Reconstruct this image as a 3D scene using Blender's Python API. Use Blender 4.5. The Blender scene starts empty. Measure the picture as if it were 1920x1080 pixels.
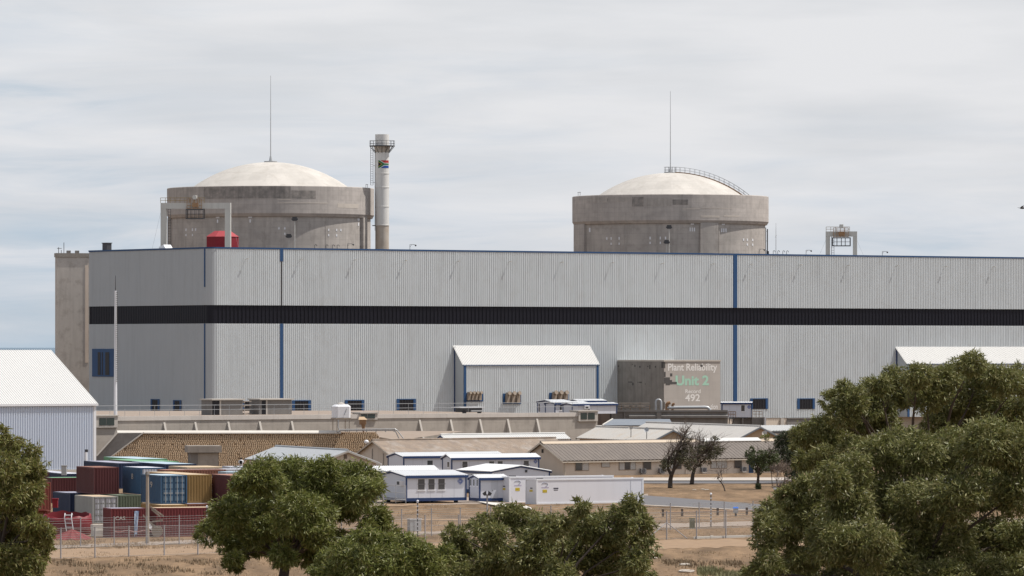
import bpy, math, random
import numpy as np
from mathutils import Vector, Matrix
random.seed(7); RNG = np.random.default_rng(7)
V = Vector
SC = bpy.context.scene; COL = SC.collection

# ---------------------------------------------------------------- camera
FPX, ZC, CX, HY = 9900.0, 17.0, 960.0, 650.0
cam = bpy.data.objects.new('camera', bpy.data.cameras.new('camera')); COL.objects.link(cam)
cam.location = (0, 0, ZC); cam.rotation_euler = (math.radians(90), 0, 0)
cam.data.sensor_width = 36.0; cam.data.lens = 36.0 * FPX / 1920.0
cam.data.shift_y = (HY - 540.0) / 1920.0
cam.data.clip_start = 1.0; cam.data.clip_end = 150000.0
SC.camera = cam

# ---------------------------------------------------------------- light
SUN_EL, SUN_AZ = math.radians(61), math.radians(84)      # azimuth clockwise from +Y
sdir = V((math.sin(SUN_AZ) * math.cos(SUN_EL), math.cos(SUN_AZ) * math.cos(SUN_EL), math.sin(SUN_EL)))
sun = bpy.data.objects.new('sun', bpy.data.lights.new('sun', 'SUN')); COL.objects.link(sun)
sun.data.energy = 5.0; sun.data.angle = math.radians(0.5); sun.data.color = (1.0, 0.95, 0.88)
sun.rotation_euler = sdir.to_track_quat('Z', 'Y').to_euler()

W = bpy.data.worlds.new('World'); SC.world = W; W.use_nodes = True
nt = W.node_tree; N = nt.nodes; L = nt.links
bg = N['Background']; bg.inputs['Strength'].default_value = 0.1
sky = N.new('ShaderNodeTexSky'); sky.sky_type = 'NISHITA'; sky.sun_disc = False
sky.sun_elevation = SUN_EL; sky.sun_rotation = SUN_AZ; sky.air_density = 1.2; sky.dust_density = 2.0
tc = N.new('ShaderNodeTexCoord')
mp = N.new('ShaderNodeMapping'); mp.inputs['Scale'].default_value = (18, 18, 150); mp.inputs['Location'].default_value = (3.1, 0, 1.7)
L.new(tc.outputs['Generated'], mp.inputs['Vector'])
n1 = N.new('ShaderNodeTexNoise'); n1.inputs['Scale'].default_value = 1.0; n1.inputs['Detail'].default_value = 5; n1.inputs['Roughness'].default_value = 0.6; n1.inputs['Distortion'].default_value = 0.5
L.new(mp.outputs['Vector'], n1.inputs['Vector'])
mp2 = N.new('ShaderNodeMapping'); mp2.inputs['Scale'].default_value = (5, 5, 26); mp2.inputs['Location'].default_value = (0.4, 2, 5.2)
L.new(tc.outputs['Generated'], mp2.inputs['Vector'])
n2 = N.new('ShaderNodeTexNoise'); n2.inputs['Scale'].default_value = 1.0; n2.inputs['Detail'].default_value = 3
L.new(mp2.outputs['Vector'], n2.inputs['Vector'])
sx = N.new('ShaderNodeSeparateXYZ'); L.new(tc.outputs['Generated'], sx.inputs[0])
def wmath(op, a, b=None):
    m = N.new('ShaderNodeMath'); m.operation = op
    for i, q in enumerate((a, b)):
        if q is None: continue
        if isinstance(q, (int, float)): m.inputs[i].default_value = q
        else: L.new(q, m.inputs[i])
    return m.outputs[0]
mixn = wmath('ADD', wmath('MULTIPLY', n1.outputs[0], 0.62), wmath('MULTIPLY', n2.outputs[0], 0.38))
lift = wmath('MULTIPLY', sx.outputs['Z'], 4.2)               # thicker cloud higher up, clearer towards the sea
cf = wmath('ADD', wmath('ADD', wmath('MULTIPLY', mixn, 1.0), lift), wmath('MULTIPLY', sx.outputs['X'], 0.75))
r1 = N.new('ShaderNodeMapRange'); r1.inputs['From Min'].default_value = 0.33; r1.inputs['From Max'].default_value = 0.80; r1.interpolation_type = 'SMOOTHSTEP'
L.new(cf, r1.inputs['Value'])
ramp = N.new('ShaderNodeValToRGB'); L.new(r1.outputs[0], ramp.inputs[0])
e = ramp.color_ramp.elements
e[0].position = 0.0; e[0].color = (4.6, 5.75, 6.9, 1)
e[1].position = 1.0; e[1].color = (8.15, 8.2, 8.45, 1)
m_ = e.new(0.5); m_.color = (6.95, 7.35, 7.95, 1)
# grey bellies of cloud up high
mp3 = N.new('ShaderNodeMapping'); mp3.inputs['Scale'].default_value = (16, 16, 95); mp3.inputs['Location'].default_value = (8.3, 1, 3.9)
L.new(tc.outputs['Generated'], mp3.inputs['Vector'])
n3 = N.new('ShaderNodeTexNoise'); n3.inputs['Scale'].default_value = 1.0; n3.inputs['Detail'].default_value = 6
L.new(mp3.outputs['Vector'], n3.inputs['Vector'])
r3 = N.new('ShaderNodeMapRange'); r3.inputs['From Min'].default_value = 0.42; r3.inputs['From Max'].default_value = 0.66; r3.inputs['To Max'].default_value = 0.6
L.new(n3.outputs[0], r3.inputs['Value'])
mg = N.new('ShaderNodeMix'); mg.data_type = 'RGBA'; L.new(r3.outputs[0], mg.inputs[0]); L.new(ramp.outputs[0], mg.inputs[6]); mg.inputs[7].default_value = (6.35, 6.6, 7.0, 1)
# clear sky overhead shows between the clouds
r2 = N.new('ShaderNodeMapRange'); r2.inputs['From Min'].default_value = 0.15; r2.inputs['From Max'].default_value = 0.7
r2.inputs['To Min'].default_value = 0.94; r2.inputs['To Max'].default_value = 0.45
L.new(sx.outputs['Z'], r2.inputs['Value'])
mx = N.new('ShaderNodeMix'); mx.data_type = 'RGBA'; L.new(r2.outputs[0], mx.inputs[0]); L.new(sky.outputs[0], mx.inputs[6]); L.new(mg.outputs[2], mx.inputs[7])
L.new(mx.outputs[2], bg.inputs['Color'])
SC.view_settings.view_transform = 'Standard'; SC.view_settings.look = 'None'
SC.view_settings.exposure = 0.0; SC.view_settings.gamma = 1.0

# ---------------------------------------------------------------- projection helpers (used to place things where they stand)
def P(x, y, d): return V(((x - CX) / FPX * d, d, ZC - (y - HY) / FPX * d))
def G(x, y, z=0.0): return P(x, y, (ZC - z) * FPX / (y - HY))
def zat(y, d): return ZC - (y - HY) / FPX * d
def XY(x, d, z=0.0): return V(((x - CX) / FPX * d, d, z))
def tx(p, dr, x):
    k = (x - CX) / FPX
    return (k * p.y - p.x) / (dr.x - k * dr.y)
def grid(b):
    b = math.radians(b); return V((math.cos(b), math.sin(b), 0)), V((-math.sin(b), math.cos(b), 0))
UP = V((0, 0, 1)); GU, GV = grid(34.8); YU, YV = grid(21.0)

# ---------------------------------------------------------------- materials
MATS = {}
def mat(name, col, rough=0.7, var=0.0, vscale=1.0, col2=None, streak=0.0, metal=0.0, spec=0.3, bump=0.0, bscale=8.0, brick=None, cyl=False, dirt=0.0, dirtcol=(0.12, 0.10, 0.085)):
    if name in MATS: return MATS[name]
    m = bpy.data.materials.new(name); m.use_nodes = True; MATS[name] = m
    t = m.node_tree; n = t.nodes; l = t.links; b = n['Principled BSDF']
    b.inputs['Roughness'].default_value = rough; b.inputs['Metallic'].default_value = metal
    b.inputs['Specular IOR Level'].default_value = spec
    c2 = col2 or tuple(c * 0.6 for c in col)
    if not (var or streak or brick or dirt or bump):
        b.inputs['Base Color'].default_value = (*col, 1); return m
    co = n.new('ShaderNodeTexCoord').outputs['Object']
    def noise(scale, sc=(1, 1, 1), detail=6, rgh=0.6, loc=(0, 0, 0)):
        k = n.new('ShaderNodeMapping'); k.inputs['Scale'].default_value = sc; k.inputs['Location'].default_value = loc; l.new(co, k.inputs[0])
        q = n.new('ShaderNodeTexNoise'); q.inputs['Scale'].default_value = scale; q.inputs['Detail'].default_value = detail; q.inputs['Roughness'].default_value = rgh
        l.new(k.outputs[0], q.inputs['Vector']); return q.outputs[0]
    def rng(v, a, bb, c=0.0, d=1.0):
        q = n.new('ShaderNodeMapRange'); q.inputs[1].default_value = a; q.inputs[2].default_value = bb; q.inputs[3].default_value = c; q.inputs[4].default_value = d
        l.new(v, q.inputs[0]); return q.outputs[0]
    def mix(f, a, bb):
        q = n.new('ShaderNodeMix'); q.data_type = 'RGBA'
        for i, s in ((0, f), (6, a), (7, bb)):
            if isinstance(s, tuple): q.inputs[i].default_value = (*s, 1)
            elif isinstance(s, float): q.inputs[i].default_value = s
            else: l.new(s, q.inputs[i])
        return q.outputs[2]
    c = mix(rng(noise(vscale), 0.5 - 0.22, 0.5 + 0.22, 0.0, var), tuple(col), tuple(c2))
    if brick:
        bw, bh, amt = brick
        vec = co
        if cyl:
            s = n.new('ShaderNodeSeparateXYZ'); l.new(co, s.inputs[0])
            a = n.new('ShaderNodeMath'); a.operation = 'ARCTAN2'; l.new(s.outputs[0], a.inputs[0]); l.new(s.outputs[1], a.inputs[1])
            k = n.new('ShaderNodeMath'); k.operation = 'MULTIPLY'; k.inputs[1].default_value = 20.0; l.new(a.outputs[0], k.inputs[0])
            cb = n.new('ShaderNodeCombineXYZ'); l.new(k.outputs[0], cb.inputs[0]); l.new(s.outputs[2], cb.inputs[1]); vec = cb.outputs[0]
        else:
            s = n.new('ShaderNodeSeparateXYZ'); l.new(co, s.inputs[0])
            a = n.new('ShaderNodeMath'); a.operation = 'ADD'; l.new(s.outputs[0], a.inputs[0]); l.new(s.outputs[1], a.inputs[1])
            cb = n.new('ShaderNodeCombineXYZ'); l.new(a.outputs[0], cb.inputs[0]); l.new(s.outputs[2], cb.inputs[1]); vec = cb.outputs[0]
        bt = n.new('ShaderNodeTexBrick'); l.new(vec, bt.inputs['Vector'])
        bt.inputs['Scale'].default_value = 1.0; bt.inputs['Brick Width'].default_value = bw; bt.inputs['Row Height'].default_value = bh
        bt.inputs['Mortar Size'].default_value = 0.035; bt.inputs['Mortar Smooth'].default_value = 0.4
        bt.inputs['Color1'].default_value = (0, 0, 0, 1); bt.inputs['Color2'].default_value = (0.5, 0.5, 0.5, 1); bt.inputs['Mortar'].default_value = (1, 1, 1, 1)
        k = n.new('ShaderNodeMath'); k.operation = 'MULTIPLY'; k.inputs[1].default_value = amt; l.new(bt.outputs['Color'], k.inputs[0])
        c = mix(k.outputs[0], c, tuple(q * 0.45 for q in col))
    if streak:
        c = mix(rng(noise(1.0, (1.4, 1.4, 0.09), 5), 0.48, 0.75, 0.0, streak), c, tuple(q * 0.42 for q in col))
    if dirt:
        c = mix(rng(noise(0.55, loc=(7, 3, 1), detail=8, rgh=0.68), 0.5, 0.68, 0.0, dirt), c, tuple(dirtcol))
    l.new(c, b.inputs['Base Color'])
    if bump:
        q = n.new('ShaderNodeBump'); q.inputs['Strength'].default_value = bump; q.inputs['Distance'].default_value = 0.05
        l.new(noise(bscale), q.inputs['Height']); l.new(q.outputs[0], b.inputs['Normal'])
    return m

# ---------------------------------------------------------------- mesh builder
class MB:
    def __init__(s): s.v = []; s.f = []; s.m = []; s.mi = 0; s.smooth = False
    def add(s, vs, fs):
        o = len(s.v); s.v += [tuple(q) for q in vs]; s.f += [tuple(i + o for i in f) for f in fs]; s.m += [s.mi] * len(fs); return s
    def box(s, p, a, b, c):
        p, a, b, c = V(p), V(a), V(b), V(c)
        vs = [p, p + a, p + a + b, p + b]; vs += [q + c for q in vs]
        return s.add(vs, [(0, 3, 2, 1), (4, 5, 6, 7), (0, 1, 5, 4), (1, 2, 6, 5), (2, 3, 7, 6), (3, 0, 4, 7)])
    def cbox(s, c, u, v, lu, lv, h):
        """box centred in plan on c, standing on c.z"""
        return s.box(V(c) - u * lu / 2 - v * lv / 2, u * lu, v * lv, UP * h)
    def cyl(s, p0, p1, r0, r1=None, n=10, cap=True):
        p0, p1 = V(p0), V(p1); r1 = r0 if r1 is None else r1
        z = (p1 - p0).normalized(); a = z.orthogonal().normalized(); b = z.cross(a)
        vs = []
        for p, r in ((p0, r0), (p1, r1)):
            vs += [p + (a * math.cos(2 * math.pi * i / n) + b * math.sin(2 * math.pi * i / n)) * r for i in range(n)]
        fs = [(i, (i + 1) % n, n + (i + 1) % n, n + i) for i in range(n)]
        if cap: fs += [tuple(range(n - 1, -1, -1)), tuple(range(n, 2 * n))]
        return s.add(vs, fs)
    def tube(s, pts, r, n=6):
        pts = [V(p) for p in pts]; rs = r if isinstance(r, (list, tuple)) else [r] * len(pts)
        vs = []; ref = None
        for i, p in enumerate(pts):
            z = (pts[min(i + 1, len(pts) - 1)] - pts[max(i - 1, 0)]).normalized()
            if ref is None: ref = z.orthogonal()
            a = (ref - z * ref.dot(z)).normalized(); ref = a; b = z.cross(a)
            vs += [p + (a * math.cos(2 * math.pi * k / n) + b * math.sin(2 * math.pi * k / n)) * rs[i] for k in range(n)]
        fs = []
        for i in range(len(pts) - 1):
            fs += [(i * n + k, i * n + (k + 1) % n, (i + 1) * n + (k + 1) % n, (i + 1) * n + k) for k in range(n)]
        fs += [tuple(range(n - 1, -1, -1)), tuple(range((len(pts) - 1) * n, len(pts) * n))]
        return s.add(vs, fs)
    def lathe(s, c, prof, n=96, a0=0.0, a1=2 * math.pi):
        c = V(c); full = abs(a1 - a0 - 2 * math.pi) < 1e-6; k = n if full else n + 1
        vs = [c + V((r * math.cos(a0 + (a1 - a0) * i / n), r * math.sin(a0 + (a1 - a0) * i / n), z)) for r, z in prof for i in range(k)]
        fs = []
        for j in range(len(prof) - 1):
            for i in range(n):
                i2 = (i + 1) % k; fs.append((j * k + i, j * k + i2, (j + 1) * k + i2, (j + 1) * k + i))
        return s.add(vs, fs)
    def prism(s, pts, ex):
        pts = [V(p) for p in pts]; n = len(pts); ex = V(ex)
        return s.add(pts + [p + ex for p in pts], [tuple(range(n - 1, -1, -1)), tuple(range(n, 2 * n))] + [(i, (i + 1) % n, n + (i + 1) % n, n + i) for i in range(n)])
    def corr(s, p, a, b, nrm, pitch, depth, thick=0.0, hi=0.5, smooth=None):
        """ribbed sheet: a crosses the ribs, b runs along them, nrm is outward"""
        p, a, b, nrm = V(p), V(a), V(b), V(nrm); Ln = a.length; ad = a / Ln
        k = max(1, round(Ln / pitch)); pt = Ln / k; pr = []
        for i in range(k):
            o = i * pt; pr += [(o, 0), (o + pt * (0.9 - hi), 0), (o + pt * (1.0 - hi), depth), (o + pt * 0.9, depth)]
        pr.append((Ln, 0))
        q = [p + ad * x + nrm * y for x, y in pr]; m = len(q)
        s.add(q + [w + b for w in q], [(i, i + 1, m + i + 1, m + i) for i in range(m - 1)])
        if thick:
            t = nrm * -thick; o = [p, p + a, p + a + b, p + b]
            s.add([o[0], o[1], o[2], o[3], o[0] + t, o[1] + t, o[2] + t, o[3] + t], [(4, 7, 6, 5), (0, 1, 5, 4), (1, 2, 6, 5), (2, 3, 7, 6), (3, 0, 4, 7)])
        return s
    def ball(s, c, r, n=10, sq=(1, 1, 1)):
        c = V(c); vs = []; h = n // 2 + 1
        for j in range(h + 1):
            t = math.pi * j / h
            vs += [c + V((math.sin(t) * math.cos(2 * math.pi * i / n) * r * sq[0], math.sin(t) * math.sin(2 * math.pi * i / n) * r * sq[1], math.cos(t) * r * sq[2])) for i in range(n)]
        return s.add(vs, [(j * n + i, (j + 1) * n + i, (j + 1) * n + (i + 1) % n, j * n + (i + 1) % n) for j in range(h) for i in range(n)])
    def build(s, name, ms, parent=None, origin=(0, 0, 0), smooth=None):
        o = V(origin); me = bpy.data.meshes.new(name)
        a = np.array(s.v, dtype=np.float64).reshape(-1, 3) - np.array(o)
        me.from_pydata(a.tolist(), [], s.f)
        ms = ms if isinstance(ms, (list, tuple)) else [ms]
        for q in ms: me.materials.append(q)
        if len(ms) > 1: me.polygons.foreach_set('material_index', s.m)
        if smooth:
            me.polygons.foreach_set('use_smooth', [True] * len(me.polygons)); me.set_sharp_from_angle(angle=math.radians(smooth))
        me.update()
        ob = bpy.data.objects.new(name, me); COL.objects.link(ob)
        if parent: ob.parent = parent
        else: ob.location = o
        return ob

def tag(o, label=None, cat=None, group=None, kind=None):
    for k, q in (('label', label), ('category', cat), ('group', group), ('kind', kind)):
        if q: o[k] = q
    return o
class Thing:
    def __init__(s, name, label, cat, loc, group=None):
        s.loc = V(loc); s.o = bpy.data.objects.new(name, None); COL.objects.link(s.o); s.o.location = s.loc
        s.o.empty_display_size = 0.5; tag(s.o, label, cat, group)
    def part(s, name, mb, m, parent=None, smooth=None, label=None):
        ob = mb.build(name, m, parent or s.o, s.loc, smooth)
        if label: ob['label'] = label
        return ob
def single(name, label, cat, mb, m, loc, group=None, smooth=None):
    return tag(mb.build(name, m, None, loc, smooth), label, cat, group)
def struct(name, mb, m, loc=(0, 0, 0), label=None, kind='structure', smooth=None):
    return tag(mb.build(name, m, None, loc, smooth), label, None, None, kind)

def text_mesh(txt, p, ud, width, height, nrm, off=0.012):
    """letters as a thin mesh on a wall: p lower left, ud along the line"""
    cu = bpy.data.curves.new('lettering', 'FONT'); cu.body = txt; cu.size = 1.0; cu.extrude = 0.0; cu.offset = off
    o = bpy.data.objects.new('lettering_tmp', cu); COL.objects.link(o)
    dg = bpy.context.evaluated_depsgraph_get(); me = bpy.data.meshes.new_from_object(o.evaluated_get(dg))
    co = np.array([v.co[:] for v in me.vertices]); fs = [tuple(q.vertices) for q in me.polygons]
    bpy.data.objects.remove(o); bpy.data.curves.remove(cu); bpy.data.meshes.remove(me)
    mn, mxx = co.min(0), co.max(0)
    mb = MB(); ud = V(ud)
    mb.add([V(p) + ud * ((c[0] - mn[0]) / (mxx[0] - mn[0]) * width) + UP * ((c[1] - mn[1]) / (mxx[1] - mn[1]) * height) + V(nrm) * 0.012 for c in co], fs)
    return mb
# ---------------------------------------------------------------- material palette (real base colours)
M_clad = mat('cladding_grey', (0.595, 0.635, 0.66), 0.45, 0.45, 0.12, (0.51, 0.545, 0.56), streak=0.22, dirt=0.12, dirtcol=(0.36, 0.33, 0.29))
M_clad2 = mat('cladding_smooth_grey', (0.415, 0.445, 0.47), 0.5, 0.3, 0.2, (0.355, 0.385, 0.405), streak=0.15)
M_band = mat('dark_glazing', (0.012, 0.0125, 0.020), 0.4, 0.5, 0.3, (0.008, 0.008, 0.013), spec=0.2)
M_blue = mat('blue_trim', (0.022, 0.068, 0.17), 0.5, 0.3, 0.5, (0.032, 0.088, 0.20))
M_navy = mat('navy_trim', (0.03, 0.055, 0.14), 0.5)
M_dark = mat('dark_opening', (0.012, 0.012, 0.016), 0.35)
M_glass = mat('window_glass', (0.05, 0.055, 0.06), 0.08, spec=0.8)
M_roofw = mat('white_roof_sheet', (0.53, 0.53, 0.52), 0.55, 0.4, 0.15, (0.47, 0.47, 0.46))
M_white = mat('white_paint', (0.72, 0.73, 0.76), 0.5, 0.25, 0.4, (0.64, 0.65, 0.68), streak=0.08)
M_shed = mat('shed_wall', (0.55, 0.61, 0.71), 0.5, 0.25, 0.3, (0.50, 0.56, 0.66))
M_conc = mat('concrete', (0.34, 0.31, 0.275), 0.9, 0.7, 0.35, (0.25, 0.225, 0.20), streak=0.35, dirt=0.3, bump=0.3)
M_concl = mat('concrete_light', (0.47, 0.44, 0.40), 0.9, 0.5, 0.5, (0.38, 0.35, 0.32), streak=0.15, bump=0.2)
M_concd = mat('concrete_dark', (0.21, 0.20, 0.19), 0.9, 0.7, 0.4, (0.15, 0.14, 0.135), streak=0.4, dirt=0.35, bump=0.3)
M_wall = mat('retaining_concrete', (0.44, 0.40, 0.355), 0.9, 0.7, 0.3, (0.33, 0.30, 0.265), streak=0.3, brick=(4.8, 1.1, 0.28), dirt=0.25)
M_drum = mat('drum_concrete', (0.50, 0.46, 0.425), 0.9, 1.0, 0.22, (0.35, 0.325, 0.305), streak=0.5, brick=(5.4, 1.15, 0.4), cyl=True, dirt=0.4, dirtcol=(0.2, 0.18, 0.165), bump=0.2)
M_ring = mat('ring_concrete', (0.53, 0.485, 0.45), 0.9, 1.0, 0.25, (0.37, 0.34, 0.32), streak=0.4, brick=(4.2, 0.95, 0.38), cyl=True, dirt=0.32, dirtcol=(0.22, 0.205, 0.195), bump=0.2)
M_dome = mat('dome_concrete', (0.55, 0.52, 0.48), 0.85, 0.9, 0.22, (0.42, 0.40, 0.37), brick=(5.2, 1.6, 0.3), cyl=True, dirt=0.6, dirtcol=(0.37, 0.345, 0.31), bump=0.15)
M_patch = mat('dark_weathering', (0.19, 0.18, 0.17), 0.9, 1.0, 0.9, (0.40, 0.36, 0.33), streak=0.5, dirt=0.5, dirtcol=(0.13, 0.125, 0.12))
M_patch2b = mat('faint_weathering', (0.36, 0.33, 0.305), 0.9, 1.0, 0.9, (0.46, 0.42, 0.385), streak=0.5, dirt=0.5, dirtcol=(0.26, 0.245, 0.23))
M_patch2 = mat('pale_repair', (0.52, 0.47, 0.42), 0.9, 0.6, 0.9, (0.40, 0.36, 0.32))
M_tower = mat('tower_concrete', (0.56, 0.52, 0.475), 0.9, 0.7, 0.25, (0.44, 0.41, 0.38), streak=0.35, dirt=0.4, dirtcol=(0.2, 0.165, 0.14))
M_steel = mat('galvanised_steel', (0.42, 0.43, 0.44), 0.45, 0.4, 1.5, (0.32, 0.33, 0.34), metal=0.3)
M_steeld = mat('dark_steel', (0.06, 0.06, 0.065), 0.5)
M_rust = mat('rusty_steel', (0.23, 0.12, 0.06), 0.8, 0.9, 1.2, (0.33, 0.22, 0.13))
M_stack = mat('stack_white', (0.66, 0.65, 0.63), 0.6, 0.4, 0.3, (0.56, 0.54, 0.51), streak=0.35)
M_stackr = mat('stack_bare', (0.50, 0.46, 0.41), 0.8, 0.8, 0.5, (0.36, 0.28, 0.21), streak=0.6)
M_red = mat('red_canvas', (0.26, 0.022, 0.034), 0.7, 0.6, 0.8, (0.19, 0.018, 0.026))
M_gantry = mat('gantry_paint', (0.50, 0.49, 0.46), 0.6, 0.5, 0.4, (0.42, 0.40, 0.37), streak=0.3)
M_yel = mat('safety_yellow', (0.30, 0.22, 0.09), 0.6, 0.6, 1.5, (0.2, 0.13, 0.06))
M_beige = mat('beige_plaster', (0.60, 0.525, 0.445), 0.9, 0.5, 0.4, (0.52, 0.455, 0.385), streak=0.15)
M_ochre = mat('ochre_plaster', (0.46, 0.34, 0.23), 0.9, 0.5, 0.4, (0.30, 0.215, 0.145))
M_roofb = mat('lichen_roof', (0.30, 0.235, 0.18), 0.9, 1.0, 0.9, (0.20, 0.165, 0.14), dirt=0.7, dirtcol=(0.36, 0.33, 0.30), bump=0.3)
M_roofg = mat('fibre_cement_roof', (0.175, 0.152, 0.135), 0.9, 0.8, 0.8, (0.135, 0.118, 0.107), dirt=0.35, dirtcol=(0.22, 0.185, 0.155))
M_roofs = mat('pale_grey_roof', (0.36, 0.38, 0.40), 0.75, 0.5, 0.6, (0.34, 0.355, 0.37), dirt=0.2, dirtcol=(0.3, 0.3, 0.31))
M_roofd = mat('slate_grey_roof', (0.16, 0.18, 0.21), 0.7, 0.5, 0.6, (0.20, 0.22, 0.24))
M_wood = mat('weathered_timber', (0.36, 0.31, 0.26), 0.85, 0.7, 2.0, (0.25, 0.21, 0.17), streak=0.4)
M_kerb = mat('kerb_white', (0.60, 0.57, 0.52), 0.85, 0.5, 0.6, (0.48, 0.45, 0.41))

# ---------------------------------------------------------------- the ground, the sea
def gz(y): return max(0.0, 15.3 - 0.0425 * y)
def ground_material():
    m = bpy.data.materials.new('dry_veld'); m.use_nodes = True; t = m.node_tree; n = t.nodes; l = t.links; b = n['Principled BSDF']
    b.inputs['Roughness'].default_value = 0.95; b.inputs['Specular IOR Level'].default_value = 0.1
    co = n.new('ShaderNodeTexCoord').outputs['Object']
    def noise(sc, detail=8, rgh=0.65, loc=(0, 0, 0)):
        k = n.new('ShaderNodeMapping'); k.inputs['Scale'].default_value = sc; k.inputs['Location'].default_value = loc; l.new(co, k.inputs[0])
        q = n.new('ShaderNodeTexNoise'); q.inputs['Scale'].default_value = 1; q.inputs['Detail'].default_value = detail; q.inputs['Roughness'].default_value = rgh; l.new(k.outputs[0], q.inputs[0]); return q.outputs[0]
    r = n.new('ShaderNodeValToRGB'); l.new(noise((0.35, 0.06, 1)), r.inputs[0]); e = r.color_ramp.elements
    e[0].position = 0.34; e[0].color = (0.115, 0.078, 0.049, 1); e[1].position = 0.66; e[1].color = (0.25, 0.168, 0.102, 1)
    q = e.new(0.5); q.color = (0.18, 0.121, 0.074, 1)
    r2 = n.new('ShaderNodeValToRGB'); l.new(noise((1.6, 0.35, 1), loc=(5, 2, 0)), r2.inputs[0]); e = r2.color_ramp.elements
    e[0].position = 0.5; e[0].color = (0, 0, 0, 1); e[1].position = 0.72; e[1].color = (0.75, 0.75, 0.75, 1)
    mx = n.new('ShaderNodeMix'); mx.data_type = 'RGBA'; l.new(r2.outputs[0], mx.inputs[0]); l.new(r.outputs[0], mx.inputs[6]); mx.inputs[7].default_value = (0.105, 0.078, 0.05, 1)
    l.new(mx.outputs[2], b.inputs['Base Color'])
    bp = n.new('ShaderNodeBump'); bp.inputs['Strength'].default_value = 0.6; bp.inputs['Distance'].default_value = 0.15; l.new(noise((2, 2, 2)), bp.inputs['Height']); l.new(bp.outputs[0], b.inputs['Normal'])
    return m
M_ground = ground_material()
mb = MB(); ys = [-400, -100, 0] + list(range(20, 400, 20)) + [420, 500, 600, 700, 800, 1000, 1200, 1500]; xs = [-4000, -1000, -300, -150, -75, 0, 75, 150, 300, 1000, 4000]
mb.add([(x, y, gz(max(y, 0))) for y in ys for x in xs], [(j * 11 + i, j * 11 + i + 1, j * 11 + i + 12, j * 11 + i + 11) for j in range(len(ys) - 1) for i in range(10)])
struct('ground', mb, M_ground, label='dry brown veld grass and sand')
M_sea = mat('sea_water', (0.10, 0.15, 0.20), 0.6, 0.3, 0.002, (0.12, 0.17, 0.22), spec=0.3)
struct('sea', MB().add([(-60000, 1500, -2), (60000, 1500, -2), (60000, 90000, -2), (-60000, 90000, -2)], [(0, 1, 2, 3)]), M_sea, label='grey blue sea on the horizon')

M_sand = mat('pale_sand_track', (0.30, 0.203, 0.125), 0.95, 1.0, 0.9, (0.215, 0.145, 0.09), dirt=0.5, dirtcol=(0.20, 0.145, 0.10))
M_gravel = mat('grey_gravel_track', (0.27, 0.22, 0.18), 0.95, 0.8, 0.5, (0.25, 0.20, 0.165), dirt=0.4, dirtcol=(0.22, 0.17, 0.125))
M_asph = mat('asphalt', (0.115, 0.112, 0.118), 0.9, 0.6, 0.3, (0.14, 0.135, 0.14))
M_pave = mat('pale_paving', (0.38, 0.34, 0.30), 0.9, 0.5, 0.5, (0.42, 0.38, 0.34))
def ground_strip(name, far, near, m, z, label, wob=0.0, kind='structure'):
    """far and near edges as point lists seen in the photograph, laid on the ground"""
    def dense(l):
        o = []
        for (x0, y0), (x1, y1) in zip(l, l[1:]):
            k = max(1, int(abs(x1 - x0) / 12)); o += [(x0 + (x1 - x0) * i / k, y0 + (y1 - y0) * i / k) for i in range(k)]
        return o + [l[-1]]
    A = dense(far)
    def yat(l, x):
        for (x0, y0), (x1, y1) in zip(l, l[1:]):
            if x0 <= x <= x1: return y0 + (y1 - y0) * (x - x0) / (x1 - x0)
        return l[-1][1] if x > l[-1][0] else l[0][1]
    r = random.Random(name); vs = []
    for x, y in A: vs.append(G(x, y + r.uniform(-wob, wob), z)); vs.append(G(x, yat(near, x) + r.uniform(-wob, wob), z))
    return struct(name, MB().add(vs, [(2 * i, 2 * i + 1, 2 * i + 3, 2 * i + 2) for i in range(len(A) - 1)]), m, label=label)
ground_strip('sand_track', [(-200, 1034), (300, 1026), (420, 1022), (900, 1018), (1230, 1013), (1420, 1010), (2100, 1003)], [(-200, 1052), (300, 1044), (420, 1038), (900, 1034), (1230, 1030), (1420, 1024), (2100, 1012)], M_sand, 0.02, 'orange sand track in front of the fence', 1.6)
ground_strip('gravel_track', [(-200, 1030), (120, 1022), (470, 1008), (700, 1000), (900, 993), (1230, 982), (1420, 977), (2100, 970)], [(-200, 1036), (120, 1028), (470, 1014), (700, 1005), (900, 999), (1230, 990), (1420, 985), (2100, 976)], M_gravel, 0.03, 'grey patrol track between the fences', 0.8)
ground_strip('sand_track', [(690, 973.5), (900, 972.5), (1230, 967), (1420, 964)], [(690, 976), (900, 975), (1230, 969), (1420, 966)], M_sand, 0.025, 'thin pale track behind the fences', 0.4)
ground_strip('road', [(1120, 921), (1206, 928.5), (1440, 946.5), (1700, 968)], [(1120, 936), (1206, 946), (1440, 957.5), (1700, 976)], M_asph, 0.03, 'grey asphalt road behind the fences')
ground_strip('road', [(1150, 901), (2100, 900)], [(1150, 906), (2100, 907.5)], M_asph, 0.03, 'asphalt lane in front of the brown roofed house')
ground_strip('pavement', [(1120, 895.5), (2100, 894.5)], [(1120, 901), (2100, 900)], M_pave, 0.13, 'pale paving along the house wall')
ground_strip('kerb', [(1206, 946), (1440, 957.5), (1700, 976)], [(1206, 946.9), (1440, 958.3), (1700, 977.0)], M_pave, 0.12, 'pale kerb of the asphalt road')
ground_strip('sand_patch', [(716, 938), (780, 940), (850, 939)], [(716, 951), (780, 947), (850, 944)], M_sand, 0.035, 'pale sand heap edge below the cabin', 1.0)
ground_strip('gravel_apron', [(690, 933), (930, 932), (1215, 926)], [(690, 950), (800, 947), (930, 944), (1215, 940)], M_gravel, 0.02, 'grey gravel apron under the cabins', 0.5)

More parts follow.
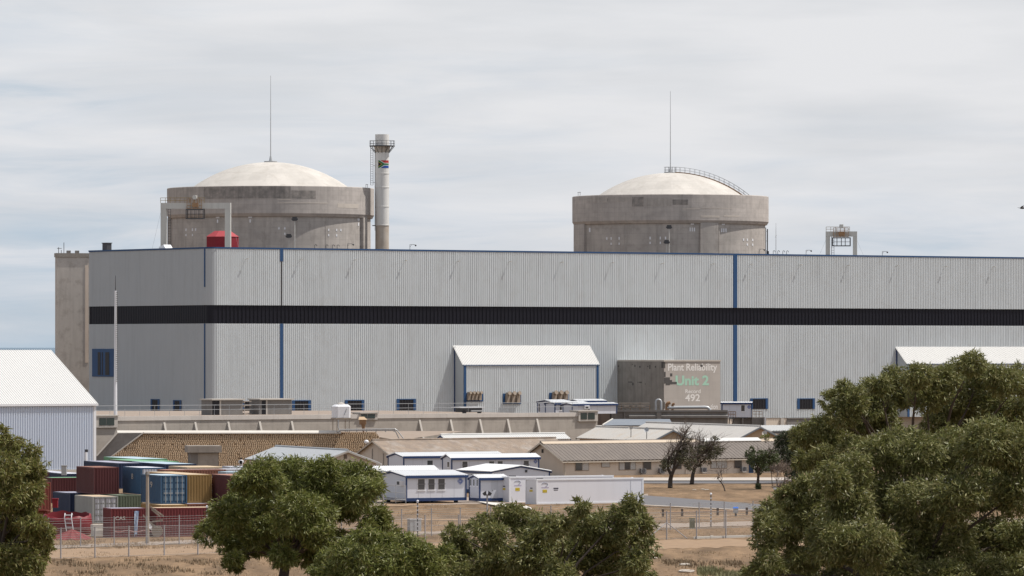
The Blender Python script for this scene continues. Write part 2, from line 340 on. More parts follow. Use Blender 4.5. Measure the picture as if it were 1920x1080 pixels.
# ---------------------------------------------------------------- turbine hall
K = XY(405, 930, 0); TOP = zat(465, 930); B0, B1 = zat(606.5, 930), zat(572, 930); ZB = 3.5
def F(x, z=0.0, off=0.0):
    p = K + GU * tx(K, GU, x); p = p - GV * off; return V((p.x, p.y, z))
rc = 1.35; CC = K + GV * rc; KL = CC - GU * rc
LEND = tx(KL, GV, 167); REND = tx(K, GU, 2150)
hall = Thing('turbine_hall', 'long grey ribbed turbine hall with a dark window band and blue trims', 'industrial hall', (K.x, K.y, ZB))
mb = MB(); mb.corr(K + UP * ZB, GU * REND, UP * (B0 - ZB), -GV, 0.42, 0.09); mb.corr(K + UP * B1, GU * REND, UP * (TOP - B1), -GV, 0.42, 0.09)
hall.part('wall_cladding', mb, M_clad)
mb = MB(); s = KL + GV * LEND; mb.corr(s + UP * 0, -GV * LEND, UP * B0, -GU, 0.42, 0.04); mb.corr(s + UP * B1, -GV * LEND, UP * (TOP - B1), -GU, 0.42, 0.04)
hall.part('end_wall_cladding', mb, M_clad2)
def arc(z0, z1, off=0.0, n=6):
    m = MB(); pts = []
    for i in range(n + 1):
        a = math.pi / 2 * i / n; pts.append(CC + (-GV * math.cos(a) - GU * math.sin(a)) * (rc + off))
    for i in range(n): m.add([pts[i] + UP * z0, pts[i + 1] + UP * z0, pts[i + 1] + UP * z1, pts[i] + UP * z1], [(0, 1, 2, 3)])
    return m
mb = arc(0, B0, 0.02); q = arc(B1, TOP, 0.02); mb.add(q.v, q.f); hall.part('corner_panel', mb, M_clad2, smooth=60)
mb = arc(B0, B1, -0.12); mb.corr(K + UP * B0 + GV * 0.18, GU * REND, UP * (B1 - B0), -GV, 0.82, 0.12, hi=0.25); mb.corr(s + UP * B0 + GU * 0.18, -GV * LEND, UP * (B1 - B0), -GU, 0.6, 0.06, hi=0.25)
# head and sill flashing of the band so no gap shows
for z in (B0, B1):
    mb.add([K + UP * z - GV * 0.02, K + GU * REND + UP * z - GV * 0.02, K + GU * REND + UP * z + GV * 0.4, K + UP * z + GV * 0.4], [(0, 1, 2, 3)])
hall.part('window_band', mb, M_band)
mb = MB(); far = GV * 44 * 1.0
mb.add([K + UP * (TOP - 0.35), K + GU * REND + UP * (TOP - 0.35), K + GU * REND + GV * LEND + UP * (TOP - 0.35), KL + GV * LEND + UP * (TOP - 0.35), KL + UP * (TOP - 0.35)], [(0, 1, 2, 3, 4)])
mb.add([K + GU * REND + GV * LEND, K + GU * REND + GV * LEND + UP * (TOP - 0.36), KL + GV * LEND + UP * (TOP - 0.36), KL + GV * LEND], [(0, 1, 2, 3)])
mb.add([K + GU * REND, K + GU * REND + GV * LEND, K + GU * REND + GV * LEND + UP * (TOP - 0.36), K + GU * REND + UP * (TOP - 0.36)], [(0, 1, 2, 3)])
hall.part('roof', mb, mat('roof_felt', (0.25, 0.25, 0.25), 0.9))
mb = MB(); mb.box(K + UP * (TOP - 0.1) - GV * 0.14, GU * REND, GV * 0.3, UP * 0.28); mb.box(KL + UP * (TOP - 0.1) - GU * 0.14, GV * LEND, GU * 0.3, UP * 0.28)
q = arc(TOP - 0.1, TOP + 0.18, 0.14); mb.add(q.v, q.f); hall.part('parapet_trim', mb, M_blue)
mb = MB(); mb.box(K - GV * -0.05 + UP * -0.5, GU * REND, GV * 0.5, UP * (ZB + 0.5 - 0.02)); hall.part('plinth', mb, M_beige)
def vstrip(x, w, z0, z1, m=M_blue):
    p = F(x, z0, 0.14); hall.part('downpipe_trim', MB().box(p, GU * w, GV * 0.16, UP * (z1 - z0)), m)
zz = lambda x, y: zat(y, F(x).y)
vstrip(524.5, 0.62, zz(527, 748), B0 - 0.02); vstrip(524.5, 0.62, zz(527, 490), TOP - 0.12); vstrip(526.5, 0.22, B1 + 0.02, zz(527, 490) - 0.02, M_steeld)
vstrip(1374.5, 0.85, ZB, B0 - 0.02); vstrip(1374.5, 0.85, B1 + 0.02, TOP - 0.12)
hall.part('downpipe_trim', MB().box(KL - GU * 0.14 + GV * 0.0 + UP * 0, GV * 0.3, GU * 0.12, UP * (B0 - 0.02)), M_blue)
hall.part('downpipe_trim', MB().box(KL - GU * 0.14 + UP * zat(538, KL.y), GV * 0.3, GU * 0.12, UP * (TOP - 0.12 - zat(538, KL.y))), M_blue)
def hall_window(x0, x1, y0, y1, base=F, ud=GU, out=-GV, thing=hall, side=0.55, name='window'):
    a, b = base(x0), base(x1); w = (b - a).length; z1, z0 = zat(y0, a.y), zat(y1, a.y); a = V((a.x, a.y, z0)) + out * 0.1
    m = MB(); t = side
    m.box(a, ud * t, out * 0.1, UP * (z1 - z0)); m.box(a + ud * (w - t), ud * t, out * 0.1, UP * (z1 - z0))
    m.box(a + ud * t + UP * (z1 - z0 - 0.14), ud * (w - 2 * t), out * 0.1, UP * 0.14)
    f = thing.part(name, m, M_blue)
    g = MB(); g.box(a + ud * t, ud * (w - 2 * t), out * 0.04, UP * (z1 - z0 - 0.15))
    thing.part('pane', g, M_dark, f)
    g = MB(); k = max(2, int((w - 2 * t) / 0.55))
    for i in range(1, k): g.box(a + ud * (t + (w - 2 * t) * i / k) + out * 0.05, ud * 0.06, out * 0.04, UP * (z1 - z0 - 0.16))
    thing.part('louver', g, M_steeld, f)
for x0, x1, y0, y1 in [(452, 480, 752, 772), (547, 582, 750.5, 771), (646, 682, 750, 771), (743, 779, 748, 769), (1406, 1439, 747, 767), (1494, 1527, 747, 767)]:
    hall_window(x0, x1, y0, y1)
def FL(x): p = KL + GV * tx(KL, GV, x); return V((p.x, p.y, 0))
for x0, x1, y0, y1 in [(284, 300, 748, 771), (326, 341, 750, 772)]:
    hall_window(x0, x1, y0, y1, FL, -GV, -GU, hall, 0.5)
# the tall blue louvre in the end wall
a, b = FL(174), FL(214.5); w = (b - a).length; z0, z1 = zat(706, a.y), zat(654, a.y); a = V((a.x, a.y, z0)) - GU * 0.06
m = MB().box(a, -GV * w, -GU * 0.1, UP * (z1 - z0)); lf = hall.part('louvre_panel', m, M_blue)
m = MB()
for f0, f1 in ((0.27, 0.40), (0.46, 0.5), (0.62, 0.80)): m.box(a - GV * w * f0 - GU * 0.11 + UP * 0.3, -GV * w * (f1 - f0), -GU * 0.03, UP * (z1 - z0 - 0.9))
hall.part('slot', m, M_dark, lf)
for x in (460, 561, 662, 757, 856, 953, 1050, 1145, 1239, 1334, 1405, 1498, 1588, 1679, 1770, 1860):
    p = F(x, zz(x, 487 + (x - 460) * 0.0105)); mb = MB(); mb.tube([p + GV * 0.1, p - GV * 0.4 + UP * 0.2, p - GV * 0.75 + UP * 0.15], 0.04); mb.box(p - GV * 0.95 - GU * 0.15 + UP * 0.08, GU * 0.3, GV * 0.3, UP * 0.15)
    hall.part('wall_lamp', mb, M_gantry)

# lean-to annexes on the hall front
def annex(xl, xf, xr, y_ridge, y_eave, wd, label, vents=()):
    A = F(xl); t = Thing('annex_building', label, 'annex', (A.x, A.y, ZB))
    Ff = A - GV * wd; Lr = tx(Ff, GU, xr); ze = zat(y_eave, Ff.y); zr = zat(y_ridge, A.y)
    m = MB(); m.corr(Ff + UP * ZB, GU * Lr, UP * (ze - ZB), -GV, 0.42, 0.08); t.part('front_wall', m, M_clad)
    for q in (0, Lr):
        p = Ff + GU * q
        m = MB().prism([p + UP * ZB, p + GV * wd + UP * ZB, p + GV * wd + UP * (zr - 0.1), p + UP * (ze - 0.1)], GU * (0.1 if q == 0 else -0.1)); t.part('side_wall', m, M_clad2)
    rv = (A + UP * zr) - (Ff + UP * ze); nn = GU.cross(rv).normalized()
    m = MB().corr(Ff + UP * (ze + 0.1) - GU * 0.25 - rv.normalized() * 0.3, GU * (Lr + 0.5), rv * 1.0 + rv.normalized() * 0.3, nn, 0.36, 0.06, 0.12); t.part('roof', m, M_roofw)
    m = MB(); m.box(Ff + UP * (ze - 0.2) - GV * 0.2 - GU * 0.25, GU * (Lr + 0.5), GV * 0.12, UP * 0.22); t.part('gutter', m, M_blue)
    for q in (0, Lr - 0.5): t.part('corner_trim', MB().box(Ff + GU * q - GV * 0.14 + UP * ZB, GU * 0.5, GV * 0.06, UP * (ze - ZB - 0.22)), M_blue)
    t.part('corner_trim', MB().box(A - GU * 0.06 - GV * 0.45 + UP * ZB, GV * 0.44, GU * 0.1, UP * (zr - ZB - 0.2)), M_navy)
    for x0, x1, y0, y1, k in vents:
        b0 = lambda x: Ff + GU * tx(Ff, GU, x)
        p, q = b0(x0), b0(x1); w = (q - p).length; z1, z0 = zat(y0, p.y), zat(y1, p.y); p = V((p.x, p.y, z0)) - GV * 0.1
        f = t.part('vent_frame', MB().box(p, GU * w, -GV * 0.08, UP * (z1 - z0)), M_blue)
        hm = mat('vent_cowl', (0.33, 0.28, 0.23), 0.8, 0.6, 1.5, (0.22, 0.17, 0.13))
        for i in range(k):
            c = p + GU * w * (0.22 + 0.56 * i / (k - 1)) - GV * 0.1; wv = w * 0.48 / (k - 0.5)
            mm = MB(); mm.prism([c - GU * wv / 2 + UP * 0.25, c + GU * wv / 2 + UP * 0.25, c + GU * wv * 0.5 + UP * (z1 - z0) * 0.8, c + GU * wv * 0.3 + UP * (z1 - z0 + 0.2), c - GU * wv * 0.3 + UP * (z1 - z0 + 0.2), c - GU * wv * 0.5 + UP * (z1 - z0) * 0.8], -GV * 0.5)
            mm.cyl(c - GV * 0.5 + UP * (z1 - z0), c - GV * 0.9 + UP * (z1 - z0 + 0.1), wv * 0.4, wv * 0.5, 8)
            t.part('cowl', mm, hm, f)
    return t, Ff
an, AF = annex(851, 868, 1122, 648.5, 684, 3.1, 'white roofed lean-to annex with hooded vents on the hall front', [(868.5, 905, 737, 753, 4), (942, 976, 738, 757.5, 3), (1029, 1065, 736.5, 752, 3)])
annex(1680, 1700, 2010, 651, 682, 3.4, 'white roofed lean-to annex half hidden by the large tree')

# ---------------------------------------------------------------- concrete service tower at the far end
tu, tv = grid(14); c0 = XY(106.5, 986, 0); lu = tx(c0, tu, 170); tz = zat(482, 986)
tw = Thing('service_tower', 'stained pale concrete tower at the far end of the hall', 'tower', c0)
tw.part('shaft', MB().box(c0, tu * lu, tv * 2, UP * tz), M_tower)
tw.part('sunlit_strip', MB().box(c0 + tu * (lu - 1.05) - tv * 0.06 + UP * 14, tu * 0.6, tv * 0.05, UP * (tz - 15.5)), mat('sunlit_strip', (0.72, 0.62, 0.52), 0.8, 0.5, 0.5, (0.6, 0.5, 0.42), streak=0.3))  # pale colour painted in for the sunlit right-hand face of the tower
tw.part('cornice', MB().box(c0 - tu * 0.15 - tv * 0.15 + UP * (tz + 0.002), tu * (lu + 0.3), tv * 2.3, UP * 0.75), M_conc)
mb = MB(); p = c0 + tu * 0.5 + tv * 1 + UP * (tz + 0.75)
for dx, h in ((0, 1.1), (0.5, 0.6), (1.0, 2.0)): mb.tube([p + tu * dx, p + tu * dx + UP * h], 0.06)
mb.tube([p + UP * 0.9 - tu * 0.3, p + UP * 0.9 + tu * 0.6], 0.05); tw.part('antenna', mb, M_steeld)
for dx in (1.6, 3.2): tw.part('roof_box', MB().box(p + tu * dx, tu * 0.7, tv * 0.8, UP * 0.5), M_concd)
# chimney box on the hall roof
p = FL(183) + GU * 1; p.z = TOP - 0.34
single('roof_vent', 'small dark box vent at the far end of the hall roof', 'vent', MB().box(p, -GV * 1.6, GU * 1, UP * 1.75).box(p - GU * 0.1 + GV * 0.1 + UP * 1.752, -GV * 1.8, GU * 1.2, UP * 0.14), M_steeld, p)

# ---------------------------------------------------------------- the two containment domes
def polar(c, r, x_px, z):
    """point of a cylinder wall of radius r round c seen at column x_px"""
    k = (x_px - CX) / FPX
    lo, hi = -math.pi / 2, math.pi / 2
    for _ in range(60):
        a = (lo + hi) / 2; q = (c.x + r * math.sin(a)) / (c.y - r * math.cos(a))
        if q < k: lo = a
        else: hi = a
    n = V((math.sin(a), -math.cos(a), 0)); t = V((math.cos(a), math.sin(a), 0))
    return V((c.x, c.y, 0)) + n * r + UP * z, n, t
def containment(px, d, label, ytop, plates, pil, stains, apex):
    c = XY(px, d, 0); t = Thing('containment_building', label, 'reactor building', c); R, Rr = 19.8, 20.5; s = FPX / d
    zr0, zr1 = 42.6, 48.3
    t.part('drum_wall', MB().lathe(c, [(R, 0), (R, zr0 - 0.25)], 128), M_drum, smooth=30)
    t.part('ring_beam', MB().lathe(c, [(R - 0.05, zr0 - 0.3), (Rr - 0.35, zr0 - 0.25), (Rr, zr0 + 0.35), (Rr, zr1 - 0.1), (Rr - 0.1, zr1), (19.0, zr1), (18.7, zr1 - 1.6), (18.0, zr1 - 1.6)], 128), M_ring, smooth=25)
    Rs = 26.3; prof = [(18.4, apex - (Rs - math.sqrt(Rs * Rs - 18.4 ** 2)))]
    for i in range(24, -1, -1): r = 18.4 * i / 25; prof.append((max(r, 0.01), apex - (Rs - math.sqrt(Rs * Rs - r * r))))
    t.part('dome_shell', MB().lathe(c, prof, 128), M_dome, smooth=60)
    m = MB(); b = c + UP * (apex - 0.1); m.cyl(b, b + UP * 0.3, 1.3, 1.3, 16); m.cyl(b + UP * 0.3, b + UP * 1.3, 0.35, 0.16, 8); ht = zat(ytop, d) - apex
    m.tube([b + UP * 1.2, b + UP * ht * 0.5, b + UP * ht], [0.1, 0.07, 0.035]); t.part('lightning_mast', m, M_steel)
    def rad(x0, x1, z0, z1, name, mm, r=R, out=0.03):
        p0, n0, _ = polar(c, r, x0, 0); p1, n1, _ = polar(c, r, x1, 0); k = max(1, int(abs(x1 - x0) / 6))
        a0 = math.atan2(p0.y - c.y, p0.x - c.x); a1 = math.atan2(p1.y - c.y, p1.x - c.x)
        q = MB().lathe(c, [(r - 0.05, z1 + 0.001), (r + out, z1), (r + out, z0), (r - 0.05, z0 - 0.001)], k, a0, a1)
        for e, aa in ((0, a0), (1, a1)):
            dd = V((math.cos(aa), math.sin(aa), 0)); q.add([c + dd * (r - 0.05) + UP * z0, c + dd * (r + out) + UP * z0, c + dd * (r + out) + UP * z1, c + dd * (r - 0.05) + UP * z1], [(0, 1, 2, 3)])
        return t.part(name, q, mm)
    for x, y, w, h in plates:
        z = zat(y, d - R * 0.8); rad(x - w / 2, x + w / 2, z - h / s / 2, z + h / s / 2, 'anchor_plate', M_white, out=0.05)
    for x0, x1, out in pil: rad(x0, x1, 0.0, zr0 - 0.2, 'pilaster', M_drum, out=out)
    for x0, x1, y0, y1, mm in stains:
        dd = polar(c, Rr, (x0 + x1) / 2, 0)[0].y; z0, z1 = zat(y1, dd), zat(y0, dd); rad(x0, x1, max(z0, zr0 + 0.4), min(z1, zr1 - 0.11), 'repair_patch', mm, r=Rr, out=0.02)
    return t, c
pl = [(349, 430, 2, 5), (361, 430, 2, 5), (367, 430, 2, 5), (349, 440, 2, 4), (361, 440, 2, 4), (408, 407, 7, 5), (408, 415, 2.5, 6), (469, 407, 7, 5), (469, 415, 2.5, 6), (523, 429, 2.5, 4), (534, 429, 2.5, 4), (534, 439, 2.5, 4), (616, 431, 2, 4), (631, 431, 2, 4), (639, 431, 2, 4), (616, 441, 2, 4), (631, 441, 2, 4), (672, 410, 4, 4), (672, 419, 2, 6)]
stn = [(382, 545, 348, 372, M_patch), (315, 381, 350, 372, M_patch2b), (546, 592, 357, 372, M_patch), (520, 615, 379.5, 381.3, M_patch2), (633, 672, 382, 390, M_patch2), (520, 546, 373, 375, M_patch2)]
cL, cLc = containment(507.5, 1046, 'domed concrete reactor building beside the white chimney stack', 141, pl, [(676, 683, 0.66), (317, 322, 0.66), (405, 405.8, 0.05), (610, 610.8, 0.05)], stn, 53.55)
pl = [(1138, 447, 2, 5), (1146, 447, 2, 5), (1161, 447, 2, 5), (1146, 457, 2, 4), (1161, 457, 2, 4), (1219, 447, 2.5, 5), (1238, 447, 2, 5), (1248, 447, 2.5, 5), (1219, 456, 2.5, 4), (1238, 456, 2, 4), (1294, 431, 2, 7), (1298, 431, 2, 7), (1302, 431, 2, 7), (1353, 432, 2, 7), (1357, 432, 2, 7), (1361, 432, 2, 7), (1394, 449, 2, 4), (1401, 449, 2, 4), (1411, 449, 2, 4), (1401, 458, 2, 4), (1411, 458, 2, 4), (1106, 430, 2.5, 8), (1298, 420, 6, 4), (1356, 420, 6, 4)]
stn = [(1100, 1184, 369, 379, M_patch2b), (1185, 1207, 369, 387, M_patch), (1208, 1260, 372, 386, M_patch2b), (1261, 1290, 374, 384, M_patch), (1138, 1144, 372, 378, M_patch), (1314, 1349, 404, 408, M_patch2), (1357, 1386, 404, 406.5, M_patch2), (1280, 1312, 391, 392.5, M_patch2), (1315, 1372, 390, 391, M_patch2)]
cR, cRc = containment(1257, 1103, 'domed concrete reactor building with a railed walkway over its dome', 170, pl, [(1312, 1345, 0.5), (1080, 1099, 0.5), (1170.2, 1171.6, 0.08), (1231, 1231.8, 0.08), (1347, 1349, 0.2)], stn, 53.3)
# railed walkway over the right dome
def walkway(t, c, apex, ang, label):
    Rs = 26.3; dr = V((math.cos(ang), math.sin(ang), 0)); sd = V((-dr.y, dr.x, 0)); m = MB(); deck = MB()
    zf = lambda r: apex - (Rs - math.sqrt(Rs * Rs - r * r))
    rr = [1.0 + 16.6 * i / 16 for i in range(17)]
    for s_ in (-0.45, 0.45):
        base = [c + dr * r + sd * s_ + UP * (zf(r) + 0.12) for r in rr]
        deck.tube(base, 0.13, 4)
        for h in (0.55, 1.1): m.tube([q + UP * h for q in base], 0.045, 4)
        for q in base: m.tube([q, q + UP * 1.1], 0.04, 4)
    for a in range(10):
        q = c + V((math.cos(a * math.pi / 5), math.sin(a * math.pi / 5), 0)) * 1.25 + UP * (apex + 0.1); m.tube([q, q + UP * 1.15], 0.045, 4)
    for h in (0.6, 1.2):
        ring = [c + V((math.cos(a * math.pi / 10), math.sin(a * math.pi / 10), 0)) * 1.25 + UP * (apex + h) for a in range(21)]; m.tube(ring, 0.045, 4)
    t.part('walkway', deck, M_rust); t.part('handrail', m, M_steel)
walkway(cR, cRc, 53.3, math.radians(-12), '')
m = MB(); q, n_, t_ = polar(cRc, 20.3, 1084, 48.35)
m.tube([q, q + UP * 0.7], 0.05, 4); m.tube([q + t_ * 1.3, q + t_ * 1.3 + UP * 0.7], 0.05, 4); m.tube([q + UP * 0.7 - t_ * 0.3, q + t_ * 1.6 + UP * 0.7], 0.06, 4); cR.part('edge_rail', m, M_steeld)
m = MB(); q, n_, t_ = polar(cLc, 20.0, 686, 48.35)
m.tube([q, q + UP * 0.6], 0.05, 4); m.tube([q + t_ * 1.0, q + t_ * 1.0 + UP * 0.6], 0.05, 4); m.tube([q + UP * 0.6, q + t_ * 1.2 + UP * 0.6], 0.06, 4); cL.part('edge_rail', m, M_steeld)
for t, c, x in ((cR, cRc, 1439), (cL, cLc, 319)):
    m = MB(); b = XY(x, c.y - 4, 0); m.tube([b + UP * 30, b + UP * 41.5], 0.12, 5); b2 = b + V((0.35 * (1 if x > 1000 else -1) * -1, 0, 0)); m.tube([b2 + UP * 30, b2 + UP * 41.8], 0.08, 5)
    for z in range(33, 42, 2): m.tube([b + UP * z, b2 + UP * z], 0.05, 4)
    m.box(b + V((-0.2, -0.2, 36)), (0.5, 0, 0), (0, 0.5, 0), (0, 0, 0.9)); t.part('cable_ladder', m, M_steeld)

# ---------------------------------------------------------------- chimney stack with the painted flag
d = 1040; c = XY(716.5, d, 0); zt = zat(252, d); rs = 1.37
stk = Thing('chimney_stack', 'slim white chimney stack with a painted flag and a railed platform', 'chimney', c)
zc = zat(423, d)
stk.part('lower_shaft', MB().lathe(c, [(rs - 0.02, 0), (rs - 0.02, zc)], 40), M_stackr, smooth=40)
prof = []
zs = [zc, zat(388, d), zat(352, d), zat(326, d), zat(287, d), zt]
for a, b in zip(zs, zs[1:]): prof += [(rs + 0.06, a), (rs + 0.06, a + 0.12), (rs, a + 0.14), (rs, b - 0.01)]
stk.part('upper_shaft', MB().lathe(c, prof + [(rs - 0.12, zt), (rs - 0.12, zt - 1.5), (0.01, zt - 1.6)], 40), M_stack, smooth=40)
zp = zat(274.5, d); m = MB().lathe(c, [(rs, zp), (2.5, zp), (2.5, zp + 0.16), (rs, zp + 0.16)], 32)
for i in range(12):
    a = i * math.pi / 6; n_ = V((math.cos(a), math.sin(a), 0)); m.tube([c + n_ * rs + UP * (zp - 1.3), c + n_ * 2.4 + UP * zp], 0.07, 4)
pf = stk.part('platform', m, M_steeld)
m = MB()
for i in range(16):
    a = i * math.pi / 8; n_ = V((math.cos(a), math.sin(a), 0)); m.tube([c + n_ * 2.45 + UP * zp, c + n_ * 2.45 + UP * (zp + 1.1)], 0.04, 4)
for h in (0.55, 1.1): m.tube([c + V((math.cos(i * math.pi / 16), math.sin(i * math.pi / 16), 0)) * 2.45 + UP * (zp + h) for i in range(33)], 0.04, 4)
stk.part('handrail', m, M_steeld, pf)
stk.part('cone_collar', MB().lathe(c, [(rs + 0.02, zp - 1.2), (rs + 0.25, zp - 0.02)], 32), M_stackr)
m = MB(); xa = XY(695, d, 0); xb = XY(699.5, d, 0); z0, z1 = zat(347, d), zp
m.tube([xa + UP * z0, xa + UP * z1], 0.06, 4); m.tube([xb + UP * z0, xb + UP * z1], 0.06, 4); z = z0
while z < z1: m.tube([xa + UP * z, xb + UP * z], 0.035, 4); z += 0.45
for z in (z0 + 0.5, (z0 + z1) / 2, z1 - 0.8): m.tube([xb + UP * z, c + V((-rs, 0, z))], 0.05, 4)
m.tube([XY(703, d - 0.5, zc - 1), XY(703, d - 0.5, zp)], 0.05, 4); stk.part('ladder', m, M_steeld)
m = MB(); m.tube([XY(698, d, zc), XY(704, d, zc)], 0.12, 4); stk.part('bracket', m, M_steeld)
# flag: red over blue, green pall edged white, black hoist triangle edged gold
FC = [(0.40, 0.03, 0.03), (0.02, 0.07, 0.30), (0.02, 0.14, 0.06), (0.7, 0.7, 0.68), (0.015, 0.015, 0.015), (0.6, 0.38, 0.05)]
fm = [mat('flag_%s' % nm, col, 0.6) for nm, col in zip(('red', 'blue', 'green', 'white', 'black', 'gold'), FC)]
def flag_col(u, w):          # u 0..1.5 from hoist, w -0.5..0.5
    a = abs(w); s_ = 0.5 / 0.75
    t_ = 0.5 - u * s_                         # half height of a triangle from the hoist corners
    if a < t_ - 0.20: return 4
    if a < t_ - 0.15: return 5
    if a < 0.1 or (a < t_ + 0.09 and u < 0.75): return 2
    if a < 0.17 or (a < t_ + 0.18 and u < 0.75): return 3
    return 0 if w > 0 else 1
zf0, zf1 = zat(315.5, d), zat(301, d); m = MB(); nu, nv = 60, 36
a0 = math.asin((709.5 - 716.5) / 13.2); a1 = math.asin((729 - 716.5) / 13.3)
for i in range(nu):
    for j in range(nv):
        aa = [a0 + (a1 - a0) * (i + q) / nu for q in (0, 1)]; zz_ = [zf0 + (zf1 - zf0) * (j + q) / nv for q in (0, 1)]
        m.mi = flag_col(1.5 * (i + 0.5) / nu, (j + 0.5) / nv - 0.5)
        pt = lambda a, z: c + V((math.sin(a) * (rs + 0.02), -math.cos(a) * (rs + 0.02), z))
        m.add([pt(aa[0], zz_[0]), pt(aa[1], zz_[0]), pt(aa[1], zz_[1]), pt(aa[0], zz_[1])], [(0, 1, 2, 3)])
stk.part('painted_flag', m, fm, label='flag in red, blue, green, white, black and gold')

# ---------------------------------------------------------------- portal cranes and other things on the hall roof
RZ = TOP - 0.33
def portal(x0, x1, ytop, ybeam, d, cx0, cx1, cy0, cy1, label, rail, beta=-6, lw=1.05):
    u, v = grid(beta); p = XY(x0, d, RZ); Lp = tx(p, u, x1); zt, zb = zat(ytop, d), zat(ybeam, d)
    t = Thing('portal_crane', label, 'gantry crane', p, 'portal cranes on the hall roof')
    t.part('beam', MB().box(p + UP * (zb - RZ), u * Lp, v * 1.0, UP * (zt - zb)), M_gantry)
    for q in (0, Lp - lw): t.part('leg', MB().box(p + u * q + v * 0.03, u * lw, v * 0.94, UP * (zb - RZ - 0.003)), M_gantry)
    k = d / FPX; a = tx(p, u, cx0); b = tx(p, u, cx1); zc0, zc1 = zat(cy1, d), zat(cy0, d)
    m = MB(); w = b - a; q0 = p + u * a - v * 0.6; q0.z = zc0; dp = 1.6
    cor = [q0, q0 + u * w, q0 + u * w + v * dp, q0 + v * dp]; h = zc1 - zc0
    for i in range(4):
        m.tube([cor[i], cor[i] + UP * h], 0.11, 4)
        for z in (0, h): m.tube([cor[i] + UP * z, cor[(i + 1) % 4] + UP * z], 0.12, 4)
        m.tube([cor[i] + UP * h * 0.5, cor[(i + 1) % 4] + UP * h * 0.5], 0.04, 4)
    for f_ in (0.25, 0.5, 0.72): m.tube([q0 + u * w * f_, q0 + u * w * f_ + UP * h], 0.06, 4); m.tube([q0 + u * w * f_ + v * dp, q0 + u * w * f_ + v * dp + UP * h], 0.05, 4)
    m.box(q0, u * w, v * dp, UP * 0.08); cg = t.part('cage', m, M_steeld)
    m = MB(); tq = q0 + u * w * 0.05; tq.z = zc1 + 0.1; hh = zt - zc1 + 0.6
    for f_ in (0, 0.2, 0.4, 0.62, 0.85): m.tube([tq + u * w * f_, tq + u * w * f_ + UP * hh], 0.07, 4)
    for f_ in (0.05, 0.35, 0.7, 1.0): m.tube([tq + UP * hh * f_, tq + u * w * 0.85 + UP * hh * f_], 0.07, 4)
    m.box(tq + u * w * 0.3 - v * 0.05 + UP * 0.3, u * w * 0.35, v * 0.5, UP * hh * 0.45); t.part('trolley', m, M_rust)
    m = MB(); m.box(tq + u * w * 0.35 + UP * hh, u * w * 0.22, v * 0.6, UP * 0.7); m.cyl(tq + u * w * 0.45 + UP * (hh + 0.3) - v * 0.3, tq + u * w * 0.45 + UP * (hh + 0.3) + v * 0.4, 0.4, n=12); t.part('hoist', m, M_gantry)
    m = MB(); r0, r1, ry = rail; a = tx(p, u, r0); b = tx(p, u, r1); zr = zat(ry, d); n_ = max(3, int((b - a) / 0.9))
    for i in range(n_ + 1):
        q = p + u * (a + (b - a) * i / n_); q.z = zt; m.tube([q, V((q.x, q.y, zr))], 0.055, 4)
    for f_ in (0.5, 1.0): q = p + u * a; e_ = p + u * b; m.tube([V((q.x, q.y, zt + (zr - zt) * f_)), V((e_.x, e_.y, zt + (zr - zt) * f_))], 0.055, 4)
    t.part('handrail', m, M_yel)
    m = MB(); q = p + u * (lw + 0.35); m.tube([q, q + UP * (zb - RZ)], 0.07, 4); m.tube([q + u * 0.5, q + u * 0.5 + UP * (zb - RZ)], 0.05, 4); z = 0.3
    while z < zb - RZ: m.tube([q + UP * z, q + u * 0.5 + UP * z], 0.04, 4); z += 0.5
    t.part('ladder', m, M_steeld)
    m = MB()
    for q, e_ in ((p + UP * (zb - RZ - 0.8), p - u * 1.8), (p + u * Lp + UP * (zb - RZ - 0.8), p + u * (Lp + 1.8))): m.tube([q, e_], 0.02, 4)
    t.part('guy_wire', m, M_steel)
portal(301, 432, 380.5, 391.5, 975, 350, 382, 393, 410, 'portal crane with a hanging cage left of the red shelter', (301, 383, 371))
portal(1548, 1607, 434, 443.5, 1060, 1561, 1594, 446, 461, 'smaller portal crane standing alone near the right end of the roof', (1549, 1593, 425.5), -6, 0.85)
# red shelter
p = XY(417.5, 990, RZ); s_ = FPX / 990; t = Thing('red_shelter', 'red canvas shelter with a hipped roof beside the portal crane', 'shelter', p)
def ngon(c, rx, ry, z, n=8, a0=math.pi / 8): return [c + V((rx * math.cos(a0 + i * 2 * math.pi / n), ry * math.sin(a0 + i * 2 * math.pi / n), z)) for i in range(n)]
rx = 29.5 / s_ / math.cos(math.pi / 8); ze = zat(443.5, 990) - RZ; zr = zat(433, 990) - RZ
A, B_, C_ = ngon(p, rx, rx * 0.8, 0), ngon(p, rx, rx * 0.8, ze), ngon(p, rx * 0.5, rx * 0.4, zr)
m = MB(); m.add(A + B_, [(i, (i + 1) % 8, 8 + (i + 1) % 8, 8 + i) for i in range(8)]); t.part('canvas_wall', m, M_red)
Bo = ngon(p, rx * 1.03, rx * 0.83, ze - 0.05); m = MB(); m.add(Bo + C_, [(i, (i + 1) % 8, 8 + (i + 1) % 8, 8 + i) for i in range(8)] + [tuple(range(8, 16))]); t.part('canvas_roof', m, mat('red_canvas_roof', (0.36, 0.055, 0.065), 0.7, 0.5, 0.9, (0.28, 0.04, 0.05)))
m = MB(); m.box(p + V((-1.9, -rx * 0.76, 0)), (1.6, 0, 0), (0, 0.06, 0), (0, 0, 0.9)); t.part('flap', m, M_dark)
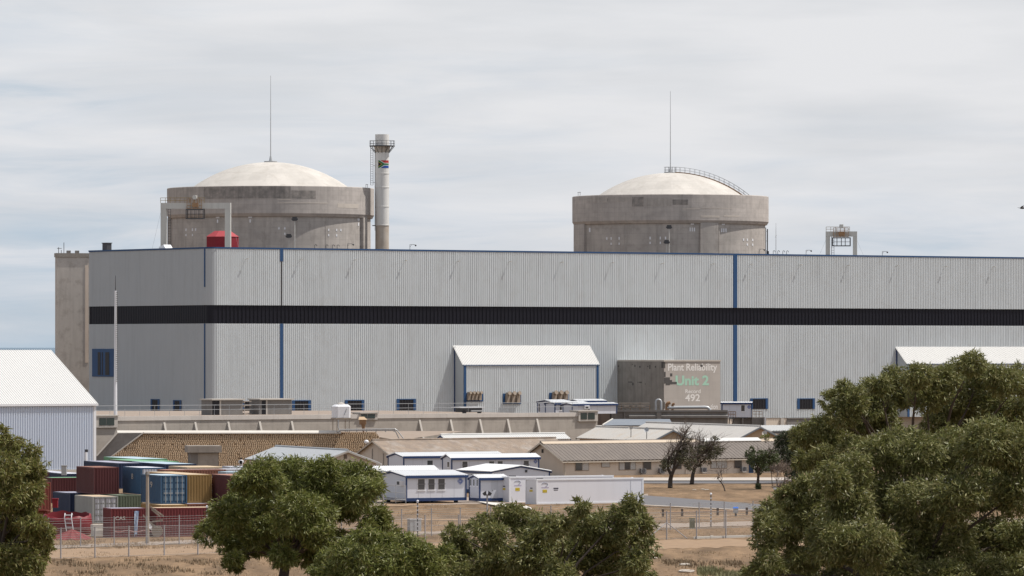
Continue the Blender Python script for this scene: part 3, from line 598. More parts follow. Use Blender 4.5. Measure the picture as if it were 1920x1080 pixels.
def mast_lamp(x, d, ytop, label, big=True):
    p = XY(x, d, RZ); h = zat(ytop, d) - RZ; t = Thing('floodlight_mast', label, 'floodlight', p, 'floodlight masts on the hall roof')
    t.part('pole', MB().tube([p, p + UP * h], 0.11 if big else 0.09, 6), M_gantry)
    t.part('lamp_head', MB().box(p + V((-0.45, -0.3, h)), (0.9, 0, 0), (0, 0.6, 0), (0, 0, 0.75)).box(p + V((-0.6, -0.2, h + 0.15)), (1.2, 0, 0), (0, 0.4, 0), (0, 0, 0.3)), M_steeld)
    t.part('bracket', MB().tube([p + UP * h * 0.45, p + UP * h * 0.45 + V((0.35, 0, 0.1))], 0.06, 4), M_steel)
mast_lamp(552.5, 1000, 414, 'tall floodlight mast in front of the left dome'); mast_lamp(541.5, 1000, 446, 'short floodlight mast beside the tall one at the left dome', False)
mast_lamp(1254.5, 1050, 429, 'tall floodlight mast in front of the right dome'); mast_lamp(1250, 1050, 457, 'short floodlight mast beside the tall one at the right dome', False)
for i, (x, yt) in enumerate(((655, 457), (772, 458.5), (1427, 467), (1515, 469), (1658, 471.5))):
    b = F(x, TOP + 0.1, -0.6); h = zat(yt, b.y) - b.z; t = Thing('roof_lamp', ['hooked roof edge lamp at the foot of the left dome', 'hooked roof edge lamp right of the chimney stack', 'hooked roof edge lamp at the foot of the right dome', 'hooked roof edge lamp left of the small portal crane', 'hooked roof edge lamp right of the small portal crane'][i], 'lamp', b, 'roof edge lamps')
    t.part('pole', MB().tube([b, b + UP * h, b + UP * h + GU * 0.9, b + UP * (h - 0.1) + GU * 1.2], 0.045, 5).tube([b + UP * h * 0.5, b + UP * h + GU * 0.4], 0.03, 4), M_steeld)
    t.part('lamp_head', MB().ball(b + UP * (h - 0.15) + GU * 1.25, 0.17, 8), M_steeld)
for i, x in enumerate((597, 618, 630, 639, 1457, 1465.5, 1475, 1482)):
    b = F(x, TOP + 0.1, -1.2); m = MB().tube([b] + [b + UP * (0.55 + 0.22 * math.sin(a)) + GU * (0.22 - 0.22 * math.cos(a)) for a in [k * math.pi / 6 for k in range(7)]] + [b + UP * 0.45 + GU * 0.44], 0.05, 5)
    single('vent_pipe', 'small hooked vent pipe in the row below the left dome' if i < 4 else 'small hooked vent pipe in the row right of the right dome', 'vent pipe', m, M_steeld, b, 'hooked vent pipes on the roof edge')
b = F(1467, TOP, -2); h = zat(418, b.y) - TOP; single('whip_antenna', 'thin whip antenna right of the right dome', 'antenna', MB().tube([b, b + UP * h * 0.6, b + UP * h], [0.07, 0.05, 0.025], 5).tube([b + UP * h * 0.55 - GU * 0.12, b + UP * h * 0.62 + GU * 0.1], 0.06, 4), M_steel, b)
b = FL(262); b += GU * 4; b.z = RZ; single('roof_skylight', 'low white hatch on the hall roof left of the portal crane', 'hatch', MB().prism([b, b + UP * 0.9, b + UP * 1.3 - GV * 1.6, b - GV * 2.4 + UP * 0.6, b - GV * 2.4], GU * 1.5), M_white, b)
# ---------------------------------------------------------------- painted blockhouse in front of the hall
C = XY(1245, 968, 0); Lu = tx(C, GU, 1350.5); Lv = tx(C, GV, 1155); zt = zat(678, 968)
bh = Thing('blockhouse', 'weathered concrete blockhouse with painted plant reliability lettering', 'blockhouse', C)
bm = MB().box(C, GU * Lu, GV * Lv, UP * zt); bh.part('wall', bm, mat('painted_block', (0.43, 0.40, 0.37), 0.9, 0.6, 0.25, (0.37, 0.34, 0.315), streak=0.18, brick=(3.0, 1.5, 0.16)))
bh.part('coping', MB().box(C - GU * 0.12 - GV * 0.12 + UP * (zt + 0.003), GU * (Lu + 0.24), GV * (Lv + 0.24), UP * 0.28), M_concl)
m = MB().box(C - GU * 0.03 + GV * 0.0 + UP * 2, -GU * 0.02, GV * Lv, UP * (zt - 2.02)); bh.part('shaded_side', m, mat('shaded_stained_block', (0.29, 0.275, 0.255), 0.95, 0.8, 0.35, (0.20, 0.19, 0.18), streak=0.5, dirt=0.3, bump=0.3))  # shade of the left face put into a darker colour, with stains
def fp(x, y):                                             # a point of the painted face
    p = C + GU * tx(C, GU, x); return V((p.x, p.y, zat(y, p.y))) - GV * 0.005
mt_w = mat('faded_white_lettering', (0.72, 0.71, 0.69), 0.8, 0.4, 2.0, (0.6, 0.58, 0.56)); mt_g = mat('faded_green_lettering', (0.34, 0.58, 0.46), 0.8, 0.4, 2.0, (0.40, 0.54, 0.45))
for tx_, x0, x1, y0, y1, mm in (('Plant Reliability', 1252.5, 1344.5, 681.5, 699.5, mt_w), ('Unit 2', 1266.5, 1329, 704, 723, mt_g), ('Record', 1285, 1313.5, 730, 737.5, mt_w), ('492', 1284.5, 1312.5, 739, 752.8, mt_w), ('tion', 1332, 1345.5, 758, 767.5, mt_w)):
    a, b = fp(x0, y1), fp(x1, y1); h = fp(x0, y0).z - a.z
    bh.part('lettering', text_mesh(tx_, a, GU, (V((b.x, b.y, 0)) - V((a.x, a.y, 0))).length, h, -GV, 0.035 if mm is mt_g else 0.022), mm)
md = mat('bare_dark_patch', (0.075, 0.072, 0.072), 0.9, 0.6, 1.2, (0.11, 0.105, 0.1))
for x0, x1, y0, y1 in ((1245.1, 1247.2, 679, 690), (1245.1, 1248, 697, 707), (1248.05, 1256, 707.5, 722), (1245.1, 1248, 708, 719), (1256.05, 1260, 712.5, 720.5), (1260.05, 1269, 716, 720.2), (1256.5, 1260.5, 700, 705.5), (1313, 1317.5, 683.8, 687.8), (1245.1, 1246.5, 754, 766)):
    a, b = fp(x0, y1), fp(x1, y1); bh.part('bare_patch', MB().box(a - GV * 0.0, GU * (V((b.x, b.y, 0)) - V((a.x, a.y, 0))).length, -GV * 0.02, UP * (fp(x0, y0).z - a.z)), md)
def fs(x, y): p = C - GU * 0.05 + GV * tx(C, GV, x); return V((p.x, p.y, zat(y, p.y)))
for x0, x1, y0, y1 in ((1159, 1161, 685, 688), (1185.5, 1187, 682.5, 684), (1190, 1192, 684, 688), (1199, 1201.5, 686, 689.5), (1214, 1216, 686, 688), (1218, 1220, 684, 692), (1228.5, 1230.5, 686, 689.5), (1178, 1186, 715.5, 717.2), (1186, 1188.3, 717.5, 722.5), (1196, 1197.5, 716, 717.5), (1199, 1204, 715.8, 717.8), (1210, 1211, 719, 721), (1240.5, 1245, 678.6, 690)):
    a, b = fs(x0, y1), fs(x1, y1); bh.part('bare_patch', MB().box(a, GV * (V((b.x, b.y, 0)) - V((a.x, a.y, 0))).length * (1 if x0 > x1 else -1), -GU * 0.02, UP * (fs(x0, y0).z - a.z)), md)

# ---------------------------------------------------------------- long retaining wall with counterforts, and the terrace behind it
RWd = 760.0; A = XY(222, RWd, 0); zl = zat(789, RWd); zl2 = zl + 0.62
R0 = A + GU * tx(A, GU, 60); Rw = tx(A, GU, 1120) ; Ls = (A - R0).length
rw = Thing('retaining_wall', 'long pale concrete retaining wall with counterforts below the hall', 'retaining wall', (A.x, A.y, 0))
E_ = A + GU * Rw
rw.part('wall_face', MB().box(R0, E_ - R0, GV * 0.5, UP * zl), M_wall)
rw.part('coping', MB().box(R0 - GV * 0.12 + UP * (zl + 0.003), E_ - R0, GV * 0.9, UP * (zl2 - zl)), mat('coping_concrete', (0.58, 0.54, 0.50), 0.9, 0.5, 0.3, (0.50, 0.465, 0.43), streak=0.2, brick=(2.6, 3.0, 0.3)))
for x in (306, 364, 426, 485, 545, 785, 843, 898, 950, 1005):
    p = A + GU * tx(A, GU, x); rw.part('counterfort', MB().prism([p + UP * (zl - 0.25), p - GV * 0.06 + UP * (zl - 0.3), p - GV * 2.3 + UP * 0.2, p + UP * 0.2], GU * 0.32), M_concl)
tr = MB(); q = [R0 + GV * 0.4, E_ + GV * 0.4, E_ + GV * 60 + GU * 0, R0 + GV * 110]
tr.add([V((p.x, p.y, zl + 0.3)) for p in q] + [V((p.x, p.y, 0)) for p in q], [(0, 1, 2, 3), (0, 4, 5, 1), (1, 5, 6, 2)])
struct('terrace', tr, M_gravel, (A.x, A.y, 0), 'paved terrace between retaining wall and hall')
def lookout(x0, x1, y0, y1, gaps, label, depth=2.2, off=-0.35):
    p = A + GU * tx(A, GU, x0) - GV * off * -1; p = A + GU * tx(A, GU, x0) - GV * 0.3; p.z = zat(y1, p.y); w = tx(p, GU, x1); h = zat(y0, p.y) - p.z
    t = Thing('plant_room', label, 'plant room', p)
    t.part('wall', MB().box(p, GU * w, GV * depth, UP * (h - 0.18)), M_concl); t.part('roof_slab', MB().box(p - GU * 0.15 - GV * 0.15 + UP * (h - 0.177), GU * (w + 0.3), GV * (depth + 0.3), UP * 0.18), M_concl)
    for g0, g1 in gaps:
        a = tx(p, GU, g0); b = tx(p, GU, g1); f = t.part('window', MB().box(p + GU * a - GV * 0.05 + UP * h * 0.18, GU * (b - a), GV * 0.04, UP * h * 0.58), mat('green_glass', (0.03, 0.045, 0.042), 0.15, spec=0.6))
    return t
lookout(160, 221, 778.5, 802, [(186, 199), (200, 214)], 'concrete plant room with a dark window strip at the left end of the retaining wall')
lookout(674, 708, 773, 787, [(677, 688.5), (689.5, 703)], 'small concrete plant room with dark glazing beside the white water tank')
lookout(1083, 1121, 769.5, 790, [(1089, 1100.5), (1102.5, 1115)], 'concrete plant room with two dark panes at the right end of the retaining wall')
# railing along the wall head
rl = Thing('railing', 'thin white two bar railing along the retaining wall', 'railing', A + UP * zl2); m = MB(); x = 180
pp = lambda x, h: (lambda p: V((p.x, p.y, zl2 + h)))(A + GU * tx(A, GU, x) + GV * 0.3)
m.tube([pp(180, 1.55), pp(1085, 1.55)], 0.045, 4); m.tube([pp(180, 0.9), pp(1085, 0.9)], 0.04, 4); rl.part('rail', m, M_steel)
while x < 1085: rl.part('post', MB().tube([pp(x, -0.05), pp(x, 1.58)], 0.035, 4), M_steel); x += 28
# flat roofed concrete shelters on the terrace
for x0, x1, xo0, xo1, y0, y1, d, lb in ((397, 455, 398, 411, 748, 782, 800, 'flat roofed concrete shelter nearest the hall corner'), (487, 547, 491, 498, 747.5, 782, 806, 'flat roofed concrete shelter below the blue downpipe')):
    p = XY(x0, d, zl + 0.3); w = tx(p, GU, x1); h = zat(y0, d) - p.z; t = Thing('terrace_shelter', lb, 'shelter', p, 'concrete shelters on the terrace')
    t.part('wall', MB().box(p, GU * w, GV * 3, UP * (h - 0.2)), M_concd); t.part('roof_slab', MB().box(p - GU * 0.2 - GV * 0.4 + UP * (h - 0.197), GU * (w + 0.4), GV * 3.6, UP * 0.2), M_concl)
    a = tx(p, GU, xo0); b = tx(p, GU, xo1); t.part('doorway', MB().box(p + GU * a - GV * 0.03 + UP * 0.02, GU * (b - a), GV * 0.02, UP * (h - 0.3)), M_dark)
    t.part('door_post', MB().box(p + GU * (b + 0.05) - GV * 0.06, GU * 0.25, GV * 0.05, UP * (h - 0.22)), M_concl)
for x, d, lb in ((458, 806, 'slatted pallet stack beside the left terrace shelter'), ):
    p = XY(x, d, zl + 0.3); m = MB()
    for i in range(4): m.box(p + UP * i * 0.62 + UP * 0.1, GU * 1.3, GV * 0.9, UP * 0.14); m.box(p + UP * (i * 0.62 - 0.12), GU * 0.12, GV * 0.9, UP * 0.22)
    single('pallet_stack', lb, 'pallets', m, M_wood, p)
# white water tank on its stand
d = 752; s_ = FPX / d; p = XY(639.5, d, zat(811, d)); t = Thing('water_tank', 'white plastic water tank on a steel stand in front of the retaining wall', 'water tank', p)
z0, z1, z2 = zat(783, d), zat(762, d), zat(758.5, d); w = 33.5 / s_
u_, v_ = grid(20); c = V((p.x, p.y, z0)); m = MB()
def oct_(c, r, k=0.75): return [c + u_ * a * r + v_ * b * r for a, b in ((-1, -k), (-k, -1), (k, -1), (1, -k), (1, k), (k, 1), (-k, 1), (-1, k))]
r_ = w / 2 / 1.1
P0, P1, P2 = oct_(c, r_ * 0.97), oct_(V((c.x, c.y, z1)), r_), oct_(V((c.x, c.y, z2)), r_ * 0.72)
m.add(P0 + P1 + P2, [tuple(range(7, -1, -1))] + [(i, (i + 1) % 8, 8 + (i + 1) % 8, 8 + i) for i in range(8)] + [(8 + i, 8 + (i + 1) % 8, 16 + (i + 1) % 8, 16 + i) for i in range(8)] + [tuple(range(16, 24))]); t.part('tank_body', m, M_white)
t.part('lid', MB().lathe(V((c.x, c.y, z2)), [(0.5, 0), (0.52, 0.14), (0.2, 0.28), (0.01, 0.3)], 14), M_concl)
m = MB()
for a, b in ((-1, -1), (1, -1), (1, 1), (-1, 1)): q = c + u_ * a * r_ * 0.8 + v_ * b * r_ * 0.8; m.tube([V((q.x, q.y, p.z)), q], 0.07, 4)
m.box(c - u_ * r_ - v_ * r_ - UP * 0.22, u_ * 2 * r_, v_ * 2 * r_, UP * 0.2); t.part('stand', m, M_wood)
m = MB().tube([c - u_ * 0.75 - v_ * 1.0 - UP * 0.2, c - u_ * 0.75 - v_ * 1.0 - UP * 1.4, c - u_ * 0.5 - v_ * 1.0 - UP * 1.9, V((c.x - 0.5, c.y - 1, p.z))], 0.1, 6).tube([c + u_ * 0.15 - v_ * (r_ + 0.04) + UP * 0.4, c + u_ * 0.45 - v_ * (r_ + 0.04) + UP * 1.3], 0.05, 4); t.part('pipe', m, M_steel)
# brown hooded cabinet on a post
p = XY(680, 751, zat(811, 751)); s_ = FPX / 751; t = Thing('hooded_cabinet', 'brown hooded cabinet on a tapering post right of the water tank', 'cabinet', p); z0, z1, z2 = zat(796, 751), zat(787, 751), zat(781.5, 751)
m = MB().box(V((p.x - 0.47, p.y, z0)), (0.94, 0, 0), (0, 0.8, 0), (0, 0, z1 - z0)); t.part('cabinet_box', m, M_rust)
m = MB(); e0 = [V((p.x - 0.6, p.y - 0.15, z1)), V((p.x + 0.62, p.y - 0.15, z1)), V((p.x + 0.62, p.y + 0.95, z1)), V((p.x - 0.6, p.y + 0.95, z1))]; e1 = [V((p.x - 0.5, p.y + 0.3, z2)), V((p.x + 0.2, p.y + 0.3, z2)), V((p.x + 0.2, p.y + 0.7, z2)), V((p.x - 0.5, p.y + 0.7, z2))]
m.add(e0 + e1, [(3, 2, 1, 0), (4, 5, 6, 7)] + [(i, (i + 1) % 4, 4 + (i + 1) % 4, 4 + i) for i in range(4)]); t.part('hood', m, mat('tan_sheet', (0.5, 0.37, 0.24), 0.6))
t.part('post', MB().cyl(V((p.x + 0.1, p.y + 0.3, p.z)), V((p.x + 0.1, p.y + 0.3, z0)), 0.1, 0.3, 8), M_rust)
# galvanised duct along the foot of the wall and down the slope
m = MB(); d = 750; y = lambda x, yy: P(x, yy, d)
for o in (0, 2.5): m.tube([y(637, 805.5 + o), y(741, 804.5 + o), y(744 - o, 806 + o), y(758 - o * 3.2, 824 + o)], 0.075, 6)
for x in (650, 668, 686, 704, 722, 738): m.box(y(x, 810), (0.15, 0, 0), (0, 0.3, 0), (0, 0, 0.5))
single('galvanised_pipes', 'pair of galvanised pipes running along the wall foot and down the bank', 'pipes', m, M_steel, y(690, 810))
# low trailer with a flat white roof
p = XY(861, 818, zl2 - 0.5); t = Thing('flat_trailer', 'low dark trailer with a flat white roof in front of the annex', 'trailer', p); w = tx(p, GU, 907); z0, z1 = zat(773, 818), zat(763.5, 818); b = V((p.x, p.y, z0))
t.part('roof', MB().box(V((p.x, p.y, z1 - 0.12)) - GV * 0.3, GU * w, GV * 2.4, UP * 0.14), M_white); m = MB().box(b + GU * 0.5, GU * (w - 0.8), GV * 1.8, UP * (z1 - z0 - 0.125)); t.part('body', m, M_steeld)
for q in (0.9, w - 0.9): t.part('wheel', MB().cyl(b + GU * q - GV * 0.15 - UP * 0.05, b + GU * q - GV * 0.02 - UP * 0.05, 0.35, n=12), M_dark)
t.part('bench', MB().box(b + GU * (w * 0.45) - GV * 0.25 + UP * 0.1, GU * w * 0.5, GV * 0.22, UP * 0.2), M_steel)

# ---------------------------------------------------------------- terraced block bank with its white kerb
bu, bv = grid(10); bd = 748; B = XY(440, bd, 0)
def bank(x, y): p = B + bu * tx(B, bu, x); return V((p.x, p.y, zat(y, p.y)))
yb, yt = 884.0, 812.0; nrow = 22
bk = Thing('block_bank', 'stepped bank of brown planter blocks below the retaining wall', 'block wall', bank(440, yb))
M_blk = mat('planter_block', (0.60, 0.46, 0.315), 0.95, 0.9, 0.5, (0.46, 0.345, 0.235), dirt=0.3, dirtcol=(0.5, 0.42, 0.32)); m = MB(); tilt = 0.34
lx = lambda y: 270 - (y - yt) * (270 - 208) / (858 - yt) if y < 858 else 208
rx_ = lambda y: 706 + (y - yt) * 0.7
for j in range(nrow):
    y1 = yb + (yt - yb) * j / nrow; y0 = yb + (yt - yb) * (j + 1) / nrow; h = zat(y0, bd) - zat(y1, bd); xl, xr = lx(y0), rx_(y0)
    q = bank(xl, y1) + bv * (j * tilt * h); Lr = tx(q, bu, xr); k = int(Lr / 0.3); ox = 0.05 * math.sin(j * 1.9) + 0.06 * (j % 2)
    m.mi = 0
    for i in range(k):
        if random.random() < 0.03: continue
        c = q + bu * (i * 0.3 + ox + random.uniform(-0.03, 0.03)) + UP * random.uniform(-0.03, 0.03)
        m.prism([c, c + bu * 0.05 - bv * 0.07, c + bu * 0.15 - bv * 0.07, c + bu * 0.2], UP * h * 0.80)
    m.mi = 1; m.box(q + bv * 0.17, bu * Lr, bv * 0.4, UP * h * 1.02)
    m.mi = 0; m.box(q + bv * 0.02 + UP * h * 0.62, bu * Lr, bv * 0.3, UP * h * 0.14)
bk.part('block_face', m, [M_blk, mat('planter_soil', (0.33, 0.24, 0.16), 0.95, 0.8, 0.6, (0.24, 0.17, 0.115))])
a, b = bank(222, 812), bank(642, 812); bk.part('kerb', MB().prism([a + bv * 1.4 - UP * 0.1, a + bv * 1.42 + UP * 0.04, a + bv * 1.85 + UP * 0.34, a + bv * 2.1 + UP * 0.34, a + bv * 2.1 - UP * 0.1], b - a), M_kerb)
m = MB(); a = bank(270, 812) + bv * 1.4; m.add([bank(642, 811) + bv * 1.5, a, a + bv * 14, bank(900, 811) + bv * 14, bank(760, 826) + bv * 4], [(0, 1, 2, 3, 4)]); bk.part('bank_top', m, M_gravel)
ww = Thing('wing_wall', 'dark sloping concrete wing wall left of the block bank', 'wing wall', bank(200, 860))
m = MB().prism([bank(150, 884) + bv * 1.2, bank(208, 884) + bv * 1.2, bank(208, 858) + bv * 1.2, bank(270, 812) + bv * 1.2, bank(222, 812.5) + bv * 1.2, bank(185, 853) + bv * 1.2], bv * 0.4); ww.part('wall', m, M_concd)
ww.part('coping', MB().tube([bank(183, 855) + bv * 1.15, bank(222, 811.5) + bv * 1.15], 0.13, 4), M_kerb)
ww.part('edge_coping', MB().tube([bank(208, 858) + bv * 1.0, bank(271, 811) + bv * 1.0], 0.11, 4), M_kerb)
# concrete kiosk with an overhanging slab in front of the bank
p = XY(357, 716, zat(884, 716)); w = tx(p, bu, 410); t = Thing('concrete_kiosk', 'squat concrete kiosk with an overhanging slab roof in front of the block bank', 'kiosk', p); z1, z0 = zat(836, 716), zat(848.5, 716)
t.part('wall', MB().box(p, bu * w, bv * 3, UP * (z0 - p.z - 0.003)), M_concd); t.part('shutter', MB().box(p + bu * w * 0.26 - bv * 0.06, bu * w * 0.72, bv * 0.05, UP * (z0 - p.z - 0.1)), M_conc)
t.part('roof_slab', MB().box(V((p.x, p.y, z0)) - bu * 0.4 - bv * 0.6, bu * (w + 0.75), bv * 4, UP * (z1 - z0)), M_conc)
# white round tank end at the bank
p = P(687, 834, 742); t = Thing('dish_antenna', 'white rounded dish antenna on the right end of the block bank', 'dish antenna', p); t.part('dish', MB().ball(p + UP * 0.4, 0.33, 14, (1, 0.75, 0.9)), M_white, smooth=60); t.part('stand', MB().tube([p - UP * 0.3, p + UP * 0.3], 0.08, 5).box(p + V((0.1, -0.1, -0.2)), (0.35, 0, 0), (0, 0.3, 0), (0, 0, 0.4)), M_steeld)

# ---------------------------------------------------------------- dark wall and pipework right of the terrace
d = 885; ru, rv = grid(0.6); p = XY(1144, d, 0); w = tx(p, ru, 1364.5); zt = zat(769, d)
t = Thing('service_wall', 'dark stained concrete wall with buttresses below the blockhouse', 'wall', p)
t.part('wall_face', MB().box(p, ru * w, rv * 0.6, UP * (zt - 0.35)), M_concd)
t.part('coping', MB().box(p - rv * 0.25 + UP * (zt - 0.347), ru * w, rv * 0.9, UP * 0.35), M_concd)
q = p + ru * (w * 0.16) - rv * 0.1 + UP * (zat(778, d)); t.part('ledge', MB().prism([q, q - rv * 0.45 - UP * 0.15, q - rv * 0.45 - UP * 0.5, q - UP * 0.5], ru * w * 0.84), M_concd)
for x0, x1 in ((1146, 1150), (1170, 1172), (1231, 1240)): a = tx(p, ru, x0); b = tx(p, ru, x1); t.part('buttress', MB().box(p + ru * a - rv * 0.7, ru * (b - a), rv * 0.68, UP * (zt - 0.4)), M_concd)
a = XY(1121, d - 2, 0); t.part('end_pier', MB().box(a, ru * tx(a, ru, 1144) * 0.99, rv * 2.4, UP * (zt + 0.2)), mat('rust_stained_concrete', (0.15, 0.115, 0.095), 0.9, 0.8, 0.8, (0.10, 0.085, 0.075), streak=0.6))
d = 890
def pipe(pts, r, m_, name, label, cat='pipe', n=10): q = [P(x, y, d) for x, y in pts]; return single(name, label, cat, MB().tube(q, r, n), m_, q[0], smooth=50)
pipe([(1230, 770), (1230, 754), (1231, 751), (1233.5, 749.5), (1236, 749.5), (1238.5, 751), (1239.5, 754), (1239.5, 770)], 0.2, M_steel, 'looped_pipe', 'silver pipe bent into an upturned loop on the dark wall')
pipe([(1250, 764.5), (1322, 763.8), (1327, 764.5), (1330, 767), (1331, 771)], 0.3, M_steel, 'silver_duct', 'fat silver duct lying along the top of the dark wall')
pipe([(1250.5, 770), (1250.5, 758), (1252, 756), (1257, 755)], 0.3, M_rust, 'rusty_pipe', 'fat rusty bent pipe nearest the silver loop', n=8)
pipe([(1261, 770), (1261, 759), (1262, 757.5), (1265, 757)], 0.2, M_rust, 'rusty_pipe', 'thinner rusty bent pipe under the painted wall', n=8)
t = Thing('steel_rack', 'rusty steel rack with planks on the dark wall behind the site trailers', 'rack', P(1175, 769, d)); m = MB(); k_ = MB()
for x in (1145, 1150, 1165, 1182, 1200, 1218): m.tube([P(x, 770, d), P(x + random.uniform(-.5, .5), random.uniform(754, 760), d)], 0.07, 4)
for yy in (757, 760.5, 765): k_.box(P(1160, yy, d) - V((0, 0.2, 0)), (58 * d / FPX, 0, 0), (0, 0.8, 0), (0, 0, 0.16))
for x, w_ in ((1170, 9), (1195, 14), (1184, 6)): k_.box(P(x, 764, d) - V((0, 0.4, 0)), (w_ * d / FPX, 0, 0), (0, 0.6, 0), (0, 0, 0.35))
t.part('frame', m, M_rust); t.part('planks', k_, M_wood)
m = MB(); q = P(1367, 784, 895)
m.box(q, (3.2, 0, 0), (0, 1.2, 0), (0, 0, 0.15)); m.tube([q + V((0.1, 0, 0)), q + V((0.0, 0.6, -1.4))], 0.1, 4); m.tube([q + V((0.9, 0, 0)), q + V((0.4, 0.6, -1.4))], 0.1, 4); m.tube([q + V((0.1, 0.6, -0.1)), q + V((1.0, 0.6, -0.1))], 0.08, 4)
single('bracket_platform', 'dark bracketed steel platform below the small site hut', 'platform', m, M_steeld, q)
t = Thing('fin_wall', 'grey concrete wall with vertical fins under the small site hut', 'wall', XY(1376, 900, 0)); p = XY(1376, 900, 0); zt = zat(782.5, 900)
t.part('wall_face', MB().box(p, ru * tx(p, ru, 1432), rv * 5, UP * zt), M_concd)
for x in (1391, 1409.5, 1430): a = tx(p, ru, x); t.part('fin', MB().box(p + ru * a - rv * 0.9, ru * 0.25, rv * 0.88, UP * (zt + 0.02)), M_concd)
t.part('downpipe', MB().box(p + ru * tx(p, ru, 1432.5) - rv * 0.4, ru * 0.35, rv * 0.3, UP * (zt + 0.1)), M_white)
for x0, x1, lb in ((1366, 1379, 'short rusty handrail left of the small site hut'), (1411, 1430, 'short rusty handrail right of the small site hut')):
    m = MB(); q0, q1 = P(x0, 782, 899), P(x1, 782, 899)
    for f_ in (0, 0.33, 0.66, 1): q = q0.lerp(q1, f_); m.tube([q, q + UP * 0.95], 0.05, 4)
    for h in (0.5, 0.95): m.tube([q0 + UP * h, q1 + UP * h], 0.05, 4)
    single('handrail', lb, 'handrail', m, M_rust, q0)
pb = F(1462, 0, 0.05); m = MB().box(V((pb.x, pb.y, 0)) - GV * 0.0, GU * 0.8, -GV * 0.3, UP * 3.4); single('pale_pilaster', 'pale pilaster on the beige plinth left of the large tree', 'pilaster', m, M_concl, pb)
pb = F(1475, 0, 0.05); single('roller_door', 'dark roller door in the hall plinth beside the large tree', 'door', MB().box(V((pb.x, pb.y, 0)), GU * 14, -GV * 0.1, UP * 3.3).box(V((pb.x, pb.y, 3.3)) , GU * 14, -GV * 0.25, UP * 0.12), M_concd, pb)

# ---------------------------------------------------------------- gabled buildings
def gable_house(name, label, cat, C, u, v, Lu, Lv, he, rise, mw, mr, over=0.5, pitch=0.62, wins=(), ends=(True, True), gutter=None, group=None, rib=0.05, base=None, fascia=None):
    """C near corner; ridge along u at v/2"""
    t = Thing(name, label, cat, C, group); b = V(C)
    w = MB(); w.box(b, u * Lu, v * Lv, UP * he); t.part('wall', w, mw)
    for q, k in ((0, -1), (Lu, 1)):
        p = b + u * q + UP * he; t.part('gable', MB().prism([p, p + v * Lv, p + v * Lv / 2 + UP * (rise - 0.08)], u * (-0.2 * k)), mw)
    rd = MB(); sl = V(v * Lv / 2 + UP * rise); sn = u.cross(sl).normalized(); n = sl.normalized()
    p = b + UP * he - u * over - n * over * 1.0 + sn * 0.03; rd.corr(p, u * (Lu + 2 * over), sl + n * over, sn, pitch, rib, 0.09)
    sl2 = V(-v * Lv / 2 + UP * rise); n2 = sl2.normalized(); sn2 = sl2.cross(u).normalized()
    p = b + v * Lv + UP * he + u * (Lu + over) - n2 * over + sn2 * 0.03; rd.corr(p, -u * (Lu + 2 * over), sl2 + n2 * over, sn2, pitch, rib, 0.09)
    t.part('roof', rd, mr)
    rp = b + v * Lv / 2 + UP * (he + rise) - u * over; t.part('ridge_cap', MB().tube([rp + UP * 0.1, rp + u * (Lu + 2 * over) + UP * 0.1], 0.13, 6), mr)
    if fascia:
        for q in (-over - 0.06, Lu + over):
            for a_, s1 in ((b + UP * he - n * over, sl + n * over), (b + v * Lv + UP * he - n2 * over, sl2 + n2 * over)): t.part('barge_board', MB().box(a_ + u * q - UP * 0.22, u * 0.06, s1, UP * 0.2), fascia)
    if gutter:
        m = MB().box(b + UP * (he - 0.24) - n * over - u * over * 0.9, u * (Lu + over), v * 0.14, UP * 0.14); t.part('gutter', m, gutter)
    for kind, s0, s1, z0, z1, mm in wins:
        f = t.part('window' if kind == 'w' else 'door', MB().box(b + u * s0 - v * 0.05 + UP * z0, u * (s1 - s0), v * 0.04, UP * (z1 - z0)), mm or mat('timber_frame_pale', (0.27, 0.22, 0.18), 0.7))
        g = MB(); n_ = 1 if kind == 'd' else max(1, round((s1 - s0) / 1.0)); ww = (s1 - s0 - 0.12) / n_
        if kind == 'w':
            for i in range(n_):
                g = MB().box(b + u * (s0 + 0.06 + ww * i + 0.05) - v * 0.08 + UP * (z0 + 0.08), u * (ww - 0.1), v * 0.02, UP * (z1 - z0 - 0.16))
                t.part('pane', g, M_glass if random.random() < 0.6 else mat('curtained_glass', (0.42, 0.42, 0.41), 0.15, spec=0.6), f)
    return t
def solve(C, u, v, xr, xl): return tx(C, u, xr), (tx(C, v, xl) if xl is not None else None)

# long house on the right
C = G(1057, 893); s_ = FPX / C.y; Lv = 9.2; Lu = tx(C, GU, 1520); he = zat(861, C.y); ap = C + GV * Lv / 2; rise = zat(829.5, ap.y) - he
hs = lambda x: tx(C, GU, x); wf = None; W_ = []
for x0, x1 in ((1078, 1104), (1127, 1143.5), (1160, 1192), (1205, 1221), (1246, 1278), (1290, 1300), (1332, 1363), (1376, 1391)): W_.append(('w', hs(x0), hs(x1), he * (0.30 if x1 - x0 > 20 or x0 in (1205, 1376) else 0.48), he * 0.92, None))
W_.append(('d', hs(1404), hs(1412), 0.0, he * 0.85, mat('blue_door', (0.04, 0.08, 0.16), 0.5))); W_.append(('w', hs(1420), hs(1450), he * 0.1, he * 0.8, M_dark))
house = gable_house('house', 'long beige single storey house with a grey ribbed roof behind the leaning trees', 'house', C, GU, GV, Lu, Lv, he, rise, M_beige, M_roofg, 0.55, 0.62, W_, gutter=mat('cream_gutter', (0.5, 0.45, 0.38), 0.6), fascia=mat('cream_gutter', (0.5, 0.45, 0.38), 0.6))
m = MB().tube([C + UP * (he - 0.3) - GV * 0.5 + GU * 0.3, C + UP * (he - 0.55) - GV * 0.12 + GU * 0.1, C - GV * 0.12 + GU * 0.1 + UP * 0.05], 0.07, 6); house.part('downpipe', m, mat('cream_gutter', (0.5, 0.45, 0.38)))
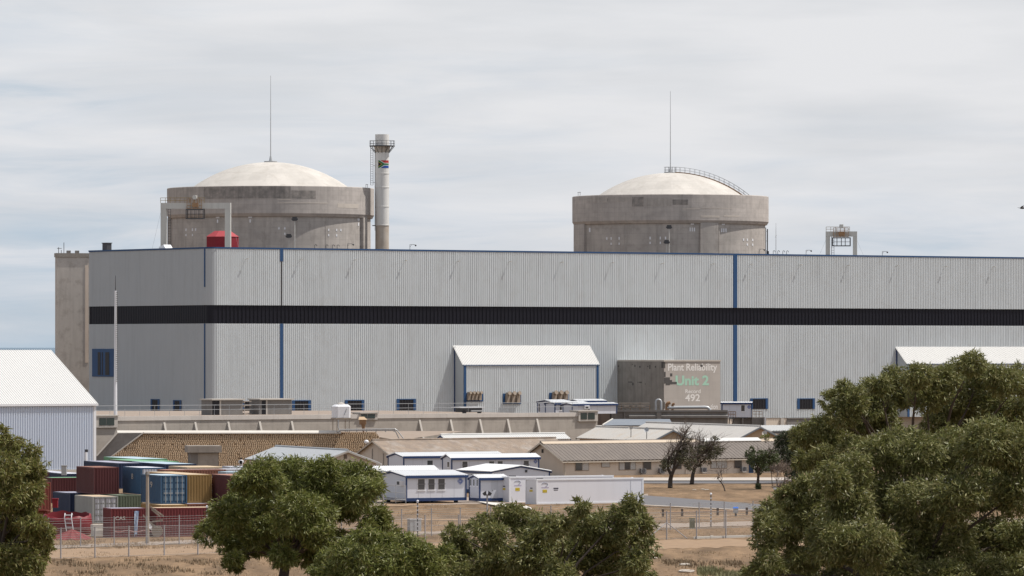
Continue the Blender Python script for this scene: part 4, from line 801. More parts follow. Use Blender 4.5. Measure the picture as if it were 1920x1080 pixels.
m = MB().tube([C + GU * hs(1285) - GV * 0.1 + UP * 0.05, C + GU * hs(1285) - GV * 0.1 + UP * (he - 0.2)], 0.06, 6); house.part('downpipe', m, mat('cream_gutter', (0.5, 0.45, 0.38)))
house.part('gable_vent', MB().box(ap + UP * (he + rise * 0.35) - GU * 0.06, GV * 0.4, GU * 0.05, UP * 0.5), M_dark)
rs_ = (V(GV * Lv / 2 + UP * rise)).normalized(); q = ap + UP * (he + rise + 0.14) - GU * 0.5; m = MB().prism([q + UP * 0.06, q - rs_ * 0.75 + UP * 0.02, q - rs_ * 0.75 - UP * 0.05, q - UP * 0.1], GU * hs(1500)); house.part('ridge_flashing', m, mat('sandy_ridge', (0.5, 0.42, 0.33), 0.9, 0.6, 0.6, (0.4, 0.33, 0.26)))
q = ap + GU * hs(1345) + UP * (he + rise + 0.27); house.part('roof_panel', MB().prism([q + UP * 0.05, q - rs_ * 0.85, q - rs_ * 0.85 - UP * 0.06, q - UP * 0.1], GU * (hs(1460) - hs(1345))), M_roofw)
for x in (1196, 1231, 1310, 1385):
    p = C + GU * hs(x) - GV * 0.75 + UP * 0.16; t = Thing('air_conditioner', 'small air conditioner standing against the house wall', 'air conditioner', p, 'air conditioners along the house'); 
    lbl = {1196: 'grey air conditioner below the large double window of the house', 1231: 'grey air conditioner standing left of the leaning tree trunk', 1310: 'grey air conditioner with a white tray behind the bent sapling', 1385: 'grey air conditioner with a white tray left of the blue door'}; t.o['label'] = lbl[x]
    t.part('casing', MB().box(p + UP * 0.1, GU * 0.85, GV * 0.4, UP * 0.6), mat('dull_grey', (0.15, 0.15, 0.155), 0.7)); t.part('fan_grille', MB().cyl(p + GU * 0.42 - GV * 0.001 + UP * 0.45, p + GU * 0.42 - GV * 0.03 + UP * 0.45, 0.26, n=14), M_steeld); t.part('feet', MB().box(p + GU * 0.1, GU * 0.65, GV * 0.3, UP * 0.1), M_concl if x > 1300 else M_steeld)
p = C + GU * hs(1406) - GV * 0.9 + UP * 0.14; t = Thing('blue_sign', 'small blue sign on a post beside the house door', 'sign', p); t.part('post', MB().box(p, GU * 0.9, GV * 0.1, UP * 0.9), M_beige); t.part('sign_face', MB().box(p + UP * 0.9 - GV * 0.02, GU * 0.55, GV * 0.08, UP * 0.55), mat('sign_blue', (0.03, 0.12, 0.42), 0.5)); t.part('symbol', MB().box(p + UP * 1.05 - GV * 0.035 + GU * 0.15, GU * 0.25, GV * 0.01, UP * 0.25), M_white)
# long lichened house in the middle
z_e = 2.35; d = (ZC - z_e) * FPX / (861 - HY) ; C = XY(745, d, 0); Lu = tx(C, GU, 1080); ap_x = 702; Lv = 2 * tx(C, GV, 703); apd = C.y + GV.y * Lv / 2; rise = zat(826, apd) - z_e
hB = gable_house('house', 'long house with a lichen covered brown roof behind the white cabins', 'house', C, GU, GV, Lu, Lv, z_e, rise, M_beige, M_roofb, 0.45, 0.24, rib=0.02, gutter=M_concl, fascia=mat('weathered_barge', (0.42, 0.37, 0.31), 0.8))
for f_ in (0.3, 0.55): hB.part('downpipe', MB().tube([C + GV * Lv * f_ - GU * 0.08 + UP * 0.1, C + GV * Lv * f_ - GU * 0.08 + UP * (z_e + rise * f_)], 0.04, 4), M_steeld)
# grey roofed house end-on behind the mid tree: its ridge runs away to the left
d = 648; C = XY(705, d, 0); z_e = zat(866, d); Lg = 7.6
C0 = C - YU * Lg; Lr = 27.0; rise = zat(847.5, d) - z_e + 0.2
hA = gable_house('house', 'house with a pale grey sheet roof behind the round gum tree', 'house', C, YV, -YU, Lr, Lg, z_e, rise, M_beige, M_roofs, 0.45, 0.5, gutter=None, fascia=M_concl)
hA.part('gable_vent', MB().box(C - YU * (Lg * 0.55) - YV * 0.06 + UP * (z_e + rise * 0.3), YU * 0.4, YV * 0.05, UP * 0.5), mat('timber_frame', (0.16, 0.125, 0.10), 0.7))
hA.part('gutter_pipe', MB().tube([C + YU * 0.5 - YV * 0.5 + UP * (z_e - 0.25), C + YU * 0.3 - YV * 0.2 + UP * (z_e - 0.7), C + YU * 0.05 - YV * 0.1 + UP * (z_e - 1.2)], 0.08, 5), M_white)
# low buildings behind the right house
d = 735; z_e = zat(824, d); C = XY(1470, d, 0); u_, v_ = grid(22); Lg = tx(C, -u_, 1377)
t = gable_house('house', 'low house with a pale roof and ochre gable behind the leaning trees', 'house', C, v_, -u_, 39.0, Lg, z_e, zat(799.5, d) - z_e, M_ochre, mat('pale_cement_roof', (0.47, 0.455, 0.43), 0.85, 0.6, 0.4, (0.40, 0.385, 0.37), dirt=0.2, dirtcol=(0.38, 0.33, 0.28)), 0.45, 0.6, fascia=M_roofd)
d = 722; C = XY(1295, d, 0); z_e = zat(824, d); Lg = tx(C, -u_, 1225)
t = gable_house('house', 'small house with a low ochre gable left of the leaning trees', 'house', C, v_, -u_, 26.0, Lg, z_e, zat(805.5, d) - z_e, M_ochre, mat('pale_cement_roof2', (0.49, 0.47, 0.44), 0.85, 0.6, 0.4, (0.42, 0.40, 0.37), dirt=0.4, dirtcol=(0.46, 0.36, 0.26)), 0.45, 0.6, fascia=M_roofd)
d = 790; t = Thing('store_building', 'white flat fronted store with a slate grey roof right of the retaining wall', 'store', XY(1122, d, 0)); p = XY(1122, d, 0); u2, v2 = grid(3); w = tx(p, u2, 1262); ze = zat(798.5, d); zr = zat(787, d + 6)
t.part('wall', MB().box(p, u2 * w, v2 * 6, UP * ze), mat('white_plaster', (0.58, 0.55, 0.51), 0.9, 0.5, 0.3, (0.50, 0.46, 0.42), dirt=0.25, dirtcol=(0.48, 0.37, 0.27)))
a = [p + UP * (ze + 0.004) + u2 * 0.6 - v2 * 0.2, p + u2 * w + UP * (ze + 0.004) - v2 * 0.2, p + u2 * w + v2 * 6 + UP * zr, p + u2 * tx(p, u2, 1154) + v2 * 6 + UP * zr]; t.part('roof', MB().prism(a, UP * 0.1), M_roofd)
t.part('verge', MB().tube([a[0] + UP * 0.12, a[3] + UP * 0.12], 0.12, 4), M_kerb)
C = XY(838, 745, 0); z_e = zat(824.5, 745); t = gable_house('cabin', 'white roofed cabin mostly hidden behind the lichened roof', 'cabin', C, GU, GV, tx(C, GU, 1066), 2.6, z_e, 0.62, M_white, M_roofw, 0.25, 0.4, fascia=M_navy)
p = XY(1447, 765, 0); t = Thing('carport', 'white carport roof peeping out left of the large tree', 'carport', p); z1 = zat(808, 765); w = tx(p, GU, 1535)
t.part('roof', MB().corr(p + UP * z1, GU * w, GV * 5 + UP * 0.7, UP, 0.5, 0.06, 0.1), M_roofw); t.part('fascia', MB().box(p - GV * 0.05 + UP * (z1 - 0.4), GU * w, GV * 0.1, UP * 0.36), M_steeld)
for f_ in (0.1, 4.0, 8.0): t.part('post', MB().box(p + GU * f_ + GV * 0.1, GU * 0.12, GV * 0.12, UP * (z1 - 0.42)), M_steel)
for x, y, d, lb in ((1183, 803, 728, 'small dish antenna on a pole left of the grey one'), (1212.5, 806.5, 716, 'grey dish antenna on a pole above the ridge of the long house'), (1434, 812.5, 728, 'pale dish antenna in front of the ochre gable')):
    p = P(x, y, d); t = Thing('dish_antenna', lb, 'dish antenna', p - UP * 1.2, 'dish antennas above the house roofs'); c = p
    ax = V((-0.35, -0.8, 0.45)).normalized(); e1 = ax.orthogonal().normalized(); e2 = ax.cross(e1); m = MB(); R_ = 0.34 if x == 1183 else 0.37; vs = []
    for j in range(5):
        r = R_ * (j + 0.02) / 4
        vs += [c + (e1 * math.cos(i * math.pi / 8) + e2 * math.sin(i * math.pi / 8)) * r + ax * (r * r * 0.9) for i in range(16)]
    m.add(vs, [(j * 16 + i, j * 16 + (i + 1) % 16, (j + 1) * 16 + (i + 1) % 16, (j + 1) * 16 + i) for j in range(4) for i in range(16)]); t.part('dish', m, M_concl if x != 1212.5 else M_steel, smooth=60)
    t.part('pole', MB().tube([c - UP * 1.2, c - ax * 0.05], 0.05, 5), M_steeld); t.part('feed_arm', MB().tube([c - UP * R_ * 0.9, c + ax * 0.4], 0.025, 4), M_steeld)

# ---------------------------------------------------------------- big white shed on the left
C = XY(178.5, 701, 0); ze = zat(756, 701); t = Thing('white_shed', 'large white ribbed shed with a bright sloping roof on the left', 'shed', C)
Lw = tx(C, -GU, -140); wv = tx(C + UP * 0, GV, 92); zr = zat(657, C.y + GV.y * wv)
S = C - GU * Lw
t.part('front_wall', MB().corr(S + UP * 0.35, GU * Lw, UP * (ze - 0.35), -GV, 0.36, 0.09), M_shed); t.part('base', MB().box(S - GV * 0.2, GU * Lw, GV * 0.15, UP * 0.75), M_concl)
t.part('end_wall', MB().prism([C, C + GV * 2 * wv, C + GV * 2 * wv + UP * ze, C + GV * wv + UP * (zr - 0.2), C + UP * ze], -GU * 0.15), M_shed)
sl = V(GV * wv + UP * (zr - ze)); n = sl.normalized(); sn = GU.cross(sl).normalized(); m = MB(); m.corr(S + UP * ze - n * 0.35 + sn * 0.05, GU * (Lw + 0.3), sl + n * 0.35, sn, 0.36, 0.05, 0.12)
sl2 = V(-GV * wv + UP * (zr - ze)); sn2 = sl2.cross(GU).normalized(); m.corr(C + GV * 2 * wv + UP * ze + GU * 0.3 + sn2 * 0.05, -GU * (Lw + 0.3), sl2, sn2, 0.36, 0.05, 0.12); t.part('roof', m, M_roofw)
t.part('eave_trim', MB().box(S + UP * (ze - 0.32) - GV * 0.34, GU * (Lw + 0.3), GV * 0.1, UP * 0.28), M_white)
t.part('corner_trim', MB().box(C - GU * 0.35 - GV * 0.14, GU * 0.42, GV * 0.04, UP * (ze - 0.33)), M_white)
p = C + GU * 0.4 - UP * 0; bx = XY(163, 664, 0)
m = MB().tube([XY(161, 655, 3.2), XY(161, 655, 4.6)], 0.1, 6).box(XY(158.5, 655, 4.6), (0.42, 0, 0), (0, 0.4, 0), (0, 0, 0.22)); 
t2 = Thing('flue_pipe', 'short white flue with a dark cap in front of the white shed', 'flue', XY(161, 655, 0)); t2.part('pipe', MB().tube([XY(161, 655, 0), XY(161, 655, zat(848, 655))], 0.17, 8), M_white); t2.part('cap', MB().box(XY(159, 655, zat(848, 655)), (0.38, 0, 0), (0, 0.38, 0), (0, 0, 0.35)), M_steeld)
# lattice mast in front of the hall end
d = 764; p = XY(216.5, d, zl); h = zat(545, d) - p.z; t = Thing('radio_mast', 'tall thin white mast with climbing rungs in front of the hall end wall', 'mast', p)
t.part('pole', MB().tube([p, p + UP * h * 0.5, p + UP * h], [0.26, 0.2, 0.14], 8), M_white)
m = MB()
for i in range(44): z = h * (0.3 + 0.7 * i / 44); m.box(p + V((0.10, -0.22, z)), (0.24, 0, 0), (0, 0.1, 0), (0, 0, 0.1))
t.part('rung', m, M_concd); t.part('spike', MB().tube([p + UP * h, p + UP * (h + 2.2)], [0.06, 0.03], 5), M_steeld)
# ---------------------------------------------------------------- white site cabins with blue trim
CU, CV = grid(27)
M_cab = mat('cabin_panel', (0.60, 0.62, 0.68), 0.5, 0.2, 0.4, (0.54, 0.56, 0.62))
def emblem(t, p, ud, out, r):
    m = MB(); vs = [p + out * 0.02 + (ud * math.cos(i * math.pi / 12) + UP * math.sin(i * math.pi / 12)) * r * (1 + 0.06 * math.cos(i * math.pi / 3)) for i in range(24)]; m.add(vs, [tuple(range(24))]); e = t.part('round_emblem', m, mat('emblem_blue', (0.04, 0.09, 0.33), 0.5))
    m = MB()
    for i in range(24):
        a0, a1 = i * math.pi / 12, (i + 1) * math.pi / 12
        q = lambda a, k: p + out * 0.03 + (ud * math.cos(a) + UP * math.sin(a)) * r * k
        m.add([q(a0, 0.78), q(a1, 0.78), q(a1, 0.88), q(a0, 0.88)], [(0, 1, 2, 3)])
    for a_, b_ in (((-0.45, 0.35), (-0.1, 0.4)), ((-0.45, 0.35), (-0.5, -0.2)), ((-0.5, -0.2), (-0.1, -0.35)), ((-0.1, -0.35), (-0.15, 0.05)), ((0.1, 0.35), (0.45, 0.4)), ((0.1, 0.35), (0.1, -0.35)), ((0.1, -0.35), (0.5, -0.25)), ((0.1, 0.05), (0.4, 0.08))):
        m.tube([p + out * 0.035 + (ud * a_[0] + UP * a_[1]) * r, p + out * 0.035 + (ud * b_[0] + UP * b_[1]) * r], r * 0.06, 4)
    t.part('monogram', m, M_white, e)
M_navy = mat('cabin_blue', (0.02, 0.045, 0.13), 0.5)
def cabin(label, xl, xc, xr, ybot, ytop, d, rise=0.35, z=None, wins=(), side=(), group='white site cabins with blue trim', u=CU, v=CV, flat=False, Lv=None, emb=None, aircon=None, door=None, skirt=True, name='site_cabin', trim=None, Lu=None):
    trim = trim or M_navy
    C = XY(xc, d, zat(ybot, d)); Lu = Lu or tx(C, u, xr); Lv = Lv or tx(C, v, xl); h = zat(ytop, d) - C.z
    t = Thing(name, label, 'cabin', C, group)
    w = MB().box(C, u * Lu, v * Lv, UP * h)
    for q, k in ((0, -1), (Lu, 1)): p = C + u * q + UP * h; w.prism([p, p + v * Lv, p + v * Lv / 2 + UP * (rise - 0.04)], u * (-0.05 * k))
    t.part('wall', w, M_cab)
    m = MB(); n_ = max(2, int(Lu / 1.2))
    for i in range(1, n_): m.box(C + u * (Lu * i / n_) - v * 0.012 + UP * 0.1, u * 0.03, v * 0.01, UP * (h - 0.2))
    t.part('panel_seam', m, mat('seam_grey', (0.45, 0.47, 0.52), 0.6))
    rd = MB(); sl = V(v * Lv / 2 + UP * rise); n = sl.normalized(); sn = u.cross(sl).normalized(); ov = 0.22
    rd.corr(C + UP * h - u * ov - n * ov + sn * 0.02, u * (Lu + 2 * ov), sl + n * ov, sn, 0.28, 0.05, 0.06)
    sl2 = V(-v * Lv / 2 + UP * rise); n2 = sl2.normalized(); sn2 = sl2.cross(u).normalized()
    rd.corr(C + v * Lv + UP * h + u * (Lu + ov) - n2 * ov + sn2 * 0.02, -u * (Lu + 2 * ov), sl2 + n2 * ov, sn2, 0.28, 0.05, 0.06); t.part('roof', rd, mat('white_cabin_roof', (0.70, 0.71, 0.72), 0.5, 0.3, 0.3, (0.62, 0.63, 0.64)))
    m = MB(); m.box(C + UP * (h - 0.28) - v * 0.24 - u * 0.2, u * (Lu + 0.4), v * 0.06, UP * 0.27); m.box(C + v * Lv + UP * (h - 0.28) + v * 0.1 - u * 0.2, u * (Lu + 0.4), v * 0.06, UP * 0.27)
    for q in (-0.1, Lu + 0.04): m.prism([C + u * q + UP * (h - 0.2) - v * 0.09, C + u * q + v * Lv / 2 + UP * (h + rise - 0.22), C + u * q + v * (Lv + 0.09) + UP * (h - 0.2), C + u * q + v * (Lv + 0.09) + UP * (h - 0.02), C + u * q + v * Lv / 2 + UP * (h + rise - 0.02), C + u * q - v * 0.09 + UP * (h - 0.02)], u * 0.06)
    t.part('fascia', m, trim)
    m = MB()
    for a_, b_ in ((0, 0), (Lu, 0), (0, Lv), (Lu, Lv)): m.box(C + u * (a_ - 0.07) + v * (b_ - 0.07) + UP * 0.0, u * 0.14, v * 0.14, UP * (h - 0.21))
    t.part('corner_post', m, trim)
    if skirt: t.part('base_rail', MB().box(C - v * 0.03 - u * 0.03, u * (Lu + 0.06), v * (Lv + 0.06), UP * 0.34), trim)
    if C.z > 0.25 and C.z < 1.5:
        m = MB()
        for f_ in (0.12, 0.5, 0.88):
            for g_ in (0.12, 0.88): m.box(C + u * Lu * f_ + v * Lv * g_ - UP * C.z, u * 0.35, v * 0.35, UP * (C.z - 0.002))
        t.part('support_block', m, M_concd)
    def opening(O, ud, out, s0, s1, z0, z1, kind):
        fr = t.part('window', MB().box(O + ud * s0 + UP * z0 + out * 0.0, ud * (s1 - s0), out * 0.04, UP * (z1 - z0)), M_white)
        k = MB(); k.box(O + ud * (s0 + 0.07) + UP * (z0 + 0.1) + out * 0.041, ud * (s1 - s0 - 0.14), out * 0.012, UP * (z1 - z0 - 0.17)); t.part('pane', k, M_glass, fr)
        if kind == 'b':
            k = MB(); nb = 9; hh = (z1 - z0 - 0.2) / nb
            for i in range(nb): k.box(O + ud * (s0 + 0.07) + UP * (z0 + 0.1 + hh * i) + out * 0.054, ud * (s1 - s0 - 0.14), out * 0.015, UP * hh * 0.3)
            k.box(O + ud * s0 + UP * (z0 + (z1 - z0) * 0.5) + out * 0.06, ud * (s1 - s0), out * 0.02, UP * 0.09); t.part('louvre_blade', k, mat('louvre_grey', (0.16, 0.165, 0.18), 0.4), fr)
        t.part('sill', MB().box(O + ud * (s0 - 0.06) + UP * (z0 - 0.07), ud * (s1 - s0 + 0.12), out * 0.055, UP * 0.068), M_white, fr)
    for x0, x1, f0, f1, kind in wins: opening(C, u, -v, tx(C, u, x0), tx(C, u, x1), h * f0, h * f1, kind)
    for x0, x1, f0, f1, kind in side: opening(C, v, -u, tx(C, v, x0), tx(C, v, x1), h * f0, h * f1, kind)
    if emb: x, f_, r = emb; emblem(t, C + u * tx(C, u, x) + UP * h * f_ - v * 0.01, u, -v, r)
    if aircon: x, f_ = aircon; p = C + v * tx(C, v, x) + UP * h * f_; a_ = t.part('air_conditioner', MB().box(p, v * 0.75, -u * 0.5, UP * 0.5), M_white); t.part('grille', MB().box(p + v * 0.06 - u * 0.501 + UP * 0.06, v * 0.6, -u * 0.02, UP * 0.36), M_steeld, a_)
    if door: x0, x1 = door; dr = t.part('door', MB().box(C + u * tx(C, u, x0) - v * 0.03 + UP * 0.3, u * (tx(C, u, x1) - tx(C, u, x0)), v * 0.02, UP * (h - 0.6)), mat('door_grey', (0.5, 0.52, 0.57), 0.5)); t.part('handle', MB().box(C + u * (tx(C, u, x0) + 0.1) - v * 0.06 + UP * h * 0.45, u * 0.12, v * 0.02, UP * 0.06), M_steeld, dr)
    return t, C, h
dd = lambda y, z=0.0: (ZC - z) * FPX / (y - HY)
c1, C1, h1 = cabin('nearest white cabin with three louvred windows and a round blue emblem', 707, 762, 873.5, 940, 892, 571, 0.45, wins=[(782.5, 797, 0.42, 0.88, 'b'), (802, 815.5, 0.42, 0.88, 'b'), (820.5, 834.5, 0.42, 0.88, 'b')], emb=(863, 0.76, 0.33), aircon=(757, 0.62))
cabin('white cabin with a bright roof directly behind the nearest cabin', 676, 695, 820, 915, 883, 612, 0.5, wins=[(720, 735, 0.3, 0.7, 'b')])
cabin('long white cabin at the back with a flat blue edged roof', 752, 757, 945, 892, 855.5, 668, 0.4, wins=[(800, 812, 0.4, 0.8, 'p')], Lv=4.5)
cabin('long white cabin with louvred windows along its front beside the house gable', 830, 847, 1010, 893, 858.5, 655, 0.42, wins=[(866, 877, 0.35, 0.82, 'b'), (916, 927, 0.35, 0.82, 'b'), (932, 943, 0.35, 0.82, 'b'), (981, 992, 0.35, 0.82, 'b')], side=[(843, 839, 0.45, 0.8, 'p')], emb=(1004, 0.76, 0.26))
Cn = XY(921, 610, 0); Lg_ = tx(Cn, CU, 1030); Lb_ = tx(Cn, CV, 858.5); Cr = Cn + CU * Lg_
c5, C5, h5 = cabin('white cabin whose wide low gable faces right above the white reefer boxes', 0, 1030, 0, 650 + (ZC - zat(925, 610)) * FPX / Cr.y, 650 + (ZC - zat(883.5, 610)) * FPX / Cr.y, Cr.y, 0.62, u=CV, v=-CU, Lu=Lb_, Lv=Lg_)
Wn = Cn + UP * (zat(925, 610)); lw = V((Wn.x, Wn.y, 0))
for x0, x1 in ((891, 884), (903, 896), (915, 908)):
    a = tx(Wn, CV, x0); b = tx(Wn, CV, x1); c5.part('window', MB().box(Wn + CV * a - CU * 0.03 + UP * h5 * 0.55, CV * (b - a), -CU * 0.02, UP * h5 * 0.28), M_glass)
c5.part('gable_vent', MB().box(Wn + CU * tx(Wn, CU, 984) - CV * 0.05 + UP * h5 * 0.93, CU * 0.3, -CV * 0.03, UP * 0.3), M_steeld)
emblem(c5, Wn + CU * tx(Wn, CU, 1020) + UP * h5 * 0.62 - CV * 0.02, CU, -CV, 0.36)
cabin('small white cabin with a row of tall side windows left of the white reefer boxes', 880.5, 899.5, 950, 940, 896, 576, 0.32, side=[(885, 881.5, 0.62, 0.95, 'p'), (891, 887, 0.62, 0.95, 'p'), (897.5, 893.5, 0.62, 0.95, 'p')], door=(921, 934))
# trailers on the terrace and the little hut
cabin('white site trailer at the left end of the trailer row on the terrace', 1008, 1038, 1069, 777, 753, 846, 0.25, wins=(), side=[(1013, 1010, 0.15, 0.85, 'p'), (1027, 1022, 0.3, 0.75, 'p')], group='site trailers on the terrace', u=GU, v=GV, skirt=False, Lv=None)
cabin('white site trailer with two small windows in the middle of the terrace row', 1039, 1040.5, 1100, 778, 755.5, 838, 0.2, wins=[(1049, 1053.5, 0.35, 0.85, 'p'), (1061.5, 1066, 0.3, 0.8, 'p')], group='site trailers on the terrace', u=GU, v=GV, skirt=False, Lv=2.6)
ct, Ct, ht = cabin('white site trailer with an air conditioner at the right end of the terrace row', 1072, 1073, 1156, 776, 757.5, 834, 0.15, wins=[(1102, 1106, 0.3, 0.8, 'p')], group='site trailers on the terrace', u=GU, v=GV, skirt=False, Lv=2.5)
p = Ct + GU * tx(Ct, GU, 1094) - GV * 0.4 + UP * ht * 0.5; a_ = ct.part('air_conditioner', MB().box(p, GU * 0.9, GV * 0.4, UP * 0.55), M_white); ct.part('grille', MB().box(p + GU * 0.1 - GV * 0.01 + UP * 0.08, GU * 0.6, GV * 0.008, UP * 0.3), M_steeld, a_)
cabin('white site trailer in the second row behind the middle trailer', 1080, 1085, 1135, 770, 751.5, 860, 0.22, group='site trailers on the terrace', u=GU, v=GV, skirt=False, Lv=2.6)
M_hut = M_navy
th, Ch, hh = cabin('small white hut on the fin wall under the hall', 1352, 1354, 1409, 782.5, 755, 899, 0.12, wins=[(1389, 1397, 0.38, 0.85, 'p')], group='', u=ru, v=rv, skirt=False, Lv=2.6, emb=(1404.5, 0.7, 0.3), name='site_hut')

# ---------------------------------------------------------------- white reefer boxes
M_reef = mat('reefer_white', (0.68, 0.68, 0.72), 0.45, 0.2, 0.5, (0.62, 0.62, 0.66), streak=0.06)
def reefer(label, xl, xc, xr, ybot, ytop, d):
    u, v = grid(29); C = XY(xc, d, zat(ybot, d)); Lu, Lv = tx(C, u, xr), tx(C, v, xl); h = zat(ytop, d) - C.z
    t = Thing('reefer_container', label, 'container', C, 'white reefer boxes by the road')
    t.part('body', MB().box(C, u * Lu, v * Lv, UP * h), M_reef)
    m = MB()
    for a_, b_ in ((-0.04, -0.04), (Lu - 0.14, -0.04), (-0.04, Lv - 0.14), (Lu - 0.14, Lv - 0.14)): m.box(C + u * a_ + v * b_, u * 0.18, v * 0.18, UP * (h + 0.04))
    m.box(C - v * 0.05 + UP * (h - 0.12), u * Lu, v * 0.12, UP * 0.17); m.box(C - u * 0.05 + UP * (h - 0.12), v * Lv, u * 0.12, UP * 0.17); m.box(C - v * 0.05, u * Lu, v * 0.08, UP * 0.18)
    t.part('frame', m, M_white)
    t.part('side_seam', MB().box(C + u * (Lu * 0.88) - v * 0.02 + UP * 0.1, u * 0.06, v * 0.01, UP * (h - 0.3)), mat('seam_grey', (0.45, 0.47, 0.52)))
    def st(O, ud, out, a, z, w, hh, m_, nm): t.part(nm, MB().box(O + ud * a + UP * z + out * 0.002, ud * w, out * 0.012, UP * hh), m_)
    ye, bk_, pk = mat('sticker_yellow', (0.55, 0.42, 0.05), 0.5), mat('print_dark', (0.06, 0.06, 0.08), 0.6), mat('print_mauve', (0.45, 0.40, 0.52), 0.6)
    st(C, u, -v, 0.75, h * 0.47, 0.55, h * 0.12, ye, 'warning_sticker'); st(C, u, -v, 0.78, h * 0.52, 0.49, 0.05, bk_, 'sticker_line')
    st(C, u, -v, 0.62, h * 0.66, 0.9, 0.10, pk, 'print_mark'); st(C, u, -v, 2.1, h * 0.61, 0.6, 0.13, bk_, 'print_mark'); st(C, u, -v, 2.15, h * 0.55, 0.5, 0.07, bk_, 'print_mark')
    m = MB(); c = C + u * 1.0 + UP * h * 0.79 - v * 0.015
    m.tube([c + u * (0.38 * math.cos(a)) + UP * (0.2 * math.sin(a)) for a in [i * math.pi / 8 - 1.2 for i in range(11)]], 0.035, 4); t.part('crescent_logo', m, mat('print_grey', (0.32, 0.33, 0.4), 0.6))
    st(C, v, -u, Lv * 0.38, h * 0.62, 0.5, 0.12, bk_, 'print_mark'); st(C, v, -u, Lv * 0.36, h * 0.5, 0.7, h * 0.08, ye, 'warning_sticker')
    t.part('roof_fitting', MB().box(C + u * 0.4 + v * 0.3 + UP * (h + 0.05), u * 0.6, v * 0.5, UP * 0.1), M_steeld)
    return t, C, u, v, Lu, h
reefer('front white reefer box with yellow sticker, nearest the road', 986, 1006, 1206, 946, 899, 569)
reefer('rear white reefer box standing behind the front one', 935, 955, 1150, 944, 894.5, 576)
m = MB(); q = [G(895, 941, .1), G(935, 944, .1), G(990, 950, .1), G(1000, 956, .1), G(930, 949, .1)]; struct('concrete_slab', MB().prism(q, UP * 0.08), M_kerb, q[0], label='pale concrete slab under the reefer boxes')

# ---------------------------------------------------------------- shipping containers
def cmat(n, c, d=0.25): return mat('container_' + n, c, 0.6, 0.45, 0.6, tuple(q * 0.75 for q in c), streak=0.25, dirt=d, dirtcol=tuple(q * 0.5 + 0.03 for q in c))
CM = dict(maroon=cmat('maroon', (0.105, 0.032, 0.034)), dred=cmat('dark_red', (0.16, 0.033, 0.036)), red=cmat('rust_red', (0.22, 0.06, 0.045)), blue=cmat('blue', (0.045, 0.105, 0.19)), navy=cmat('navy', (0.028, 0.042, 0.09)), yellow=cmat('ochre_yellow', (0.33, 0.205, 0.075)), grey=cmat('pale_grey', (0.36, 0.37, 0.36)), green=cmat('mint_green', (0.17, 0.38, 0.22)), olive=cmat('olive', (0.14, 0.17, 0.12)), white=cmat('white', (0.56, 0.57, 0.62)), brown=cmat('brown', (0.25, 0.11, 0.075)), lilac=cmat('lilac_grey', (0.33, 0.33, 0.41)), lblue=cmat('light_blue', (0.38, 0.48, 0.56)), sand=cmat('sand', (0.52, 0.40, 0.27)), rroof=cmat('faded_red_roof', (0.38, 0.19, 0.14)))
